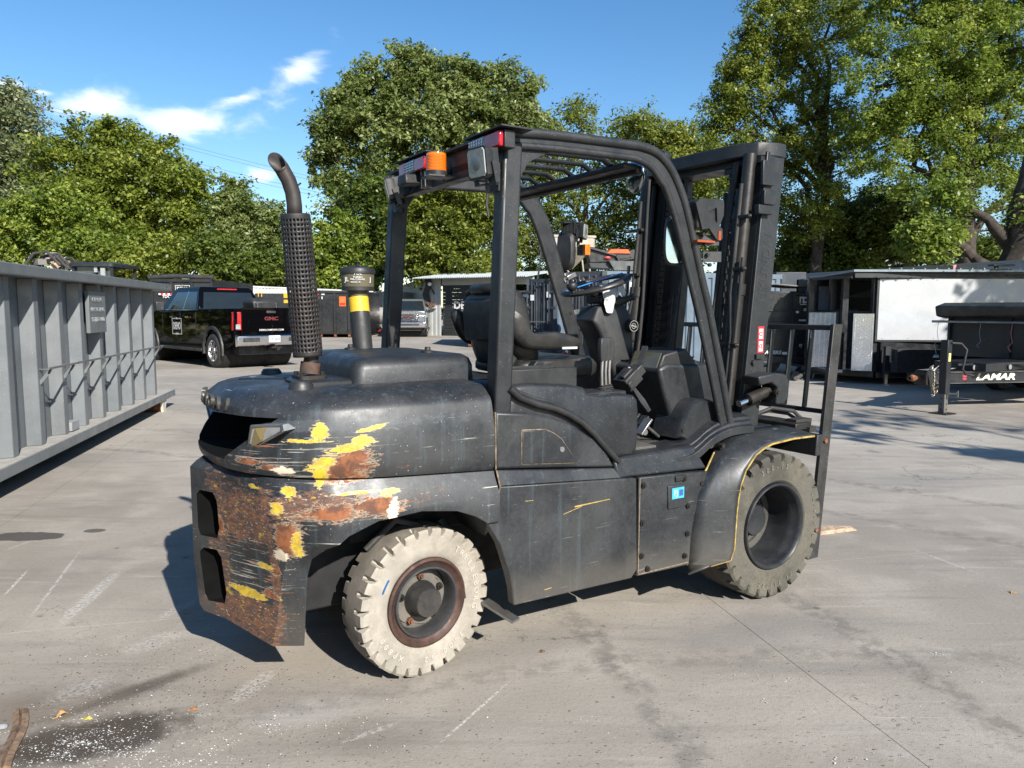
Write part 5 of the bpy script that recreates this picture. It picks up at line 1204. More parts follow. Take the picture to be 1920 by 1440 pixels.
# local: x from the far end towards the camera, y to the left of that = outwards (towards the yard) is +y
def rcp(px, py, off=0.): return tolocal(plane_pick(px, py, E0-nrm*off, nrm), RC)
LEN = 16.0
yo = lambda d: -d if tolocal(E0-nrm, RC).y < 0 else d     # inward offset as local y
sg = -1 if tolocal(E0-nrm, RC).y < 0 else 1
m = MB(); m.box(0, LEN, sg*.0, sg*.24, .17, .262); m.build('bottom_rail', GREY, RC, bevel=.004)
m = MB(); m.box(.0, LEN, sg*.012, sg*.238, .262, .266); m.build('rail_top_dust', GREYTOP, RC, smooth=0)
m = MB(); m.box(.30, LEN, sg*.215, sg*.235, .266, 1.80); m.box(.30,.32, sg*.215, sg*2.30, .262, 1.80); m.build('side_wall', GREY, RC)
m = MB(); m.box(.30, LEN, sg*2.28, sg*2.30, .262, 1.80); m.box(.30,LEN, sg*.235, sg*2.28, .262, .28); m.build('inner_wall', GREY, RC)
topz = rcp(320, 534).z; xe = rcp(320, 534).x
m = MB(); m.box(xe, LEN, -sg*.01, sg*.24, topz-.10, topz); m.box(xe, LEN, sg*2.20, sg*2.36, topz-.10, topz); m.box(xe, xe+.12, sg*.24, sg*2.2, topz-.10, topz); m.build('top_rail', GREY, RC, bevel=.012, seg=3)
ribx = [rcp(x_, y_).x for x_, y_ in ((50,855),(101.7,831),(146.7,812),(183.3,795),(213.3,780),(242.7,767),(266,756),(287.3,745),(305,737))]
# near faces of the ribs; carry the same spacing on out of the frame
ribx = sorted(ribx); sp_ = (ribx[-1]-ribx[0])/(len(ribx)-1); ribx = [ribx[0]+sp_*i for i in range(int((LEN-ribx[0])/sp_)+1)]
for x_ in ribx:
    m = MB(); m.hexa([(x_-.16,sg*.215,.266),(x_+.03,sg*.215,.266),(x_-.012,sg*.10,.266),(x_-.115,sg*.10,.266)], [(x_-.16,sg*.215,1.79),(x_+.03,sg*.215,1.79),(x_-.012,sg*.10,1.79),(x_-.115,sg*.10,1.79)]); m.build('rib', GREY, RC, bevel=.006)
rx0, rx1 = ribx[0]-.05, ribx[7]+.02
ry = sg*.0; rz0 = rcp(287, 652).z; rz1 = rcp(48, 700).z
m = MB(); m.tube([(rx0-.1, ry, rz0), (rx1, ry, rz1)], .011, 8); m.build('tarp_rod', STEEL, RC)
for x_ in ribx[:8]:
    z_ = rz0+(rz1-rz0)*(x_-rx0)/(rx1-rx0)
    m = MB(); m.bar((x_-.05, ry, z_-.008), (x_-.05, sg*.105, z_-.14), .03, .006, (1,0,0)); m.bar((x_-.05,ry,z_-.008),(x_-.05,sg*.10,z_-.008),.03,.006,(0,0,1)); m.build('rod_bracket', GREY, RC)
a_, b_ = rcp(177, 546), rcp(211, 622)
m = MB(); m.box(min(a_.x,b_.x), max(a_.x,b_.x), sg*.06, sg*.10, min(a_.z,b_.z), max(a_.z,b_.z)); m.build('name_plate', GREY, RC, bevel=.003)
cx_, w_ = (a_.x+b_.x)/2, abs(a_.x-b_.x); hz = a_.z-b_.z
PUN = mat('pale_letter', (.24,.25,.25), .6)
rotm = basis((-1,0,0),(0,0,1)) if sg < 0 else basis((1,0,0),(0,0,1))
for i, (s_, k_) in enumerate((('CEMENT',.80),('RECYCLING',1.0),('972)287-8100',.95))):
    o = text(s_, hz*.14, PUN, RC, (cx_, sg*.058, a_.z-hz*(.20+.24*i)), rotm, .003, .02, 'plate_lettering')
    wid = max(v.co.x for v in o.data.vertices)-min(v.co.x for v in o.data.vertices); o.data.transform(Matrix.Diagonal((w_*.80*k_/wid,1,1,1)))
a_, b_ = rcp(153, 790), rcp(167, 802); m = MB(); m.box(min(a_.x,b_.x),max(a_.x,b_.x), sg*.09,sg*.20, b_.z,a_.z-.01); m.build('latch_plate', PUN, RC)
m = MB(); q = (tolocal(ground(285,772), RC)); m.cyl((q.x, sg*.06, .085), (q.x, sg*.30, .085), .085, n=18); m.build('roller', RUST, RC); m = MB(); m.prism([(q.x-.16,.17),(q.x+.10,.17),(q.x+.06,.0),(q.x-.06,.0)], 'y', sg*.02, sg*.055); m.build('roller_bracket', mat('pale_timber', (.50,.44,.36), .8, var=.3), RC)
m = MB(); m.box(.3, LEN, sg*.5, sg*.62, .06, .262); m.box(.3, LEN, sg*1.7, sg*1.82, .06, .262); m.build('skid_rail', GREASE, RC)
m = MB(); m.box(-.05, .30, sg*.0, sg*2.3, .17, .20); m.build('end_tread', GREYTOP, RC)

# ------------------------------------------------------------------ helpers for printed signs
def demo_sign(parent, c, w, h, xd, off=.004, sub=True):
    """white outlined box with THE over DEMO over COMPANY, on a vertical face; xd = reading direction"""
    xd = Vector(xd).normalized(); n = xd.cross(Vector((0,0,1))).normalized(); c = Vector(c)+n*off
    m = MB(); t = w*.03
    def bx(u0, u1, z0, z1): m.hexa([c+xd*u0+Vector((0,0,z0)), c+xd*u1+Vector((0,0,z0)), c+xd*u1+Vector((0,0,z0))+n*.002, c+xd*u0+Vector((0,0,z0))+n*.002], [c+xd*u0+Vector((0,0,z1)), c+xd*u1+Vector((0,0,z1)), c+xd*u1+Vector((0,0,z1))+n*.002, c+xd*u0+Vector((0,0,z1))+n*.002])
    bx(-w/2, -w/2+t, -h/2, h/2); bx(w/2-t, w/2, -h/2, h/2)
    for z_, gap in ((h/2-t, .18), (-h/2, .34)): bx(-w/2+t, -w*gap/1.6, z_, z_+t); bx(w*gap/1.6, w/2-t, z_, z_+t)
    s = m.build('sign_frame', WHITE, parent, smooth=0)
    B = basis(xd, (0,0,1))
    for s_, z_, sz, ww in (('THE', h/2-t/2, h*.16, w*.16), ('DEMO', 0, h*.62, w*.78), ('COMPANY', -h/2+t/2, h*.14, w*.36)):
        o = text(s_, sz, WHITE, parent, c+Vector((0,0,z_)), B, .001, .03, 'sign_lettering')
        wid = max(v.co.x for v in o.data.vertices)-min(v.co.x for v in o.data.vertices); o.data.transform(Matrix.Diagonal((ww/wid,1,1,1)))
def quad(mb, P_, u0, u1, v0, v1, off=0.):
    """patch of a four-cornered face (bottom left, bottom right, top right, top left), pushed outwards"""
    a, b, c, d = [Vector(p) for p in P_]; n = (b-a).cross(d-a).normalized()
    f = lambda u, v: a*(1-u)*(1-v)+b*u*(1-v)+c*u*v+d*(1-u)*v
    lo = [f(u0,v0), f(u1,v0), f(u1,v1), f(u0,v1)]; mb.hexa([p-n*.004 for p in lo], [p+n*off for p in lo])

# ------------------------------------------------------------------ pickups
def pickup(pos, fwd, paint, label, rims, rear_detail=True):
    P_ = frame('pickup_truck', pos.x, pos.y, fwd[0], fwd[1], label, 'pickup truck')
    P_.scale = (1.03, 1.0, 1.065)
    WB_, RT, HW = 4.05, .415, 1.0
    def arch(cx, r=.50, n=9): return [(cx+r*math.cos(a), .44+r*math.sin(a)) for a in [math.pi*i/(n-1) for i in range(n)]]
    blackp = mat('truck_trim_black', (.018,.018,.018), .5, dust=.2)
    # lower body sides, with wheel openings
    prof = [(-1.12,.62),(-1.15,.85),(-1.15,1.44),(.90,1.44),(.92,1.42),(3.25,1.36),(3.6,1.40),(4.75,1.27),(4.93,1.12),(4.97,.85),(4.93,.60),(4.62,.55)]
    bot = arch(WB_)[:] + [(3.45,.46),(.60,.46)] + arch(0)[:]
    for s_ in (-1,1):
        m = MB(); m.loft([[(x, s_*(HW+dy+(0 if z < 1.0 else -.03*(z-1.0)/.4)), z) for x, z in prof+[p for p in bot]] for dy in (.0,-.09)]); m.build('body_side', paint, P_, bevel=.02, seg=2)
        for cx in (0, WB_):
            m = MB(); m.loft([[(cx+r_*math.cos(a), s_*(HW+o_), .44+r_*math.sin(a)) for r_, o_ in ((.495,-.02),(.505,.035),(.57,.035),(.585,.0))] for a in [R(-12)+(R(204))*i/16 for i in range(17)]], cap=True); m.build('wheel_flare', blackp, P_, smooth=50)
    m = MB(); m.box(-1.10,.88,-.92,.92,.62,.98); m.box(.90,4.90,-.92,.92,.48,1.34); m.box(.90,3.35,-.93,.93,1.0,1.37); m.prism([(3.2,1.34),(3.6,1.415),(4.3,1.37),(4.75,1.28),(4.92,1.12),(4.92,1.0),(3.2,1.0)], 'y', -.93, .93); m.build('body_core', paint, P_, bevel=.02)
    m = MB(); m.box(-.9,4.8,-.75,.75,.34,.62); m.build('underbody', blackp, P_)
    for cx in (0, WB_):
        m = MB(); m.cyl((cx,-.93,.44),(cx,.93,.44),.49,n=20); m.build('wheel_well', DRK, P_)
    # cab
    b4 = [(.95,-.93,1.37),(3.58,-.93,1.37),(3.58,.93,1.37),(.95,.93,1.37)]; t4 = [(1.22,-.74,1.97),(2.78,-.74,1.97),(2.78,.74,1.97),(1.22,.74,1.97)]
    mid4 = [(1.20,-.76,1.92),(2.86,-.76,1.92),(2.86,.76,1.92),(1.20,.76,1.92)]
    m = MB(); m.loft([b4, mid4, [(1.30,-.68,2.0),(2.70,-.68,2.0),(2.70,.68,2.0),(1.30,.68,2.0)]]); m.build('cab', paint, P_, bevel=.03, seg=2)
    for s_ in (-1, 1):
        F_ = [b4[0], b4[1], mid4[1], mid4[0]] if s_ < 0 else [b4[2], b4[3], mid4[3], mid4[2]]
        for (u0,u1) in (((.06,.36),(.385,.80)) if s_ < 0 else ((.64,.94),(.20,.615))):
            m = MB(); quad(m, F_, u0, u1, .10, .90, .006); m.build('side_window', GLS, P_, smooth=0)
        m = MB(); quad(m, F_, .04, .84, .05, .075, .010) if s_ < 0 else quad(m, F_, .16, .96, .05, .075, .010); u_ = (.371 if s_ < 0 else .629); quad(m, F_, u_-.008, u_+.008, .08, .92, .010); m.build('window_trim', CHROME, P_, smooth=0)
        m = MB(); m.box(1.42,1.60,s_*(HW+.012)-.01,s_*(HW+.012)+.01,1.20,1.24); m.box(2.42,2.60,s_*(HW+.012)-.01,s_*(HW+.012)+.01,1.20,1.24); m.build('door_handle', CHROME, P_)
        m = MB(); m.box(2.95,3.08,s_*1.02,s_*1.24,1.38,1.62); m.build('door_mirror', blackp, P_, bevel=.02)
        for x_ in (.97, 1.95, 3.15): m = MB(); m.box(x_-.006,x_+.006,s_*(HW-.005),s_*(HW+.003),.55,1.35); m.build('door_gap', DRK, P_, smooth=0)
        m = MB(); m.bar((.6,s_*.98,.42),(3.4,s_*.98,.42),.14,.07); m.build('running_board', blackp, P_, bevel=.01)
        # lamps
        m = MB(); m.hexa([(-1.175,s_*.80,.93),(-1.10,s_*1.005,.93),(-1.02,s_*1.005,.93),(-1.02,s_*.80,.93)], [(-1.175,s_*.80,1.36),(-1.10,s_*.985,1.36),(-1.02,s_*.985,1.36),(-1.02,s_*.80,1.36)]); m.build('tail_lamp', REDL, P_, bevel=.015)
        m = MB(); m.hexa([(-1.19,s_*.84,.96),(-1.14,s_*.97,.96),(-1.1,s_*.97,.96),(-1.1,s_*.84,.96)], [(-1.19,s_*.84,1.07),(-1.14,s_*.96,1.07),(-1.1,s_*.96,1.07),(-1.1,s_*.84,1.07)]); m.build('reverse_lamp', CLR, P_)
        m = MB(); m.hexa([(4.93,s_*.62,.98),(4.82,s_*1.0,.98),(4.70,s_*1.0,.98),(4.70,s_*.62,.98)], [(4.92,s_*.62,1.18),(4.80,s_*.99,1.22),(4.70,s_*.99,1.22),(4.70,s_*.62,1.18)]); m.build('headlamp', CLR, P_, bevel=.02)
    m = MB(); quad(m, [b4[3], b4[0], mid4[0], mid4[3]], .07, .93, .12, .88, .006); m.build('rear_window', GLS, P_, smooth=0)
    m = MB(); quad(m, [b4[1], b4[2], mid4[2], mid4[1]], .05, .95, .06, .94, .006); m.build('windscreen', GLS, P_, smooth=0)
    m = MB(); m.box(1.19,1.23,-.28,.28,1.925,1.955); m.build('third_brake_lamp', REDL, P_)
    # tailgate, bumper
    m = MB(); m.box(-1.16,-1.08,-.80,.80,.80,1.45); tg = m.build('tailgate', paint, P_, bevel=.02)
    m = MB(); m.box(-1.172,-1.155,-.62,.62,1.0,1.18); m.box(-1.18,-1.15,-.78,.78,1.40,1.46); m.build('tailgate_panel', paint, P_, bevel=.008)
    m = MB(); m.box(-1.19,-1.16,-.13,.13,1.33,1.39); m.build('tailgate_handle', blackp, P_, bevel=.008)
    gm = mat('badge_red_chrome', (.24,.05,.055), .25, metal=.5)
    text('GMC', .115, gm, P_, (-1.176,-.0,1.20), basis((0,-1,0),(0,0,1)), .006, .03, 'badge', sx=1.5)
    text('DEMOCOMPANY.COM', .06, WHITE, P_, (-1.174,-.0,.93), basis((0,-1,0),(0,0,1)), .001, .01, 'tailgate_lettering', sx=1.1)
    m = MB(); m.loft([[(x, y, z) for x, z in ((-1.20,.55),(-1.30,.59),(-1.31,.80),(-1.16,.84),(-1.16,.55))] for y in (-.98,-.5,.5,.98)]); m.build('rear_bumper', CHROME, P_, bevel=.02)
    for s_ in (-1,1): m = MB(); m.box(-1.312,-1.298,s_*.62-.22,s_*.62+.22,.66,.76); m.build('bumper_step', blackp, P_, bevel=.01)
    m = MB(); m.box(-1.318,-1.30,-.155,.155,.645,.80); m.build('number_plate', WHITE, P_); text('VHH-6828', .095, mat('plate_blue', (.03,.04,.12), .5), P_, (-1.3185,0,.715), basis((0,-1,0),(0,0,1)), .001, .01, 'plate_number', sx=.68)
    m = MB(); m.box(-1.32,-1.0,-.06,.06,.44,.54); m.box(-1.50,-1.30,-.035,.035,.46,.52); m.box(-1.42,-1.36,-.14,.14,.50,.53); m.build('tow_hitch', GREASE, P_); m = MB(); m.ball((0,0,.44), .17, 14, (1,1,1)); m.cyl((0,-.9,.44),(0,.9,.44),.06); m.build('rear_axle', blackp, P_)
    # front
    m = MB(); m.box(4.88,4.965,-.60,.60,.88,1.20); m.build('grille', blackp, P_, bevel=.02)
    for k in range(4): m = MB(); m.box(4.955,4.985,-.58,.58,.90+.08*k,.925+.08*k); m.build('grille_bar', CHROME, P_, bevel=.005)
    text('GMC', .14, gm, P_, (4.992,0,1.06), basis((0,1,0),(0,0,1)), .006, .03, 'badge', sx=1.5)
    m = MB(); m.loft([[(x, y, z) for x, z in ((4.9,.50),(5.04,.52),(5.06,.78),(4.9,.84))] for y in (-.97,-.6,.6,.97)]); m.build('front_bumper', CHROME, P_, bevel=.03); m = MB(); m.box(5.05,5.065,-.62,.62,.60,.70); m.build('bumper_intake', blackp, P_)
    # wheels
    for cx in (0, WB_):
        for s_ in (-1, 1):
            wh = bpy.data.objects.new('wheel', None); COL.objects.link(wh); wh.parent = P_; wh.location = (cx, s_*(HW-.11), RT); wh.rotation_euler = (0,0,0 if s_ < 0 else math.pi)
            m = MB(); m.lathe([(.26,-.12),(.30,-.135),(.38,-.13),(.408,-.105),(RT,-.07),(RT,.07),(.40,.13),(.26,.13)], 'y', 36); m.build('tyre', RUB, wh, smooth=40)
            m = MB(); m.lathe([(.262,-.125),(.25,-.13),(.235,-.10),(.225,.0),(.22,.05)], 'y', 36)
            for k in range(6):
                a = R(60*k+15); a2 = a+R(9); a3 = a-R(9)
                m.bar((math.cos(a)*.06,-.085,math.sin(a)*.06),(math.cos(a2)*.245,-.11,math.sin(a2)*.245),.035,.03,(0,1,0)); m.bar((math.cos(a)*.06,-.085,math.sin(a)*.06),(math.cos(a3)*.245,-.11,math.sin(a3)*.245),.035,.03,(0,1,0))
            m.lathe([(.001,-.11),(.06,-.11),(.075,-.08),(.075,-.04)], 'y', 20); m.build('rim', rims, wh, smooth=30)
            m = MB(); m.lathe([(.001,.03),(.22,.03)], 'y', 24); m.build('brake_disc', DRK, wh)
    return P_
def gloss(name, col, r, sp=.5):
    m, t, b = newmat(name); b.inputs['Base Color'].default_value = (*col, 1); b.inputs['Roughness'].default_value = r; b.inputs['Specular IOR Level'].default_value = sp; return m
TB = gloss('glossy_black_paint', (.002,.002,.0025), .035, .16)
g1, g2 = ground(410, 690), Vector((-6.13,20.0,0))
fw = Vector((-.72,.694,0)).normalized(); axd = Vector((fw.y,-fw.x,0)); ctr = g1+axd*.93+fw*.12
BT = pickup(ctr, (fw.x, fw.y), TB, 'glossy black pickup with chrome rear bumper, parked beyond the grey container', mat('alloy', (.55,.55,.56), .3, metal=.9))
dl = frame('k', 0,0,1,0,None,None); bpy.data.objects.remove(dl)
demo_sign(BT, (2.15, 1.012, .98), .62, .42, (-1,0,0), .004)
# chained machine standing in the bed
q = tolocal(depth(512, 560, 22.0), BT)
GEN = frame('plate_compactor', *( (BT.matrix_basis @ Vector((-.35,-.15,0))).xy ), fw.x, fw.y, 'black machine with white label strapped by chains in the pickup bed', 'machine', z=.99)
m = MB(); m.loft([[(-.25,-.22,0),(.25,-.22,0),(.25,.22,0),(-.25,.22,0)], [(-.3,-.30,.35),(.3,-.30,.35),(.3,.30,.35),(-.3,.30,.35)], [(-.3,-.36,.72),(.3,-.36,.72),(.3,.36,.72),(-.3,.36,.72)], [(-.2,-.30,.82),(.2,-.30,.82),(.2,.30,.82),(-.2,.30,.82)]]); m.build('body', BLKP, GEN, bevel=.03)
m = MB(); m.box(-.315,-.302,-.10,.08,.38,.56); m.build('label_plate', WHITE, GEN)
for s_ in (-1,1):
    m = MB()
    for k in range(16): m.lathe([(.014+.005*math.cos(t), .005*math.sin(t)) for t in [0,1.57,3.14,4.71,6.28]], 'x' if k % 2 else 'y', 8, (-.36, s_*(.26-.0*k), .70-.035*k))
    m.build('tie_chain', STEEL, GEN)
TS = mat('silver_truck_paint', (.30,.31,.32), .22, metal=.7, var=.05, coat=.8)
sp0 = Vector((-5.75, 41.2, 0)); dv = (Vector((.06,-1,0))).normalized()
pickup(sp0 - dv*4.6, (dv.x, dv.y), TS, 'silver pickup facing the camera in front of the white shed', mat('alloy_dark', (.2,.2,.21), .3, metal=.9))

# ------------------------------------------------------------------ roll-off dumpsters
DUMP = mat('black_dumpster_paint', (.012,.0125,.0135), .36, var=.3, vs=2.5, dust=.35, dustcol=(.06,.057,.054), bump=.5, bs=3.5, speck=.3)
def dumpster(px0, px1, ybot, ytop, D, label, nrib=4, depth_=5, group='black roll-off dumpsters', lift=.18, turn=0.):
    a, b = pw(px0, 600, D), pw(px1, 600, D); w = (b-a).length; zt = pw((px0+px1)/2, ytop, D).z
    o = frame('rolloff_dumpster', a.x, a.y, math.cos(turn), math.sin(turn), label, 'dumpster', group)
    m = MB(); m.box(0,w,.08,.10,lift+.1,zt); m.box(0,w,depth_,depth_+.02,lift+.1,zt); m.box(0,.02,.10,depth_,lift+.1,zt); m.box(w-.02,w,.10,depth_,lift+.1,zt); m.box(0,w,.1,depth_,lift+.05,lift+.1); m.build('shell', DUMP, o)
    m = MB(); m.box(-.04,w+.04,0,.12,zt-.10,zt+.02); m.build('top_rail', DUMP, o, bevel=.01)
    m = MB(); m.box(-.04,w+.04,-.02,.12,lift,lift+.12); m.build('bottom_rail', GREASE, o, bevel=.01)
    for k in range(nrib+1):
        x_ = w*k/nrib; m = MB(); m.hexa([(x_-.06,-.04,lift+.12),(x_+.06,-.04,lift+.12),(x_+.06,.08,lift+.12),(x_-.06,.08,lift+.12)], [(x_-.06,.03,zt-.1),(x_+.06,.03,zt-.1),(x_+.06,.08,zt-.1),(x_-.06,.08,zt-.1)]); m.build('rib', DUMP, o)
        if k < nrib: m = MB(); m.box(x_+.06, x_+w/nrib-.06, .068, .082, lift+.12+(zt-lift)*.40, lift+.125+(zt-lift)*.415); m.build('crease', DUMP, o)
        m = MB(); m.cyl((x_-.05,.05,lift/2),(x_+.07,.05,lift/2),lift/2,n=12); m.build('roller', RUST, o)
    return o, w, zt
d1, w1, z1 = dumpster(548, 681, 632, 546, 40.3, 'dented black dumpster with an orange sticker, left of the air intake', 5)
def sticker(o, x0, x1, z0, z1, m_, y=-.002, name='sticker'): q_ = MB(); q_.box(x0,x1,y-.003,y,z0,z1); return q_.build(name, m_, o, smooth=0)
ppm = 1387/40.3
lx_ = lambda px: (px-548)/ppm
lz = lambda py, D: pw(640, py, D).z
sticker(d1, lx_(636), lx_(648), lz(574,40.3), lz(556,40.3), ORG, .066); sticker(d1, lx_(637), lx_(647), lz(572,40.3), lz(568,40.3), REDF, .060)
sticker(d1, lx_(596), lx_(603), lz(553,40.3), lz(550,40.3), REDF, .066); sticker(d1, lx_(603), lx_(609), lz(553,40.3), lz(550,40.3), WHITE, .066); sticker(d1, lx_(598), lx_(605), lz(561,40.3), lz(556,40.3), WHITE, .066)
d2, w2, z2 = dumpster(286, 398, 640, 524, 31, 'black dumpster with rolled tarp and white lettered box sign, behind the black pickup', 3)
m = MB(); m.tube([(-.1,.05,z2+.08),(w2*.4,.05,z2+.14),(w2+.1,.05,z2+.09)], .10, 10); m.build('rolled_tarp', RUB, d2, smooth=60)
p31 = 1387/31
demo_sign(d2, ((345-286)/p31, .0, pw(345,541,31).z), 27/p31, 12/p31, (1,0,0), .03)
for k in range(6): sticker(d2, (300+4.2*k-286)/p31, (300+4.2*(k+1)-286)/p31, pw(300,553,31).z, pw(300,550,31).z, REDF if k % 2 else WHITE, -.03, 'reflective_tape')
text('TDC217', .17, WHITE, d2, ((320-286)/p31, -.03, pw(320,556,31).z), basis((1,0,0),(0,0,1)), .001, .03)
d3, w3, z3 = dumpster(880, 1006, 640, 546, 30, 'black dumpster lettered TDC237 behind the driver seat, left of the dark shipping container', 3)
p30 = 1387/30
text('TDC237', .20, WHITE, d3, ((966-880)/p30, .062, pw(966,546.5,30).z-.16), basis((1,0,0),(0,0,1)), .001, .03); text('TDC237', .20, WHITE, d3, ((1003-880)/p30, .062, pw(1003,546.5,30).z-.16), basis((1,0,0),(0,0,1)), .001, .03)
m = MB(); m.cyl(((984-880)/p30,.062,pw(984,548,30).z-.12),((984-880)/p30,.058,pw(984,548,30).z-.12),.075,n=20); m.build('round_sticker', WHITE, d3)
demo_sign(d3, ((999-880)/p30, .06, pw(999,554,30).z-.10), .24, .12, (1,0,0), .004)

# ------------------------------------------------------------------ white fence, shed
CORR = mat('white_sheet_metal', (.50,.50,.48), .5, var=.08, vs=1.5, streak=.2, dust=.15, dustcol=(.35,.33,.3))
def corrugated(name, a, b, z0, z1, m_, label=None, cat=None, pitch=.25, dep=.035, parent=None, zend=None):
    a, b = Vector(a), Vector(b); L = (b-a).length; d = (b-a).normalized(); n = Vector((d.y,-d.x,0)); vs = []; rows0, rows1 = [], []
    k = int(L/pitch)
    for i in range(k+1):
        for u, h in ((0,0),(.35,0),(.45,1),(.90,1)):
            s_ = (i+u)*pitch
            if s_ > L: continue
            p = a+d*s_+n*(h*dep); t = s_/L; rows0.append((p.x,p.y,z0)); rows1.append((p.x,p.y,z1+(0 if zend is None else (zend-z1)*t)))
    mb = MB(); mb.loft([rows0, rows1], cap=False, closed=False); o = mb.build(name, m_, parent, smooth=0, solid=.01)
    if label: tag(o, label, cat)
    return o
fa, fb = pw(395, 600, 35.5), pw(790, 600, 53)
fa.z = fb.z = 0
fn = empty('white_fence', (0,0,0), 0, 'white sheet-metal fence behind the dumpsters and pickups, under the trees', 'fence'); 
corrugated('fence_sheet', fa, fb, 0, 2.67, CORR, parent=fn)
m = MB(); m.bar(fa+Vector((0,-.03,2.66)), fb+Vector((0,-.03,2.66)), .10, .08); m.build('fence_cap', WHITE, fn)
a_ = pw(395, 600, 35.3); b_ = pw(417, 600, 36.2); m = MB(); m.hexa([(a_.x,a_.y-.15,0),(b_.x,b_.y-.15,0),(b_.x,b_.y-.1,0),(a_.x,a_.y-.1,0)], [(a_.x,a_.y-.15,2.75),(b_.x,b_.y-.15,2.68),(b_.x,b_.y-.1,2.68),(a_.x,a_.y-.1,2.75)]); tag(m.build('teal_panel', mat('teal_paint', (.12,.52,.47), .5)), 'teal sheet panel leaning at the left end of the white fence', 'panel')
# shed
s0 = pw(803, 600, 44); s1 = pw(960, 600, 41.5); s2 = Vector((-8.9, 60, 0)); s0.z = s1.z = 0
SH = empty('shed', (0,0,0), 0, 'white sheet-metal shed with a black roll-up door lettered DEMO and a corrugated awning', 'shed')
zt = pw(803, 519, 44).z
WALL = mat('shed_white', (.36,.37,.36), .55, var=.1, vs=1.2, streak=.25, dust=.3, dustcol=(.28,.27,.25))
dirn = (s1-s0).normalized()
corrugated('side_wall', s2, s0, 0, zt, WALL, parent=SH, pitch=.3, dep=.03)
def fr(px, Y0=None):      # point on the front wall line
    d = sight(px, 600); t = None
    den = d.x*dirn.y-d.y*dirn.x; t = (s0.x*dirn.y-s0.y*dirn.x)/den; return Vector((d.x*t, d.y*t, 0))
corrugated('front_wall', s0, fr(829), 0, zt-.1, WALL, parent=SH, pitch=.3, dep=.02)
da, db = fr(829), fr(958); nrmS = Vector((dirn.y,-dirn.x,0))
def zat(px, py): p = fr(px); return pw(px, py, p.y).z
dz = zat(829, 535)
for k in range(14):      # roll-up door slats
    z0_, z1_ = dz*k/14+.006, dz*(k+1)/14-.006; q1, q2 = da+dirn*.05, db
    m = MB(); m.hexa([(q1.x,q1.y,z0_),(q2.x,q2.y,z0_),(q2.x-nrmS.x*.05,q2.y-nrmS.y*.05,z0_),(q1.x-nrmS.x*.05,q1.y-nrmS.y*.05,z0_)], [(q1.x,q1.y,z1_),(q2.x,q2.y,z1_),(q2.x-nrmS.x*.05,q2.y-nrmS.y*.05,z1_),(q1.x-nrmS.x*.05,q1.y-nrmS.y*.05,z1_)]); m.build('door_slat', mat('door_black', (.016,.018,.020), .5), SH, bevel=.008)
p = fr(862); text('DEMO', .62, WHITE, SH, (p.x+dirn.x*.52+nrmS.x*.06, p.y+dirn.y*.52+nrmS.y*.06, zat(855,573)), basis(dirn, (0,0,1)), .005, .03, 'door_lettering')
m = MB(); q1, q2 = da, fr(1000); m.hexa([(q1.x,q1.y,dz),(q2.x,q2.y,dz),(q2.x-nrmS.x*.1,q2.y-nrmS.y*.1,dz),(q1.x-nrmS.x*.1,q1.y-nrmS.y*.1,dz)], [(q1.x,q1.y,zt),(q2.x,q2.y,zt),(q2.x-nrmS.x*.1,q2.y-nrmS.y*.1,zt),(q1.x-nrmS.x*.1,q1.y-nrmS.y*.1,zt)]); m.build('lintel', WALL, SH)
# awning: corrugated sheets sloping out
aw0, aw1 = fr(797), fr(1004); rows = []
n = 60
for t_, z_, o_ in ((0, zat(800,513)+.1, -2.5), (1, zat(800,523)-.02, 1.3)):
    r = []
    for i in range(n*4):
        s_ = i/(n*4-1); p = aw0*(1-s_)+aw1*s_; r.append((p.x+nrmS.x*o_, p.y+nrmS.y*o_, z_+.035*math.sin(i*math.pi/2)))
    rows.append(r)
m = MB(); m.loft(rows, cap=False, closed=False); m.build('awning_sheet', mat('galvanised', (.42,.46,.47), .5, metal=.3, var=.15, dust=.3, dustcol=(.3,.3,.28)), SH, smooth=0, solid=.01)
p = fr(815); m = MB(); m.ball((p.x+nrmS.x*.5,p.y+nrmS.y*.5,zat(815,533)), .12, 12); m.build('wall_lamp_globe', mat('lamp_white', (.85,.85,.83), .3), SH)
m = MB(); m.bar((p.x,p.y,zat(815,552)), (p.x+nrmS.x*.5,p.y+nrmS.y*.5,zat(815,535)), .05,.05); m.build('wall_lamp_arm', BLK, SH)
p = fr(812); shf = frame('wall_shelf', p.x+nrmS.x*.04, p.y+nrmS.y*.04, dirn.x, dirn.y, 'small shelf of dried red flowers on the shed front', 'shelf'); z_ = zat(812,577)
m = MB(); m.box(-.28,.28,-.2,0,z_-.03,z_); m.build('board', WHITE, shf); m = MB(); rsf = np.random.RandomState(5)
for k in range(60): m.ball((rsf.uniform(-.24,.24),-.1+.05*rsf.randn(),z_+.08+rsf.rand()*.22), .03, 6)
m.build('dried_flowers', mat('dry_flower', (.22,.09,.06), .9, var=.5), shf)
m = MB(); p = fr(797); ban_ = [(0,3.45),(.05,3.0),(-.06,2.4),(.05,1.8),(.12,1.75),(.22,1.9),(.16,2.5),(.26,3.1),(.22,3.5)]; m.loft([[(p.x+u*1.8, p.y-.35+o_+.12*math.sin(z_*4), z_*1.0) for u, z_ in ban_] for o_ in (0,.02)]); tag(m.build('dark_tarp', RUB), 'dark tattered tarp hanging at the corner of the white shed', 'tarp')
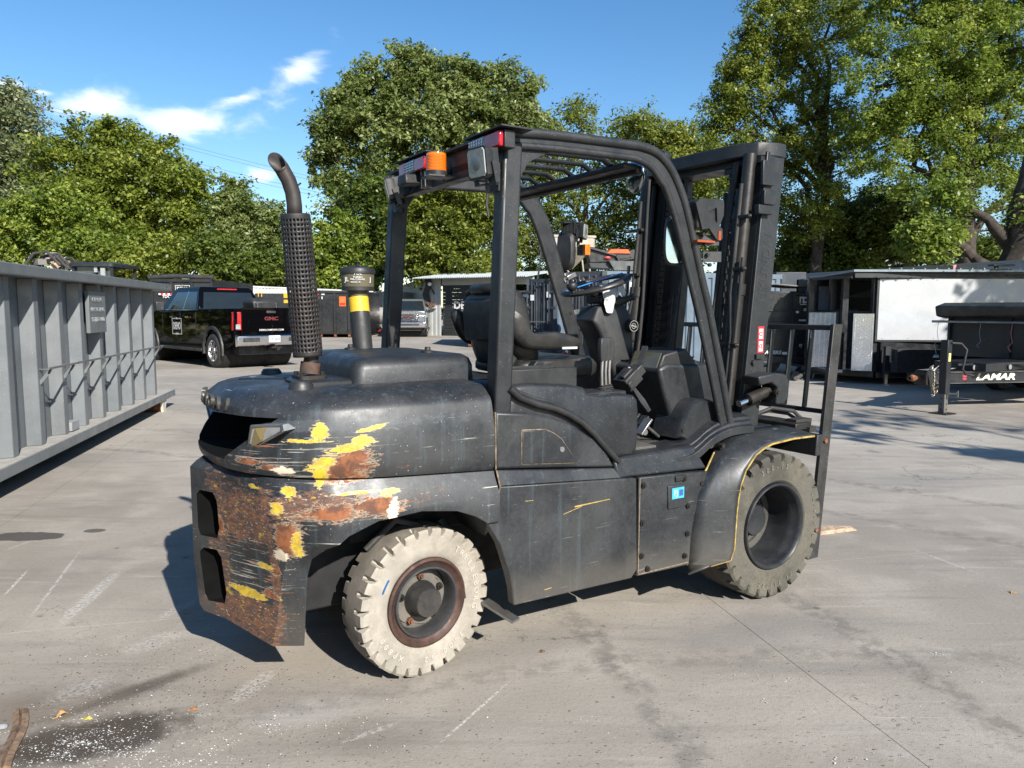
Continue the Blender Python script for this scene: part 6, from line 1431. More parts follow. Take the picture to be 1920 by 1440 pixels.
# stored wheel on a small trailer before the door
q = ground(841, 628); tr = frame('small_trailer', q.x, q.y, 1, 0, 'small low trailer with one tall wheel, parked in front of the black shed door', 'trailer')
m = MB(); m.lathe([(.2,-.10),(.42,-.11),(.50,-.07),(.50,.07),(.42,.11),(.2,.10)], 'x', 24, (.1,0,.50)); m.build('tyre', RUB, tr, smooth=40); m = MB(); m.lathe([(.001,-.06),(.2,-.09),(.2,.09)], 'x', 20, (.1,0,.5)); m.build('rim', STEEL, tr)
m = MB(); m.box(.25,3.0,-.2,1.2,.35,.60); m.build('bed', GREASE, tr); m = MB(); m.box(.3,2.9,-.25,-.2,.60,.80); m.build('side_rail', STEEL, tr)
# tank trailer beside the silver pickup
q = ground(716, 626); tk = frame('tank_trailer', q.x, q.y, 1, 0, 'rounded grey metal tank on a low trailer left of the silver pickup', 'tank')
m = MB(); m.lathe([(.001,-.55),(.35,-.5),(.50,-.3),(.52,0),(.52,1.8),(.40,2.1),(.001,2.2)], 'x', 28, (0,0,1.15)); m.build('tank', mat('tank_metal', (.50,.47,.44), .35, metal=.5, var=.2, dust=.4), tk, smooth=60)
m = MB(); m.box(-.9,2.2,-.5,.5,.45,.62); m.box(-.9,-.45,-.35,.35,.62,1.05); m.build('chassis', mat('tank_frame', (.12,.12,.12), .5), tk); m = MB(); m.cyl((.7,-.6,.32),(.7,-.4,.32),.32,n=20); m.build('wheel', RUB, tk); m = MB(); m.box(-1.1,.2,-.6,-.5,.18,.28); m.build('red_bar', REDF, tk)
m = MB(); m.cyl((-.7,0,.9),(-.7,0,1.3),.2,n=16); m.build('blue_drum', mat('blue_drum', (.03,.09,.22), .4), tk); m = MB(); m.box(.3,.7,-.2,.2,1.6,1.75); m.cyl((.5,0,1.7),(.5,0,2.3),.22,n=16); m.build('tank_stack', mat('stack_grey', (.2,.2,.2), .5), tk)
# yellow lettered machine behind the pickup bed
q0, q1 = pw(478, 600, 30), pw(552, 600, 30)
mc = frame('compressor', q0.x, q0.y, 1, 0, 'dark tall machine with yellow markings behind the black pickup bed', 'machine'); w_ = q1.x-q0.x
m = MB(); m.box(0,w_,0,1.5,.3,pw(500,550,30).z); m.build('housing', BLKP, mc, bevel=.05)
for px_, py_, w__, h__ in ((533,554,10,9),(533,565,12,6)):
    x_ = (px_-478)/p30; z_ = pw(500,py_,30).z; m = MB(); m.box(x_,x_+w__/p30,-.008,-.002,z_-h__/2/p30,z_+h__/2/p30); m.build('yellow_panel', YEL, mc)
text('TT', .22, YEL, mc, ((489-478)/p30, -.003, pw(489,553,30).z), basis((1,0,0),(0,0,1)), .002, .02); text('TEREX', .2, YEL, mc, ((493-478)/p30, -.003, pw(489,564,30).z), basis((1,0,0),(0,0,1)), .002, .02) if False else text('TE', .2, YEL, mc, ((493-478)/p30, -.003, pw(489,564,30).z), basis((1,0,0),(0,0,1)), .002, .02)
m = MB(); m.cyl((.4,.4,.3),(.4,.4,.0),.2); m.cyl((w_-.4,.4,.3),(w_-.4,.4,.0),.2); m.build('foot', GREASE, mc)

# ------------------------------------------------------------------ over the grey container: heaped load and loader cab
q = pw(80, 600, 17.5); hp = frame('debris_trailer', q.x, q.y, 1, .1, 'dark trailer heaped with pipes and scrap showing over the grey container', 'trailer'); zz0 = 2.35
m = MB(); m.box(-1.6,1.3,-.2,1.8,.7,2.30); m.build('box_body', DUMP, hp); m = MB(); m.cyl((-.8,-.25,.4),(-.8,0,.4),.4,n=20); m.cyl((.5,-.25,.4),(.5,0,.4),.4,n=20); m.build('wheel', RUB, hp)
rsx = np.random.RandomState(8)
heap_m = [mat('scrap_dark', (.035,.032,.03), .8, var=.4), mat('scrap_tan', (.35,.26,.18), .8, var=.4), mat('scrap_grey', (.16,.15,.145), .6)]
for k in range(26):
    x_ = rsx.uniform(-.45,.45); hh = .52*(1-(x_/.52)**2); a_ = Vector((x_, rsx.uniform(.1,.8), 2.25+hh*rsx.rand()))
    m = MB()
    if k % 3 == 0: m.tube([a_+Vector((-.35,0,-.25)), a_+Vector((-.15,.05,.05)), a_+Vector((.12,.1,.1)), a_+Vector((.40,.1,-.22))], .018+.02*rsx.rand(), 7)
    else:
        s_ = .06+.10*rsx.rand(); m.box(-s_,s_,-s_*.8,s_*.8,-s_*.6,s_*.6); m.T = None
        m.v = [tuple(Matrix.Rotation(rsx.rand()*0+k*.7,3,'Z')@Matrix.Rotation(k*.4,3,'X')@Vector(v_)+a_) for v_ in m.v]
    m.build('scrap_piece', heap_m[(k*7)%3 if k % 3 else 0], hp, bevel=0)
q0, q1 = pw(137, 600, 17), pw(215, 600, 17)
lo = frame('skid_loader', q0.x, q0.y, 1, .05, 'black loader cab with rounded roof showing above the grey container, right of the scrap heap', 'loader'); w_ = (q1-q0).length; zt_ = pw(175, 492, 17).z
m = MB(); m.box(0,w_,0,1.3,.5,1.5); m.build('body', DUMP, lo, bevel=.05)
m = MB()
for x_ in (.02,w_-.08):
    for y_ in (.05,1.2): m.bar((x_+.03,y_,1.5),(x_+.03,y_,zt_-.05),.06,.06)
m.bar((w_*.55,.05,1.5),(w_*.55,.05,zt_-.05),.05,.05); m.build('cab_frame', BLK, lo)
m = MB(); m.loft([rr(-.03,w_+.02,-.05,1.3,zt_-.09,.1), rr(-.03,w_+.02,-.05,1.3,zt_-.02,.1), rr(.05,w_-.08,.05,1.2,zt_+.015,.1)]); m.build('roof', BLK, lo, smooth=40)
m = MB(); m.box(.06,w_-.1,.09,.10,1.5,zt_-.10); m.build('cab_glass', mat('cab_glass', (.05,.06,.06), .1, coat=.5), lo)
m = MB(); m.box(w_*.70,w_*.80,.0,.05,zt_-.30,zt_-.12); m.box(w_*.55,w_*.62,.0,.05,zt_-.22,zt_-.10); m.build('cab_lamp', CLR, lo)
m = MB(); m.cyl((.3,-.1,.4),(.3,.2,.4),.4,n=20); m.cyl((w_-.2,-.1,.4),(w_-.2,.2,.4),.4,n=20); m.build('wheel', RUB, lo)
# ------------------------------------------------------------------ shipping containers with things on top
def ship(px_c, D, H, label, dxe, dys, Le, Ls, end_m, side_m, doors=True):
    """corner nearest the camera at px_c; end wall runs along dxe, long side along dys"""
    p = pw(px_c, 600, D); p.z = 0
    o = empty('shipping_container', (0,0,0), 0, label, 'container', 'shipping containers in the middle of the yard')
    e = Vector((*dxe,0)).normalized(); s_ = Vector((*dys,0)).normalized(); A = p+e*Le; B = p+s_*Ls
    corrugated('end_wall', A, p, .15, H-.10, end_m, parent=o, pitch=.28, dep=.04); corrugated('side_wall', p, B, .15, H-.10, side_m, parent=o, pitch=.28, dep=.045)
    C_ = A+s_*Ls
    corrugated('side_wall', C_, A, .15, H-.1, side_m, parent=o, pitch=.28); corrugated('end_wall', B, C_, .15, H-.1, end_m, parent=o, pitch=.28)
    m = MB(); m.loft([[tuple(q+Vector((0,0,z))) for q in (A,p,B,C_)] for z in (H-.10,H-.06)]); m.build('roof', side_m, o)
    for q1, q2 in ((A,p),(p,B)):
        for z in (.08, H-.06): m = MB(); m.bar(q1+Vector((0,0,z)), q2+Vector((0,0,z)), .10, .14); m.build('edge_beam', end_m if q1 is A else side_m, o)
    for q in (A,p,B): m = MB(); m.bar(q, q+Vector((0,0,H)), .14, .14); m.build('corner_post', end_m, o)
    n = Vector((-(p-A).y, (p-A).x, 0)).normalized(); 
    if n.y > 0: n = -n
    if doors:
        for t in (.18,.36,.64,.82):
            q = A*(1-t)+p*t+n*.10; m = MB(); m.cyl(q+Vector((0,0,.12)), q+Vector((0,0,H-.1)), .022, n=8); m.bar(q+Vector((-.12,0,1.1)), q+Vector((.12,0,1.1)), .04,.04); m.build('lock_rod', end_m, o)
        for t in (.06,.94):
            for k in range(4): q = A*(1-t)+p*t+n*.08+Vector((0,0,.5+.55*k)); m = MB(); m.bar(q-e*.12, q+e*.12, .05,.08); m.build('door_hinge', end_m, o)
    return o, p, A, B, n
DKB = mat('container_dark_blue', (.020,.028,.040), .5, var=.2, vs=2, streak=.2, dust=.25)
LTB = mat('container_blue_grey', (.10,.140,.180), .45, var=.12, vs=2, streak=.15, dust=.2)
cA, pA, AA, BA, nA = ship(1041, 26, 2.6, 'dark blue shipping container carrying the hopper, left one of two', (-.80,.6), (.72,.69), 1.15, 3.2, DKB, LTB)  # end walls darker than the sides: their shade is put into the colour
cB, pB, AB, BB, nB = ship(1132, 21, 2.6, 'blue grey shipping container with a white framed window, right one of two', (-.80,.6), (.95,.31), 1.2, 6.0, DKB, LTB)  # here too the end's shade is painted as a darker blue
for t, z_ in ((.2,1.95),(.8,2.05)): 
    q = AA*(1-t)+pA*t+nA*.09; m = MB(); m.box(q.x-.07,q.x+.07,q.y-.02,q.y-.01,z_-.1,z_+.1); m.build('door_label', mat('faded_label', (.30,.33,.36), .6), cA)
# window on B side
sdir = (BB-pB).normalized(); nn = Vector((sdir.y,-sdir.x,0))
def onB(px, py): q = plane_pick(px, py, pB+nn*.09, nn); return q
w0, w1 = onB(1180, 529), onB(1212, 578)
L0 = (w0-pB).dot(sdir); L1 = L0+1.5
m = MB()
def wb(u0,u1,z0,z1,o_): m.hexa([pB+sdir*u0+nn*.06+Vector((0,0,z0)), pB+sdir*u1+nn*.06+Vector((0,0,z0)), pB+sdir*u1+nn*(.06+o_)+Vector((0,0,z0)), pB+sdir*u0+nn*(.06+o_)+Vector((0,0,z0))], [pB+sdir*u0+nn*.06+Vector((0,0,z1)), pB+sdir*u1+nn*.06+Vector((0,0,z1)), pB+sdir*u1+nn*(.06+o_)+Vector((0,0,z1)), pB+sdir*u0+nn*(.06+o_)+Vector((0,0,z1))])
zt_, zb_ = w0.z, w1.z-.5
wb(L0,L0+.09,zb_,zt_,.05); wb(L1-.09,L1,zb_,zt_,.05); wb(L0+.09,L1-.09,zt_-.09,zt_,.05); wb(L0+.09,L1-.09,zb_,zb_+.09,.05); m.build('window_frame', WHITE, cB, smooth=0)
m = MB(); wb(L0+.09,L1-.09,zb_+.09,zt_-.09,.02); m.build('window_panel', LTB, cB, smooth=0)
for k in range(4):
    q = AB*(1-(.2+.2*k))+pB*(.2+.2*k)+nB*.12; m = MB(); m.ball((q.x,q.y,2.35), .03, 8); m.build('bolt_head', STEEL, cB)
# cream hopper on legs, standing on container A
CRM = mat('cream_steel', (.34,.30,.235), .55, var=.2, vs=6, dust=.4, dustcol=(.28,.22,.16), streak=.2)
hc = pw(1062, 500, 26.6); HX = frame('hopper', hc.x, hc.y, 1, .2, 'cream cone-bottomed hopper on four legs standing on the dark blue container', 'hopper', z=2.6)
def hz(py): return pw(1062, py, 26.6).z-2.6
def hw(px): return (px-1062)*26.6/1387
m = MB(); m.loft([rr(hw(1018),hw(1105),-.80,.80,hz(447),.12), rr(hw(1018),hw(1105),-.80,.80,hz(466),.12), rr(hw(1052),hw(1072),-.18,.18,hz(505),.04)]); m.build('hopper_bin', CRM, HX, smooth=30)
m = MB(); m.loft([rr(hw(1016),hw(1107),-.83,.83,hz(449),.12), rr(hw(1016),hw(1107),-.83,.83,hz(445),.12)]); m.build('bin_rim', CRM, HX)
for px0, px1, y_ in ((1036,1026,-.7),(1090,1098,-.7),(1024,1016,.7),(1100,1108,.7)):
    m = MB(); m.tube([(hw(px0),y_,hz(462)), (hw(px1),y_,0)], .035, 8); m.build('leg', CRM, HX)
m = MB(); m.tube([(hw(1016),-.7,.15),(hw(1108),-.7,.15)], .03, 8); m.tube([(hw(1030),-.7,hz(480)),(hw(1060),-.8,.1)], .025, 8); m.split('leg_brace', CRM, HX)
m = MB(); m.tube([(hw(1022),-.8,hz(455)),(hw(1010),-.85,hz(453)),(hw(1012),-.85,hz(465)),(hw(1030),-.85,hz(478)),(hw(1048),-.85,hz(492))], .03, 8); m.build('feed_pipe', CRM, HX, smooth=60)
m = MB(); m.box(hw(1045),hw(1092),-.9,-.6,-.0,.16); m.build('base_beam', CRM, HX)
m = MB(); m.box(hw(1024),hw(1036),-.815,-.802,hz(462),hz(452)); m.build('bin_label', STEEL, HX)
# black machine with orange weight on container B, steel tray beside it
bc = pw(1105, 600, 22); BM = frame('boom_machine', bc.x, bc.y, 1, .15, 'black folded-arm machine with an orange hood lying on the blue grey container', 'machine', z=2.6)
def bw_(px): return (px-1105)*22/1387
def bz(py): return pw(1150, py, 22).z-2.6
m = MB(); m.prism([(bw_(1100),bz(462)),(bw_(1106),bz(461)),(bw_(1160),bz(478)),(bw_(1165),bz(489)),(bw_(1108),bz(492))], 'y', .2, .5); m.build('arm_plate', DUMP, BM, bevel=.02)
m = MB(); m.bar((bw_(1106),.15,bz(464)),(bw_(1158),.15,bz(478)),.08,.08); m.bar((bw_(1158),.15,bz(478)),(bw_(1164),.15,bz(489)),.08,.08); m.bar((bw_(1165),.2,bz(487)),(bw_(1225),.2,bz(477)),.08,.06); m.build('boom', BLK, BM, bevel=.02)
m = MB(); m.prism([(bw_(1139),bz(474)),(bw_(1147),bz(466)),(bw_(1180),bz(466)),(bw_(1185),bz(474))], 'y', .1, .9); m.build('orange_hood', mat('bright_orange', (.62,.085,.015), .45), BM, bevel=.01)
m = MB(); m.prism([(bw_(1141),bz(474)+-.003),(bw_(1184),bz(474)-.003),(bw_(1184),bz(482)),(bw_(1165),bz(484)),(bw_(1150),bz(478))], 'y', .15, .85); m.cyl((bw_(1192),.2,bz(474)),(bw_(1192),.7,bz(474)),.13,n=14); m.build('engine_block', BLK, BM)
m = MB(); m.ball((bw_(1141),.12,bz(482)), .06, 10, (1.6,.3,.6)); m.build('red_decal', REDF, BM)
text('T2', .12, WHITE, BM, (bw_(1203),.12,bz(484)), basis((1,0,0),(0,0,1)), .002, .02)
m = MB(); m.box(bw_(1196),bw_(1230),.15,.6,bz(490),bz(479)); m.build('battery_box', BLK, BM)
m = MB(); m.loft([[(bw_(1135),-.35,bz(490)),(bw_(1260),-.35,bz(490)),(bw_(1260),.1,bz(490)),(bw_(1135),.1,bz(490))],[(bw_(1147),-.3,bz(507)),(bw_(1260),-.3,bz(507)),(bw_(1260),.05,bz(507)),(bw_(1147),.05,bz(507))]], cap=True)
TRY = m.build('steel_tray', mat('tray_steel', (.17,.18,.18), .4, metal=.5, var=.2, dust=.3), None); TRY.parent = None; TRY.location = BM.location; TRY.rotation_euler = BM.rotation_euler; tag(TRY, 'long grey steel tray along the front edge of the blue grey container roof', 'tray')
m = MB(); m.prism([(bw_(1100),bz(494)),(bw_(1140),bz(494)),(bw_(1146),bz(504)),(bw_(1104),bz(502))], 'y', -.2, .5); o_ = m.build('black_grate', BLK, None); o_.location = BM.location; o_.rotation_euler = BM.rotation_euler; tag(o_, 'black folded grate lying left of the steel tray', 'grate')
# pink machine and red drum unit before container B
q = pw(1150, 600, 19.5); PK = frame('pink_mixer', q.x, q.y, 1, .1, 'small pink panelled machine with black frame, seen behind the steering column', 'machine')
def kw(px): return (px-1150)*19.5/1387
def kz(py): return pw(1180, py, 19.5).z
m = MB(); m.prism([(kw(1160),kz(620)),(kw(1166),kz(597)),(kw(1183),kz(583)),(kw(1199),kz(583)),(kw(1201),kz(586)),(kw(1200),kz(622))], 'y', .02, .6); m.build('pink_panel', mat('pink_paint', (.58,.20,.34), .5), PK, bevel=.02)
m = MB(); m.prism([(kw(1156),kz(597)),(kw(1182),kz(579)),(kw(1202),kz(580)),(kw(1206),kz(586)),(kw(1206),kz(640)),(kw(1156),kz(640))], 'y', .08, .55); m.box(kw(1162),kw(1180),.0,.3,kz(582),kz(574)); m.build('frame', mat('grey_frame', (.10,.105,.11), .5), PK)
m = MB(); m.box(kw(1180),kw(1189),.008,.018,kz(604),kz(597)); m.build('label_plate', WHITE, PK)
m = MB()
for k in range(4): m.tube([(kw(1201+k*1.3),.0,kz(576)),(kw(1203+k*1.2),-.02,kz(595)),(kw(1201+k*1.3),.0,kz(620))], .012, 6)
m.split('hoses', RUB, PK); m = MB(); m.cyl((kw(1165),.3,.0),(kw(1165),.3,kz(640)),.05); m.cyl((kw(1200),.3,.0),(kw(1200),.3,kz(640)),.05); m.build('leg', BLK, PK)
q = pw(1185, 600, 19.0); RD = frame('red_tool_box', q.x, q.y, 1, .1, 'red box with a white lettered stripe standing below the pink machine', 'box')
kz2 = lambda py: pw(1195, py, 19).z
W2 = lambda px: (px-1185)*19/1387
m = MB(); m.box(W2(1191),W2(1222),0,.5,.02,kz2(627)); m.build('box_body', REDF, RD, bevel=.01); m = MB(); m.box(W2(1191),W2(1222),-.006,-.001,kz2(649),kz2(641)); m.box(W2(1191),W2(1222),-.02,.5,kz2(627)+.002,kz2(627)+.05); m.build('white_stripe', WHITE, RD)
text('DUS', .10, mat('ink', (.02,.02,.02), .6), RD, (W2(1203),-.008,kz2(645)), basis((1,0,0),(0,0,1)), .001, .01); m = MB(); m.box(W2(1193),W2(1202),-.01,-.001,kz2(661),kz2(656)); m.build('dark_grip', mat('dark_red', (.2,.01,.01), .5), RD)
q0 = ground(1050, 657); m = MB()
for k in range(7): m.bar((q0.x-.5+.15*k, q0.y+.1*math.sin(k*2), .03+.02*(k%3)), (q0.x-.1+.15*k, q0.y+.25*math.cos(k), .05), .03, .03)
[tag(o_, 'loose red bar lying on the ground before the dark container', 'scrap', 'loose red bars on the ground') for o_ in m.split('red_bar', mat('red_scrap', (.32,.04,.03), .6, var=.5))]

# ------------------------------------------------------------------ right: grey wall, trailers
WALLG = mat('grey_fence_sheet', (.27,.29,.31), .6, var=.1, vs=1.2, streak=.3)
wa, wb_ = pw(1400, 600, 34), pw(2300, 600, 17.5); wa.z = wb_.z = 0
gf = empty('grey_fence', (0,0,0), 0, 'grey sheet-metal fence under the big trees on the right', 'fence'); corrugated('fence_sheet', wa, wb_, 0, 3.0, WALLG, parent=gf, pitch=.9, dep=.02)
m = MB(); m.bar(wa+Vector((0,-.03,3.0)), wb_+Vector((0,-.03,3.0)), .06, .06); m.build('fence_cap', WALLG, gf)
q = plane_pick(1790, 505, wa, (wa-wb_).cross(Vector((0,0,1)))); m = MB(); m.box(q.x-.12,q.x+.12,q.y-.12,q.y-.08,q.z-.14,q.z+.14); m.build('notice', mat('notice_print', (.35,.15,.18), .6, var=.3, vs=20), gf)
# black dump trailer facing left with TDC board (behind the mast)
DIA = None
def diamond(name):
    m, t, b = newmat(name); N = NT(t); v = N.obj()
    b.inputs['Metallic'].default_value = .95; b.inputs['Base Color'].default_value = (.72,.73,.75,1)
    N.lk(N.step(N.noise(v, 2.0, 4), .3, .7, .10, .22), b.inputs['Roughness'])
    sx = N.n('ShaderNodeSeparateXYZ'); N.lk(v, sx.inputs[0]); cb = N.n('ShaderNodeCombineXYZ'); N.lk(N.m('ADD', sx.outputs[0], N.m('MULTIPLY', sx.outputs[1], .6)), cb.inputs[0]); N.lk(N.m('MULTIPLY', sx.outputs[2], 1.0), cb.inputs[1])
    ck = N.n('ShaderNodeTexChecker'); ck.inputs['Scale'].default_value = 26; N.lk(cb.outputs[0], ck.inputs['Vector'])
    def lug(rz):
        vo = N.n('ShaderNodeTexVoronoi'); vo.voronoi_dimensions = '2D'; vo.inputs['Scale'].default_value = 22; vo.inputs['Randomness'].default_value = 0; N.lk(N.mapping(cb.outputs[0], (1,2.2,1), (0,0,rz)), vo.inputs['Vector']); return N.step(vo.outputs['Distance'], .38, .18)
    h = N.m('ADD', N.m('MULTIPLY', lug(R(45)), ck.outputs['Fac']), N.m('MULTIPLY', lug(R(-45)), N.m('SUBTRACT', 1, ck.outputs['Fac'])))
    N.lk(N.bump(h, .7, .012), b.inputs['Normal'])
    return m
DIA = diamond('diamond_plate')
q = pw(1418, 600, 17.2); DT = frame('dump_trailer', q.x, q.y, 1, 0, 'black dump trailer with a TDC board, half hidden behind the forklift mast', 'trailer', 'black dump trailers')
def tw(px): return (px-1418)*17.2/1387
def tz(py): return pw(1480, py, 17.2).z
TRB = mat('trailer_black', (.010,.011,.013), .35, var=.2, vs=3, dust=.2, dustcol=(.06,.06,.06))
m = MB(); m.box(0,tw(1524),0,2.0,tz(668),tz(546)); m.build('box_body', TRB, DT, bevel=.02)
m = MB(); 
for py in (583, 602, 615): m.box(0,tw(1487),-.03,-.0,tz(py)-.01,tz(py)+.02)
m.box(tw(1484),tw(1496),-.05,-.0,tz(668),tz(548)); m.split('box_rib', TRB, DT, bevel=.005)
m = MB(); m.loft([[(0,-.1,tz(535)),(tw(1450),-.1,tz(533)),(tw(1526),-.1,tz(540))],[(0,2.0,tz(532)),(tw(1450),2.0,tz(528)),(tw(1526),2.0,tz(535))]], cap=False, closed=False); m.build('tarp_cover', mat('tarp_grey', (.13,.13,.125), .7, var=.2), DT, solid=.03)
m = MB(); m.tube([(tw(1487),-.1,tz(553)),(tw(1510),-.1,tz(553))], .02, 8); m.build('tarp_bar', CHROME, DT); m = MB(); m.tube([(tw(1506),-.12,tz(553)),(tw(1504),-.12,tz(546)),(tw(1508),-.12,tz(549))], .008,6); m.build('blue_tie', mat('tie_blue', (.05,.12,.7), .5), DT)
m = MB(); m.box(tw(1496),tw(1522),-.03,-.012,tz(573),tz(556)); m.build('name_board', BLK, DT); text('TDC', .19, WHITE, DT, (tw(1508.5),-.034,tz(563)), basis((1,0,0),(0,0,1)), .002, .05); 
m = MB(); m.box(tw(1498),tw(1519),-.034,-.031,tz(571.5),tz(570)); m.build('board_line', WHITE, DT)
m = MB(); m.box(tw(1506),tw(1516),-.01,-.002,tz(583),tz(578)); m.box(tw(1490),tw(1495),-.06,-.051,tz(587),tz(583)); m.box(tw(1494),tw(1520),-.014,-.002,tz(602),tz(599)); m.build('reflector_tape', mat('tape_grey', (.5,.5,.5), .4), DT)
text('PJ', .10, WHITE, DT, (tw(1502),-.004,tz(648)), basis((1,0,0),(0,0,1)), .001, .02, shear=.2); text('TRAILERS', .11, WHITE, DT, (tw(1445),-.006,tz(661)), basis((1,0,0),(0,0,1)), .001, .03, sx=1.15, shear=.2); m = MB(); m.box(tw(1469),tw(1484),-.008,-.002,tz(665),tz(660)); m.build('pin_stripe', WHITE, DT)
m = MB(); m.box(-.1,tw(1524),-.06,.05,tz(678),tz(668)); m.bar((tw(1500),-.1,tz(692)),(tw(1456),-1.2,tz(700)),.10,.12); m.bar((tw(1524),-.05,tz(690)),(tw(1500),-.4,tz(692)),.10,.12); m.build('tongue', TRB, DT)
m = MB(); m.cyl((tw(1474),-1.0,tz(697)),(tw(1456),-1.3,tz(700)),.045,n=12); m.box(tw(1494),tw(1508),-.5,-.4,tz(697),tz(686)); m.build('coupler', STEEL, DT)
def chain(pts, parent, r=.022, w=.006, m_=None):
    """hanging chain, one torus link after another"""
    P_ = [Vector(p) for p in pts]; seg = []
    for i in range(len(P_)-1):
        L = (P_[i+1]-P_[i]).length; k = max(1, int(L/(r*1.5)))
        for j in range(k): seg.append((P_[i]+(P_[i+1]-P_[i])*(j/k), (P_[i+1]-P_[i]).normalized()))
    mb = MB(); mb.lathe([(r*.62+w*math.cos(t), w*math.sin(t)) for t in [2*math.pi*i/6 for i in range(7)]], 'z', 10); mb.v = [(v[0]*1.5, v[1], v[2]) for v in mb.v]
    base = mb.build('chain_link', m_ or STEEL, parent, smooth=60)
    for i, (p, d) in enumerate(seg):
        o = base if i == 0 else base.copy()
        if i: COL.objects.link(o)
        up = Vector((0,1,0)) if i % 2 else Vector((1,0,0)).cross(d)+Vector((0,.01,0)); x = d; y = (up-x*up.dot(x)).normalized() if (up-x*up.dot(x)).length > .01 else x.orthogonal().normalized(); z = x.cross(y)
        o.rotation_euler = Matrix((x, y, z)).transposed().to_euler(); o.location = p
ZL = mat('zinc_chain', (.62,.62,.62), .35, metal=.8, var=.2)
chain([(tw(1512),-.6,tz(692)),(tw(1508),-.6,tz(705)),(tw(1503),-.6,tz(715)),(tw(1497),-.6,tz(718)),(tw(1494),-.6,tz(712)),(tw(1498),-.6,tz(703))], DT, .03, .007, ZL)
chain([(tw(1473),-1.1,tz(703)),(tw(1472),-1.1,tz(725))], DT, .022, .005, ZL)
m = MB(); m.bar((.3,.0,.35),(1.2,.0,.35),.1,.1); m.build('cross_frame', TRB, DT); m = MB(); m.lathe([(.2,-.12),(.38,-.12),(.40,0),(.38,.12),(.2,.12)], 'y', 24, (tw(1440),.2,.40)); m.build('wheel', RUB, DT)

# white sided market trailer lettered TDC 268
MT = empty('concession_trailer', (0,0,0), 0, 'black trailer with big white side panel, diamond plate doors and flat roof', 'trailer')
DP = 15.3
def mp(px, py, Y=DP): return pw(px, py, Y)
cnr = mp(1645, 600); lf = pw(1512, 600, 16.6); rt_ = mp(2080, 600, 15.0)
def zp(py, Y=DP): return pw(1645, py, Y).z
def slab(mb, a, b, z0, z1, th, n=None):
    a, b = Vector(a), Vector(b); d = (b-a).normalized(); n = Vector((d.y,-d.x,0)) if n is None else n
    A_, B_ = Vector((a.x,a.y,0)), Vector((b.x,b.y,0)); mb.hexa([A_+Vector((0,0,z0)), B_+Vector((0,0,z0)), B_+n*th+Vector((0,0,z0)), A_+n*th+Vector((0,0,z0))], [A_+Vector((0,0,z1)), B_+Vector((0,0,z1)), B_+n*th+Vector((0,0,z1)), A_+n*th+Vector((0,0,z1))])
WP = mat('white_gloss_panel', (.40,.41,.415), .25, var=.07, vs=1.6, streak=.12, coat=.3)
m = MB(); slab(m, cnr, rt_, zp(637), zp(523), .03); m.build('white_panel', WP, MT, smooth=0)
m = MB(); slab(m, cnr+Vector((0,.01,0)), rt_+Vector((0,.01,0)), zp(523)+.002, zp(519), .045); slab(m, cnr+Vector((0,.01,0)), rt_+Vector((0,.01,0)), zp(640.5), zp(637)-.002, .045); slab(m, cnr+Vector((-.05,.01,0)), cnr+Vector((-.004,.01,0)), zp(640), zp(519), .05); m.build('panel_trim', BLK, MT, smooth=0)
for k in range(9):
    for zz in (zp(525.5), zp(634.5)):
        q = cnr*(1-k/8*.9)+rt_*(k/8*.9); m = MB(); m.cyl((q.x+.1,q.y-.03,zz),(q.x+.1,q.y-.037,zz),.010,n=8); m.build('rivet', BLK, MT, smooth=0)
dpn = (rt_-cnr).normalized(); o_ = text('TDC 268', .125, mat('pale_grey_print', (.62,.63,.64), .4), MT, mp(1678, 629.5, DP-.05)+Vector((0,.008,0)), basis(dpn, (0,0,1)), .002, .02, 'side_lettering', sx=1.15)
# roof, posts, dark interior
rz = zp(512); m = MB()
r0 = pw(1515, 600, 16.9); r1 = mp(2100, 600, 14.9); 
m.loft([[(pw(1517,600,16.4).x,16.4,zp(519)),(pw(1597,600,15.2).x,15.2,zp(510)),(r1.x,14.7,zp(512)),(r1.x,18.2,zp(512)),(7.2,18.8,zp(516))], [(pw(1517,600,16.4).x,16.4,zp(519)+.035),(pw(1597,600,15.2).x,15.2,zp(509)+.035),(r1.x,14.7,zp(511)+.035),(r1.x,18.2,zp(511)+.05),(7.2,18.8,zp(516)+.05)]]); m.build('roof_sheet', mat('roof_pale', (.20,.235,.245), .4, metal=.3, var=.1), MT, smooth=0)
m = MB(); slab(m, mp(1597,600,15.25), r1+Vector((0,.35,0)), zp(521), zp(512)-.01, .06); slab(m, pw(1522,600,16.4), mp(1597,600,15.25), zp(522), zp(517), .06); m.build('roof_beam', BLK, MT)
m = MB()
for k in range(16): q = mp(1660+k*22, 600, 15.0); m.ball((q.x,q.y-.05,zp(510)+.05), .022, 6)
m.split('roof_fixings', STEEL, MT)
m = MB(); slab(m, lf, cnr, .14, .26, .06); slab(m, cnr, rt_, .14, .26, .06); slab(m, lf, cnr, zp(586), zp(584), .04); m.build('floor_frame', TRB, MT)
m = MB()
for px, Y in ((1519,16.5),(1560,16.1),(1583,15.8),(1640,15.35)):
    q = pw(px, 600, Y); m.box(q.x-.06,q.x+.06,q.y-.03,q.y+.09,.2,zp(514))
m.build('corner_post', TRB, MT)
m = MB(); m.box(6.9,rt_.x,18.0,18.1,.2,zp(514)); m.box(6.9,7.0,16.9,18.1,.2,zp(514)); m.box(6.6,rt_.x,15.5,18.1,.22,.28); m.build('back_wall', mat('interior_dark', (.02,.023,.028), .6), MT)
m = MB(); m.box(7.0,7.9,17.0,17.6,.28,1.55); m.box(8.0,9.5,17.2,17.9,1.2,1.3); m.build('inner_cabinet', mat('cabinet_slate', (.07,.085,.105), .5), MT)
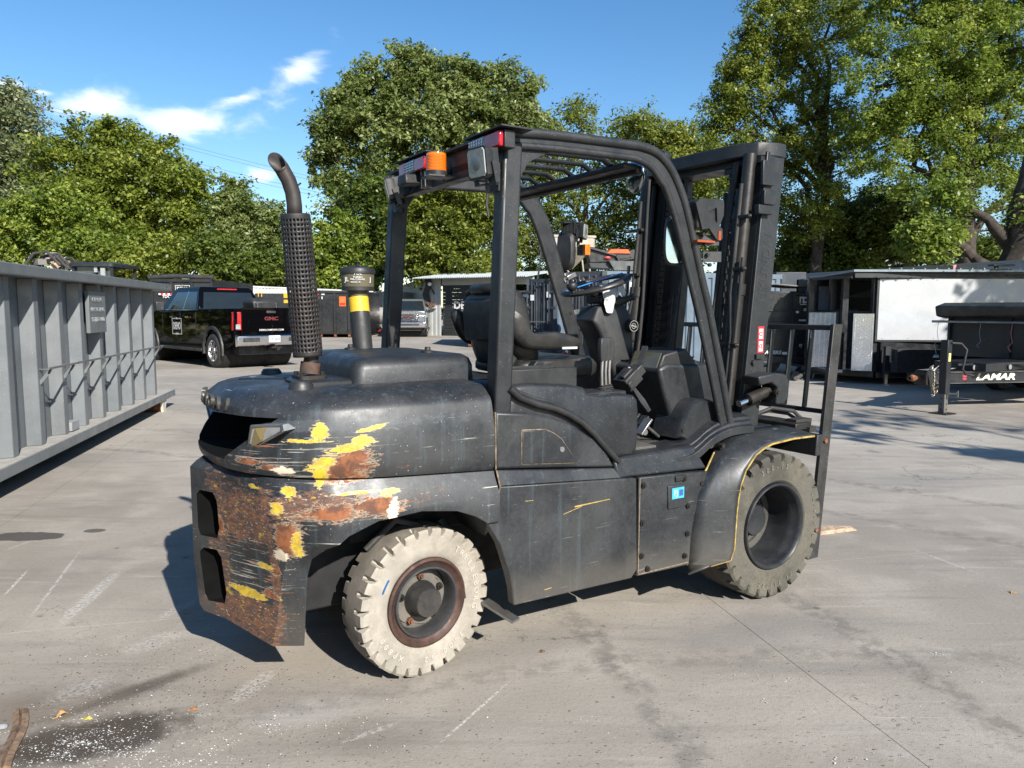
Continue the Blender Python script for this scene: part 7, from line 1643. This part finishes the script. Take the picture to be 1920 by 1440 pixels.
q = pw(1527, 600, 16.9); m = MB(); m.box(q.x,q.x+.32,16.7,16.72,zp(582),zp(533)); m.build('inner_panel', mat('panel_slate', (.10,.12,.15), .45), MT)
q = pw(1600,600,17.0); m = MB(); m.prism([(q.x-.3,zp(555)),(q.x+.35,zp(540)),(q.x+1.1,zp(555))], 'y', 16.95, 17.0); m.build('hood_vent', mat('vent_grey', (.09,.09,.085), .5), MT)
# diamond plate doors: right one closed, left one swung open
def plate(px0, px1, py0, py1, Y0, Y1, nm):
    a, b = pw(px0, 600, Y0), pw(px1, 600, Y1); m = MB(); slab(m, a, b, pw(px0,py1,(Y0+Y1)/2).z, pw(px0,py0,(Y0+Y1)/2).z, .02); return m.build(nm, DIA, MT, smooth=0)
plate(1600, 1639, 588, 695, 15.35, 15.2, 'diamond_door')
plate(1517, 1568, 586, 690, 16.35, 15.95, 'diamond_door')
m = MB(); slab(m, pw(1514,600,16.42), pw(1571,600,15.98), pw(1514,693,16.2).z, pw(1514,690,16.2).z, .04); slab(m, pw(1568,600,15.98), pw(1572,600,15.96), pw(1514,693,16.2).z, pw(1514,584,16.2).z, .04); m.build('door_edge', BLK, MT, smooth=0)
# under body, jack
m = MB(); slab(m, mp(1652,600,15.3), rt_+Vector((0,.3,0)), .28, zp(641), .04); m.build('lower_skirt', TRB, MT)
jf = ground(1660, 722); m = MB(); m.bar((jf.x,jf.y,.01),(jf.x,jf.y,.22),.05,.05,(0,1,0)); m.build('jack_leg', STEEL, MT); m = MB(); m.cyl((jf.x,jf.y,0),(jf.x,jf.y,.02),.11,n=16); m.build('jack_foot', STEEL, MT); m = MB(); m.box(jf.x-.05,jf.x+.05,jf.y-.05,jf.y+.05,.22,pw(1660,650,15).z); m.build('jack_post', BLK, MT)
m = MB(); q1, q2 = mp(1672,600,14.8), mp(1775,600,14.7); slab(m, q1, q2, zp(676), zp(673.5), .04); slab(m, q1, q1+Vector((.03,0,0)), zp(676), zp(655), .04); m.build('step_rail', STEEL, MT); m = MB(); slab(m, q1+Vector((.05,.06,0)), q2+Vector((.3,.06,0)), .30, zp(652), .3); m.build('tongue_box', DRK, MT)
m = MB(); m.hexa([(7.9,14.6,.14),(10.4,14.6,.14),(10.4,14.75,.14),(7.9,14.75,.14)], [(7.9,14.6,.30),(10.4,14.6,.30),(10.4,14.75,.30),(7.9,14.75,.30)]); m.build('tongue_beam', mat('beam_grey', (.11,.12,.13), .5), MT)
q = mp(1745,600,14.6); m = MB(); m.loft([rr(q.x,q.x+.32,14.5,14.8,zp(663)-.03,.06), rr(q.x+.02,q.x+.28,14.5,14.8,zp(661),.06)]); m.build('white_tank_lid', mat('lid_white', (.5,.52,.53), .4), MT)
q = pw(1913, 600, 14.2); m = MB(); m.box(q.x-.15,q.x+.25,14.9,15.1,zp(512)+.05,zp(506)); m.box(q.x-.02,q.x+.04,15.0,15.05,zp(506),zp(499)); m.box(q.x-.12,q.x+.3,14.9,15.1,zp(500),zp(497)); m.build('roof_vent', BLK, MT)

# Lamar dump trailer in front of it
cp = Vector((6.10, 11.15, 0)); ad = Vector((.88,.48,0)).normalized()
LT = frame('dump_trailer', cp.x, cp.y, ad.x, ad.y, 'black dump trailer lettered LAMAR on its tongue, coupler with chains pointing left', 'trailer', 'black dump trailers')
def lp(px, py, xl):   # on the local plane x = xl
    return tolocal(plane_pick(px, py, cp+ad*xl, ad), LT)
FW = 2.50
m = MB(); m.box(FW,FW+4.2,-1.02,1.02,.72,1.50); m.build('box_body', TRB, LT, bevel=.01)
m = MB(); m.box(FW-.05,FW,-1.02,-.98,.72,1.45); m.box(FW-.05,FW,.98,1.02,.72,1.45); m.box(FW-.04,FW,-.03,.03,.72,1.45); m.build('front_rib', TRB, LT)
m = MB(); m.prism([(FW-.35,1.60),(FW-.30,1.42),(FW-.05,1.38),(FW+.4,1.40),(FW+.5,1.64),(FW-.1,1.66)], 'y', -1.08, 1.10); m.build('tarp_housing', mat('tarp_box_black', (.012,.013,.014), .4, dust=.2), LT, bevel=.03)
m = MB(); m.cyl((FW-.22,-1.1,1.33),(FW-.22,1.20,1.33),.022,n=10); m.build('tarp_bar', mat('worn_tube', (.30,.28,.25), .4, metal=.7), LT)
for y_, z_, cl in ((-.15,.85,'rope_red'),(.35,.9,'rope_grey'),(1.08,.72,'rope_grey'),(-.6,.9,'rope_grey')):
    m = MB(); m.tube([(FW-.23,y_,1.33),(FW-.24,y_+.01,1.15),(FW-.24,y_-.02,1.0),(FW-.25,y_+.04,.93),(FW-.25,y_-.01,z_)], .009 if cl == 'rope_red' else .004, 6); m.split('tie_rope', mat(cl, (.30,.10,.10) if cl == 'rope_red' else (.3,.3,.29), .8), LT, smooth=60)
# A-frame tongue: near leg carries the name
BM_ = .50
for s_ in (-1, 1):
    a_, b_ = Vector((.35, s_*.08, BM_)), Vector((FW+.4, s_*.92, BM_)); m = MB(); m.bar(a_, b_, .05, .17); m.build('tongue_beam', TRB, LT, bevel=.004)
    m = MB()
    for dz in (-.085,.085): m.bar(a_+Vector((0,s_*-.0,dz)), b_+Vector((0,0,dz)), .10, .012)
    m.split('beam_flange', mat('flange_edge', (.04,.04,.04), .4, dust=.5, dustcol=(.2,.19,.17)), LT)
a_, b_ = Vector((.35,-.08,BM_)), Vector((FW+.4,-.92,BM_)); dB = (b_-a_).normalized(); nB_ = Vector((dB.y,-dB.x,0)); nB_ = nB_ if nB_.y < 0 else -nB_
o_ = text('LAMAR', .135, mat('cream_print', (.72,.68,.56), .5, var=.1), LT, a_+dB*1.05+nB_*.028, basis(dB, (0,0,1)), .002, .035, 'beam_lettering', sx=1.6, shear=.25)
m = MB(); q = a_+dB*.46+nB_*.027; 
for dz in (.03,-.01): m.hexa([q+Vector((0,0,dz)), q+dB*.09+Vector((0,0,dz)), q+dB*.07+Vector((0,0,dz-.03)), q+dB*.03+Vector((0,0,dz-.03))], [q+nB_*.003+Vector((0,0,dz)), q+nB_*.003+dB*.09+Vector((0,0,dz)), q+nB_*.003+dB*.07+Vector((0,0,dz-.03)), q+nB_*.003+dB*.03+Vector((0,0,dz-.03))])
m.build('red_logo', mat('logo_red', (.45,.03,.06), .5), LT, smooth=0)
m = MB(); m.hexa([(.20,-.12,.40),(.55,-.12,.40),(.55,.12,.40),(.20,.12,.40)], [(.15,-.09,.62),(.55,-.12,.62),(.55,.12,.62),(.15,.09,.62)]); m.build('nose_box', TRB, LT, bevel=.01)
m = MB(); m.cyl((.18,0,.50),(-.02,0,.51),.032,n=14); m.lathe([(.02,-.10),(.045,-.09),(.052,-.04),(.045,.0),(.035,.02)], 'x', 16, (-.02,0,.505)); m.build('coupler', RUST, LT, smooth=50)
m = MB(); m.box(.12,.20,-.09,.09,.40,.60); m.build('coupler_plate', GREASE, LT, bevel=.006)
jl = tolocal(ground(1767,776), LT); jx, jy = jl.x, jl.y
m = MB(); m.box(jx-.055,jx+.055,jy-.055,jy+.055,.30,pw(1765,637,10.9).z); m.build('jack_tube', TRB, LT, bevel=.006)
m = MB(); m.box(jx-.045,jx+.045,jy-.045,jy+.045,.02,.42); m.build('jack_leg', mat('jack_grey', (.11,.105,.095), .5, metal=.4, dust=.4), LT, bevel=.004)
m = MB(); m.box(jx-.13,jx+.13,jy-.13,jy+.13,.0,.018); m.build('jack_foot', GREASE, LT, bevel=.004)
for k in range(3): m = MB(); m.cyl((jx+.01,jy-.0455,.07+.08*k),(jx+.01,jy-.047,.07+.08*k),.012,n=10); m.cyl((jx-.0455,jy,.07+.08*k),(jx-.047,jy,.07+.08*k),.012,n=10); m.build('pin_hole', DRK, LT)
m = MB(); m.cyl((jx,jy-.04,.30),(jx+.02,jy-.17,.31),.016,n=10); m.tube([(jx+.02,jy-.17,.31),(jx+.05,jy-.18,.36),(jx+.05,jy-.18,.27)], .009, 8); m.build('jack_pin', STEEL, LT)
m = MB(); m.box(jx-.025,jx+.025,jy-.058,jy-.0555,.78,.90); m.build('yellow_label', mat('label_yellow', (.75,.62,.2), .5), LT)
m = MB(); zc = pw(1765,640,10.9).z; m.tube([(jx+.03,jy-.06,zc-.02),(jx+.16,jy-.12,zc-.03),(jx+.24,jy-.16,zc-.12),(jx+.20,jy-.16,zc-.28),(jx+.16,jy-.16,zc-.40),(jx+.22,jy-.18,zc-.48),(jx+.34,jy-.22,zc-.50)], .016, 8); m.build('trailer_cable', RUB, LT, smooth=60)
CHN = mat('worn_chain', (.36,.31,.24), .45, metal=.6, var=.3)
chain([(.22,-.14,.62),(.20,-.16,.52),(.19,-.17,.40),(.20,-.16,.30),(.23,-.15,.25),(.28,-.16,.30),(.33,-.16,.40)], LT, .030, .008, CHN)
chain([(.16,-.14,.66),(.12,-.16,.58),(.14,-.17,.44),(.18,-.17,.33),(.22,-.17,.24)], LT, .030, .008, CHN)
chain([(.22,-.12,.68),(.17,-.14,.66),(.13,-.15,.62)], LT, .030, .008, CHN)
m = MB(); m.tube([(.20,-.15,.62),(.30,-.17,.69),(.45,-.17,.67),(.52,-.16,.60),(.44,-.18,.45),(.30,-.18,.42),(.22,-.17,.50)], .006, 6); m.tube([(.48,-.16,.62),(.60,-.14,.63),(.75,-.16,.64)], .008, 6); m.build('breakaway_cable', ZL, LT, smooth=60)
m = MB(); a_ = Vector((.8,-.20,.66)); m.bar((.7,-.22,.70),(FW,-.80,.72),.03,.03); m.box(.95,FW-.1,-.50,.30,.60,.72); m.build('tool_tray', TRB, LT)
for k, nm in enumerate((.0,.35,.62,.95)):
    q = Vector((.75,-.25,.655))+Vector((1.6,-.5,0))*(.12+nm*.62); m = MB(); m.cyl(q+Vector((0,-.02,0)), q+Vector((0,-.03,0)), .04, n=10); m.build('tray_sticker', mat('sticker_white' if k in (1,) else 'sticker_grey', (.6,.6,.58) if k == 1 else (.22,.22,.22), .5), LT)
m = MB(); m.box(FW+.2,FW+4,-.5,.5,.45,.72); m.build('chassis', TRB, LT)
for x_ in (FW+1.9, FW+2.8):
    for s_ in (-1,1): m = MB(); m.lathe([(.18,-.12),(.36,-.12),(.39,-.06),(.39,.06),(.36,.12),(.18,.12)], 'y', 28, (x_,s_*1.15,.39)); m.build('tyre', RUB, LT, smooth=40); m = MB(); m.lathe([(.001,-.03),(.18,-.07),(.18,.07),(.001,.03)], 'y', 20, (x_,s_*1.15,.39)); m.build('rim', STEEL, LT); 
m = MB(); m.box(FW+1.3,FW+3.4,-1.3,-1.02,.82,.86); m.build('mudguard', TRB, LT)
# dark container end standing behind the mast, far right of centre
q = pw(1452, 600, 27); m = MB(); m.box(q.x,q.x+1.1,27,29,0,2.9); tag(m.build('blue_storage_box', DKB, None, bevel=.02), 'dark blue storage box under the trees behind the mast', 'storage box')
# ================================================================== trees
def leafmat(name, c1, c2, c3, trans=.5):
    m, t, b = newmat(name); N = NT(t)
    at_ = N.n('ShaderNodeAttribute'); at_.attribute_name = 'tint'; f = at_.outputs['Fac']
    c = N.mix(N.step(f, .0, .5), c1, c2); c = N.mix(N.step(f, .55, 1.), c, c3)
    N.lk(c, b.inputs['Base Color']); b.inputs['Roughness'].default_value = .42; b.inputs['Specular IOR Level'].default_value = .45
    tr = N.n('ShaderNodeBsdfTranslucent'); N.lk(c, tr.inputs[0]); mx = N.n('ShaderNodeMixShader'); mx.inputs[0].default_value = trans
    N.lk(b.outputs[0], mx.inputs[1]); N.lk(tr.outputs[0], mx.inputs[2]); o = t.nodes['Material Output']; N.lk(mx.outputs[0], o.inputs[0]); return m
LF = {'mid': leafmat('leaf_mid_green', (.080,.115,.018), (.185,.235,.034), (.35,.375,.07)),
      'olive': leafmat('leaf_olive', (.085,.12,.03), (.20,.25,.068), (.37,.41,.17)),
      'yellow': leafmat('leaf_yellow_green', (.085,.115,.016), (.185,.225,.034), (.34,.35,.07)),
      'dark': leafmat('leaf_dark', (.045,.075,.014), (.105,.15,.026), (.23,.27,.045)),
      'bright': leafmat('leaf_bright', (.085,.135,.020), (.200,.270,.040), (.38,.42,.08)),
      'pale': leafmat('leaf_pale', (.10,.125,.055), (.20,.235,.11), (.36,.39,.21))}
BARK = mat('bark', (.040,.031,.024), .9, var=.4, vs=6, bump=.8, bs=18)
BARKL = mat('bark_light', (.16,.135,.105), .9, var=.35, vs=6, bump=.6, bs=18)
def leaf_mesh(name, P, N_, S, tint, asp, mat_, parent):
    """one six-sided folded leaf per point"""
    n = len(P); 
    r = np.random.RandomState(n % 9973); t = r.randn(n,3); t -= (t*N_).sum(1)[:,None]*N_; t /= np.linalg.norm(t,axis=1)[:,None]+1e-9; b = np.cross(N_, t)
    s = S[:,None]; w = s*asp
    fold = N_*s*.12
    V = np.stack([P-t*s, P-t*s*.2+b*w+fold, P+t*s, P-t*s*.2-b*w+fold], 1).reshape(-1,3)
    me = bpy.data.meshes.new(name); me.vertices.add(n*4); me.vertices.foreach_set('co', V.astype(np.float32).ravel())
    me.loops.add(n*4); me.loops.foreach_set('vertex_index', np.arange(n*4, dtype=np.int32)); me.polygons.add(n)
    me.polygons.foreach_set('loop_start', np.arange(n, dtype=np.int32)*4); me.polygons.foreach_set('loop_total', np.full(n, 4, np.int32))
    me.update(calc_edges=True); a = me.attributes.new('tint', 'FLOAT', 'POINT'); a.data.foreach_set('value', np.repeat(tint, 4).astype(np.float32))
    me.materials.append(mat_); o = bpy.data.objects.new(name, me); COL.objects.link(o); o.parent = parent; return o
def limb(mb, a, b, r0, r1, rs, seg=5, wig=.06):
    a, b = Vector(a), Vector(b); L = (b-a).length; pts = []; rad = []
    for i in range(seg+1):
        t = i/seg; p = a.lerp(b, t); k = math.sin(math.pi*t)*wig*L
        pts.append(p+Vector((rs.uniform(-k,k), rs.uniform(-k,k), rs.uniform(-k,k)*.4+ .05*L*math.sin(math.pi*t)))); rad.append(r0+(r1-r0)*t)
    mb.tube(pts, rad, 6); return pts
def tree(name, x, y, H, blobs, leaf, label, seed, n_clump=150, per=160, ls=.16, clump=.9, trunk_r=.28, tint0=.45, cover=1., asp=.55, bark=None, cat='tree', group=None, flat=.75, lean=(0,0), hollow=.35, fork=None, twigs=True, droop=0.):
    """blobs: crown lobes (dx, dy, z, rx, ry, rz) relative to the trunk foot"""
    rs = np.random.RandomState(seed); T = empty(name, (x, y, 0), 0, label, cat, group)
    vol = np.array([b[3]*b[4]+b[3]*b[5] for b in blobs]); pick = rs.choice(len(blobs), n_clump, p=vol/vol.sum()); C = []
    for k in pick:
        b = blobs[k]; d = rs.randn(3); d /= np.linalg.norm(d); r = (hollow+(1-hollow)*rs.rand()**.6) * (1+.10*rs.randn())
        C.append([b[0]+d[0]*b[3]*r, b[1]+d[1]*b[4]*r, b[2]+d[2]*b[5]*r])
    C = np.array(C); C = C[C[:,2] > .3]
    n = len(C)*per; idx = np.repeat(np.arange(len(C)), per)
    cs = clump*(.55+.9*rs.rand(len(C)))
    off = rs.randn(n,3); off /= np.linalg.norm(off,axis=1)[:,None]; off *= (rs.rand(n)**.45)[:,None]; off[:,2] *= flat
    # each clump is itself made of sprays
    spray = rs.randn(len(C), 7, 3); spray /= np.linalg.norm(spray,axis=2)[:,:,None]; sk = rs.randint(0,7,n); sv = spray[idx, sk]
    off = off*.45+sv*(.35+.55*rs.rand(n))[:,None]*np.array([1,1,flat])
    P = C[idx]+off*cs[idx][:,None]; P[:,2] -= droop*np.abs(off[:,0]+off[:,1])*cs[idx]
    Nn = off*.5+np.array([0,0,.75])+rs.randn(n,3)*.55; Nn /= np.linalg.norm(Nn,axis=1)[:,None]
    tint = np.clip(tint0+.16*rs.randn(len(C))[idx]+.20*rs.randn(n), 0, 1)
    leaf_mesh('crown', P, Nn, ls*(.45+1.0*rs.rand(n)**1.4), tint, asp, leaf, T)
    mb = MB(); top = Vector((lean[0], lean[1], H*.55)); limb(mb, (0,0,-.1), top, trunk_r, trunk_r*.55, rs, 6, .03)
    mains = []
    for k, b in enumerate(blobs):
        st = Vector((0,0,0)).lerp(top, min(1., max(.25, (b[2]-b[5]*1.0)/max(.1,top.z)*.8)))
        e = Vector((b[0], b[1], b[2]+b[5]*.35)); pts = limb(mb, st, e, trunk_r*.5, trunk_r*.10, rs, 6, .07); mains.append(pts)
    if twigs:
        sel = rs.choice(len(C), min(len(C), 110), replace=False)
        allp = [p for q_ in mains for p in q_[1:]]
        ap = np.array([list(p) for p in allp])
        for i in sel:
            d = np.linalg.norm(ap-C[i],axis=1)+np.where(ap[:,2] > C[i][2], 2, 0); j = d.argmin(); limb(mb, allp[j], C[i], trunk_r*.16, trunk_r*.03, rs, 3, .06)
    mb.build('trunk', bark or BARK, T, smooth=60)
    return T
def px_tree(px, Y, blobs_px, **k):
    """blobs given where they show in the photograph at distance Y: (px, py, rx_px, rz_px[, dy])"""
    p = pw(px, 580, Y); s = Y/1387; bl = []
    for b in blobs_px:
        q = pw(b[0], b[1], Y); dy = b[4] if len(b) > 4 else 0; bl.append((q.x-p.x, dy, q.z, b[2]*s, max(b[2], b[3])*s*.8, b[3]*s))
    return tree(x=p.x, y=Y, blobs=bl, **k)
px_tree(20, 62, [(15,215,50,60),(40,290,75,60),(-40,300,80,90),(20,380,90,70)], name='tall_tree', H=16, leaf=LF['pale'], label='tall pale grey-green tree at the far left edge', seed=1, n_clump=200, per=230, ls=.15, clump=1.4, trunk_r=.35, tint0=.5, bark=BARKL)
px_tree(215, 54, [(215,262,45,42),(140,270,32,35),(285,300,55,45),(130,330,80,60),(240,350,95,70),(345,360,55,65),(300,430,95,70),(180,420,110,70),(375,430,40,70)], name='broad_tree', H=13, leaf=LF['mid'], label='broad green tree with bumpy crown left of the exhaust pipe', seed=2, n_clump=330, per=230, ls=.16, clump=1.15, tint0=.5)
px_tree(110, 50, [(110,400,80,50),(60,430,70,50),(160,450,90,45),(30,470,60,40)], name='broad_tree', H=7, leaf=LF['bright'], label='bright green tree low in front of the pale one at the far left', seed=3, n_clump=210, per=230, ls=.13, clump=1.0, tint0=.5)
px_tree(440, 52, [(440,355,22,38),(432,400,40,40),(470,420,45,45),(510,425,25,45),(455,470,70,55)], name='slender_tree', H=10, leaf=LF['olive'], label='pointed olive green tree just left of the exhaust pipe', seed=4, n_clump=190, per=210, ls=.13, clump=.8, tint0=.5)
px_tree(300, 47, [(280,500,60,35),(230,490,60,32),(200,500,50,25),(330,480,40,40)], name='shrub', H=4, leaf=LF['mid'], label='leafy shrub growing above the grey container and dumpster', seed=5, n_clump=110, per=230, ls=.13, clump=.8, tint0=.62, cat='shrub', trunk_r=.1)
px_tree(480, 46, [(430,510,50,40),(500,510,55,42),(400,480,45,45)], name='shrub', H=4, leaf=LF['dark'], label='dark leafy shrub behind the black pickup cab', seed=6, n_clump=120, per=240, ls=.13, clump=.8, tint0=.55, cat='shrub', trunk_r=.1)
px_tree(615, 50, [(615,480,40,60),(640,440,40,45),(575,510,45,42),(660,520,50,35),(605,530,60,25)], name='shrub', H=6, leaf=LF['bright'], label='bright green vine-covered shrub between exhaust and air intake', seed=7, n_clump=170, per=230, ls=.14, clump=.85, tint0=.5, cat='shrub', trunk_r=.12)
px_tree(800, 60, [(775,130,45,38),(700,170,70,45),(850,160,65,50),(900,180,60,55),(960,185,60,60),(660,200,45,45),(630,250,50,45),(720,240,80,55),(820,240,90,60),(930,250,80,60),(1010,230,35,40),(620,310,42,45),(640,375,40,38),(740,330,80,60),(860,350,90,70)], name='big_tree', H=21, leaf=LF['olive'], label='biggest rounded olive green tree in the middle, behind the overhead guard', seed=8, n_clump=560, per=250, ls=.165, clump=1.15, trunk_r=.5, tint0=.5)
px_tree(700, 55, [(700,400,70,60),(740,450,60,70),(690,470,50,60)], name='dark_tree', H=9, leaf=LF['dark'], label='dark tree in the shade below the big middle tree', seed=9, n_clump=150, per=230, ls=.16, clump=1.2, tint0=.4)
px_tree(840, 47, [(790,400,60,60),(850,440,70,60),(900,420,70,60),(800,490,80,40),(880,500,90,35),(850,370,70,40)], name='yellow_tree', H=10, leaf=LF['yellow'], label='yellow-green tree with fine leaves behind the rear pillars', seed=10, n_clump=270, per=220, ls=.12, clump=.95, tint0=.48)
px_tree(1090, 50, [(1085,225,45,30),(1000,300,60,45),(1130,260,60,45),(1060,320,80,50),(1180,330,70,55),(1100,400,100,60),(980,400,60,60),(1190,420,60,60),(1010,470,70,45),(1120,480,90,35)], name='yellow_tree', H=13, leaf=LF['yellow'], label='thin-leaved yellow-green tree showing under the guard roof bars', seed=11, n_clump=330, per=150, ls=.11, clump=.95, tint0=.45, bark=BARKL)
px_tree(1250, 46, [(1200,240,45,32),(1265,255,45,30),(1300,290,50,45),(1240,320,55,50),(1300,370,60,55),(1350,300,40,50),(1310,440,60,50)], name='yellow_tree', H=12, leaf=LF['yellow'], label='yellow-green tree between guard roof and mast top', seed=12, n_clump=240, per=170, ls=.105, clump=.9, tint0=.55)
px_tree(1530, 34, [(1385,90,45,50),(1360,190,45,50),(1345,240,35,35),(1400,180,60,70),(1450,60,70,70),(1480,-20,80,60),(1560,40,90,80),(1500,150,80,80),(1430,280,70,60),(1560,260,100,80),(1500,380,90,70),(1400,330,60,50)], name='tall_elm', H=17, leaf=LF['mid'], label='tall leafy tree right of the mast, crown open to the sky on its left side', seed=13, n_clump=430, per=230, ls=.072, clump=.70, trunk_r=.30, tint0=.55, droop=.15)
px_tree(1800, 30, [(1700,30,110,90),(1820,60,120,90),(1920,40,120,100),(1680,160,110,90),(1790,180,120,90),(1900,200,110,100),(1720,300,100,80),(1650,260,80,80),(1830,320,110,80),(1960,330,90,90),(1720,-60,110,60),(1880,-60,120,60)], name='tall_elm', H=16, leaf=LF['bright'], label='largest tree filling the upper right corner above the grey fence', seed=14, n_clump=660, per=235, ls=.066, clump=.62, trunk_r=.40, tint0=.45, droop=.15)
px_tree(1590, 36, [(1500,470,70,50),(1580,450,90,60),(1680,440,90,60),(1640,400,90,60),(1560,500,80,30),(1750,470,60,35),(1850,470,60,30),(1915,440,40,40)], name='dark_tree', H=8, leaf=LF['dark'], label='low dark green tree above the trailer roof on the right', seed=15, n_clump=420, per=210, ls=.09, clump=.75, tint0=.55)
px_tree(1868, 24, [(1745,455,45,30),(1945,400,40,50),(1780,380,30,40)], name='trunk_tree', H=12, leaf=LF['bright'], label='thick dark trunked tree leaning behind the fence at the right edge', seed=16, n_clump=70, per=170, ls=.085, clump=.7, trunk_r=.50, tint0=.5, lean=(.9,0))
# trees outside the frame to the right: they throw the dappled shade on the white panel and the yard
tree('yard_tree', 15.3, 8.1, 8, [(-.6,.2,6.9,1.5,1.5,1.2),(.9,.5,6.3,1.5,1.5,1.2),(-1.3,.9,5.9,.9,.9,.8)], LF['mid'], 'yard tree right of the frame that dapples the white trailer panel', 17, 40, 95, .14, .7, trunk_r=.16)
tree('yard_tree', 10.8, -.4, 8, [(-.6,.2,6.0,1.5,1.5,1.1),(.9,.5,6.6,1.5,1.5,1.2),(-1.6,1.3,5.6,.9,.9,.8)], LF['mid'], 'yard tree beside the camera that throws broken shade on the right of the yard', 18, 8, 60, .14, .7, trunk_r=.16)
for i, (x_, y_) in enumerate(((-38,30),(-47,40),(-33,18),(-56,52),(-42,8))):  # unseen trees, added to darken what the pickup's paint reflects
    tree('dark_tree', x_, y_, 9, [(0,0,5,4.5,4.5,4.6),(3,2,3.5,3.5,3.5,3.5),(-3,-2,4,3.5,3.5,3.8)], LF['mid'], ['trees','trees','trees','trees','trees'][i] and 'unseen leafy tree added out of frame on the left to darken the pickup reflection', 60+i, 120, 150, .2, 1.5, twigs=False, group='unseen trees added left of the yard')
# long dark hedge behind the fences closes the view to the ground
for i, (px, Y, hh) in enumerate(((60,58,5),(160,58,4),(560,60,5),(960,56,6),(1060,54,6),(1160,50,6),(1400,44,5),(1480,40,5))):
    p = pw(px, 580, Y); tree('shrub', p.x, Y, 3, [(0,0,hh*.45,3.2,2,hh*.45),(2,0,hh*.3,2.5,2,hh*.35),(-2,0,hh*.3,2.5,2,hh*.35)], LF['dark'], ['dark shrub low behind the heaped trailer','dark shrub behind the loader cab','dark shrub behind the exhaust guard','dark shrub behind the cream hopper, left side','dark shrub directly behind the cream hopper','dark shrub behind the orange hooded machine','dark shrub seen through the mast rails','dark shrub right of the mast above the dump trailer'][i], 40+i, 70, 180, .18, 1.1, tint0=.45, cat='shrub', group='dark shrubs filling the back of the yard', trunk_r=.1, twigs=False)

# power lines far off
for k, (y0, y1) in enumerate(((196,392),(203,398),(228,412),(236,418))):
    a, b = pw(60, y0-6, 120), pw(1250, y1+60, 120); m = MB(); pts = []
    for i in range(25):
        t = i/24; p = a.lerp(b, t); pts.append(p+Vector((0,0,-2.2*math.sin(math.pi*t))))
    m.tube(pts, .028, 5); tag(m.build('power_line', mat('wire', (.10,.12,.14), .6), smooth=60), ['topmost thin overhead wire sloping down to the right across the left sky','second overhead wire from the top, close below the topmost one','third overhead wire from the top, above the left tree crowns','lowest overhead wire sloping towards the exhaust tip'][k], 'power line', 'overhead wires crossing the sky behind the trees')
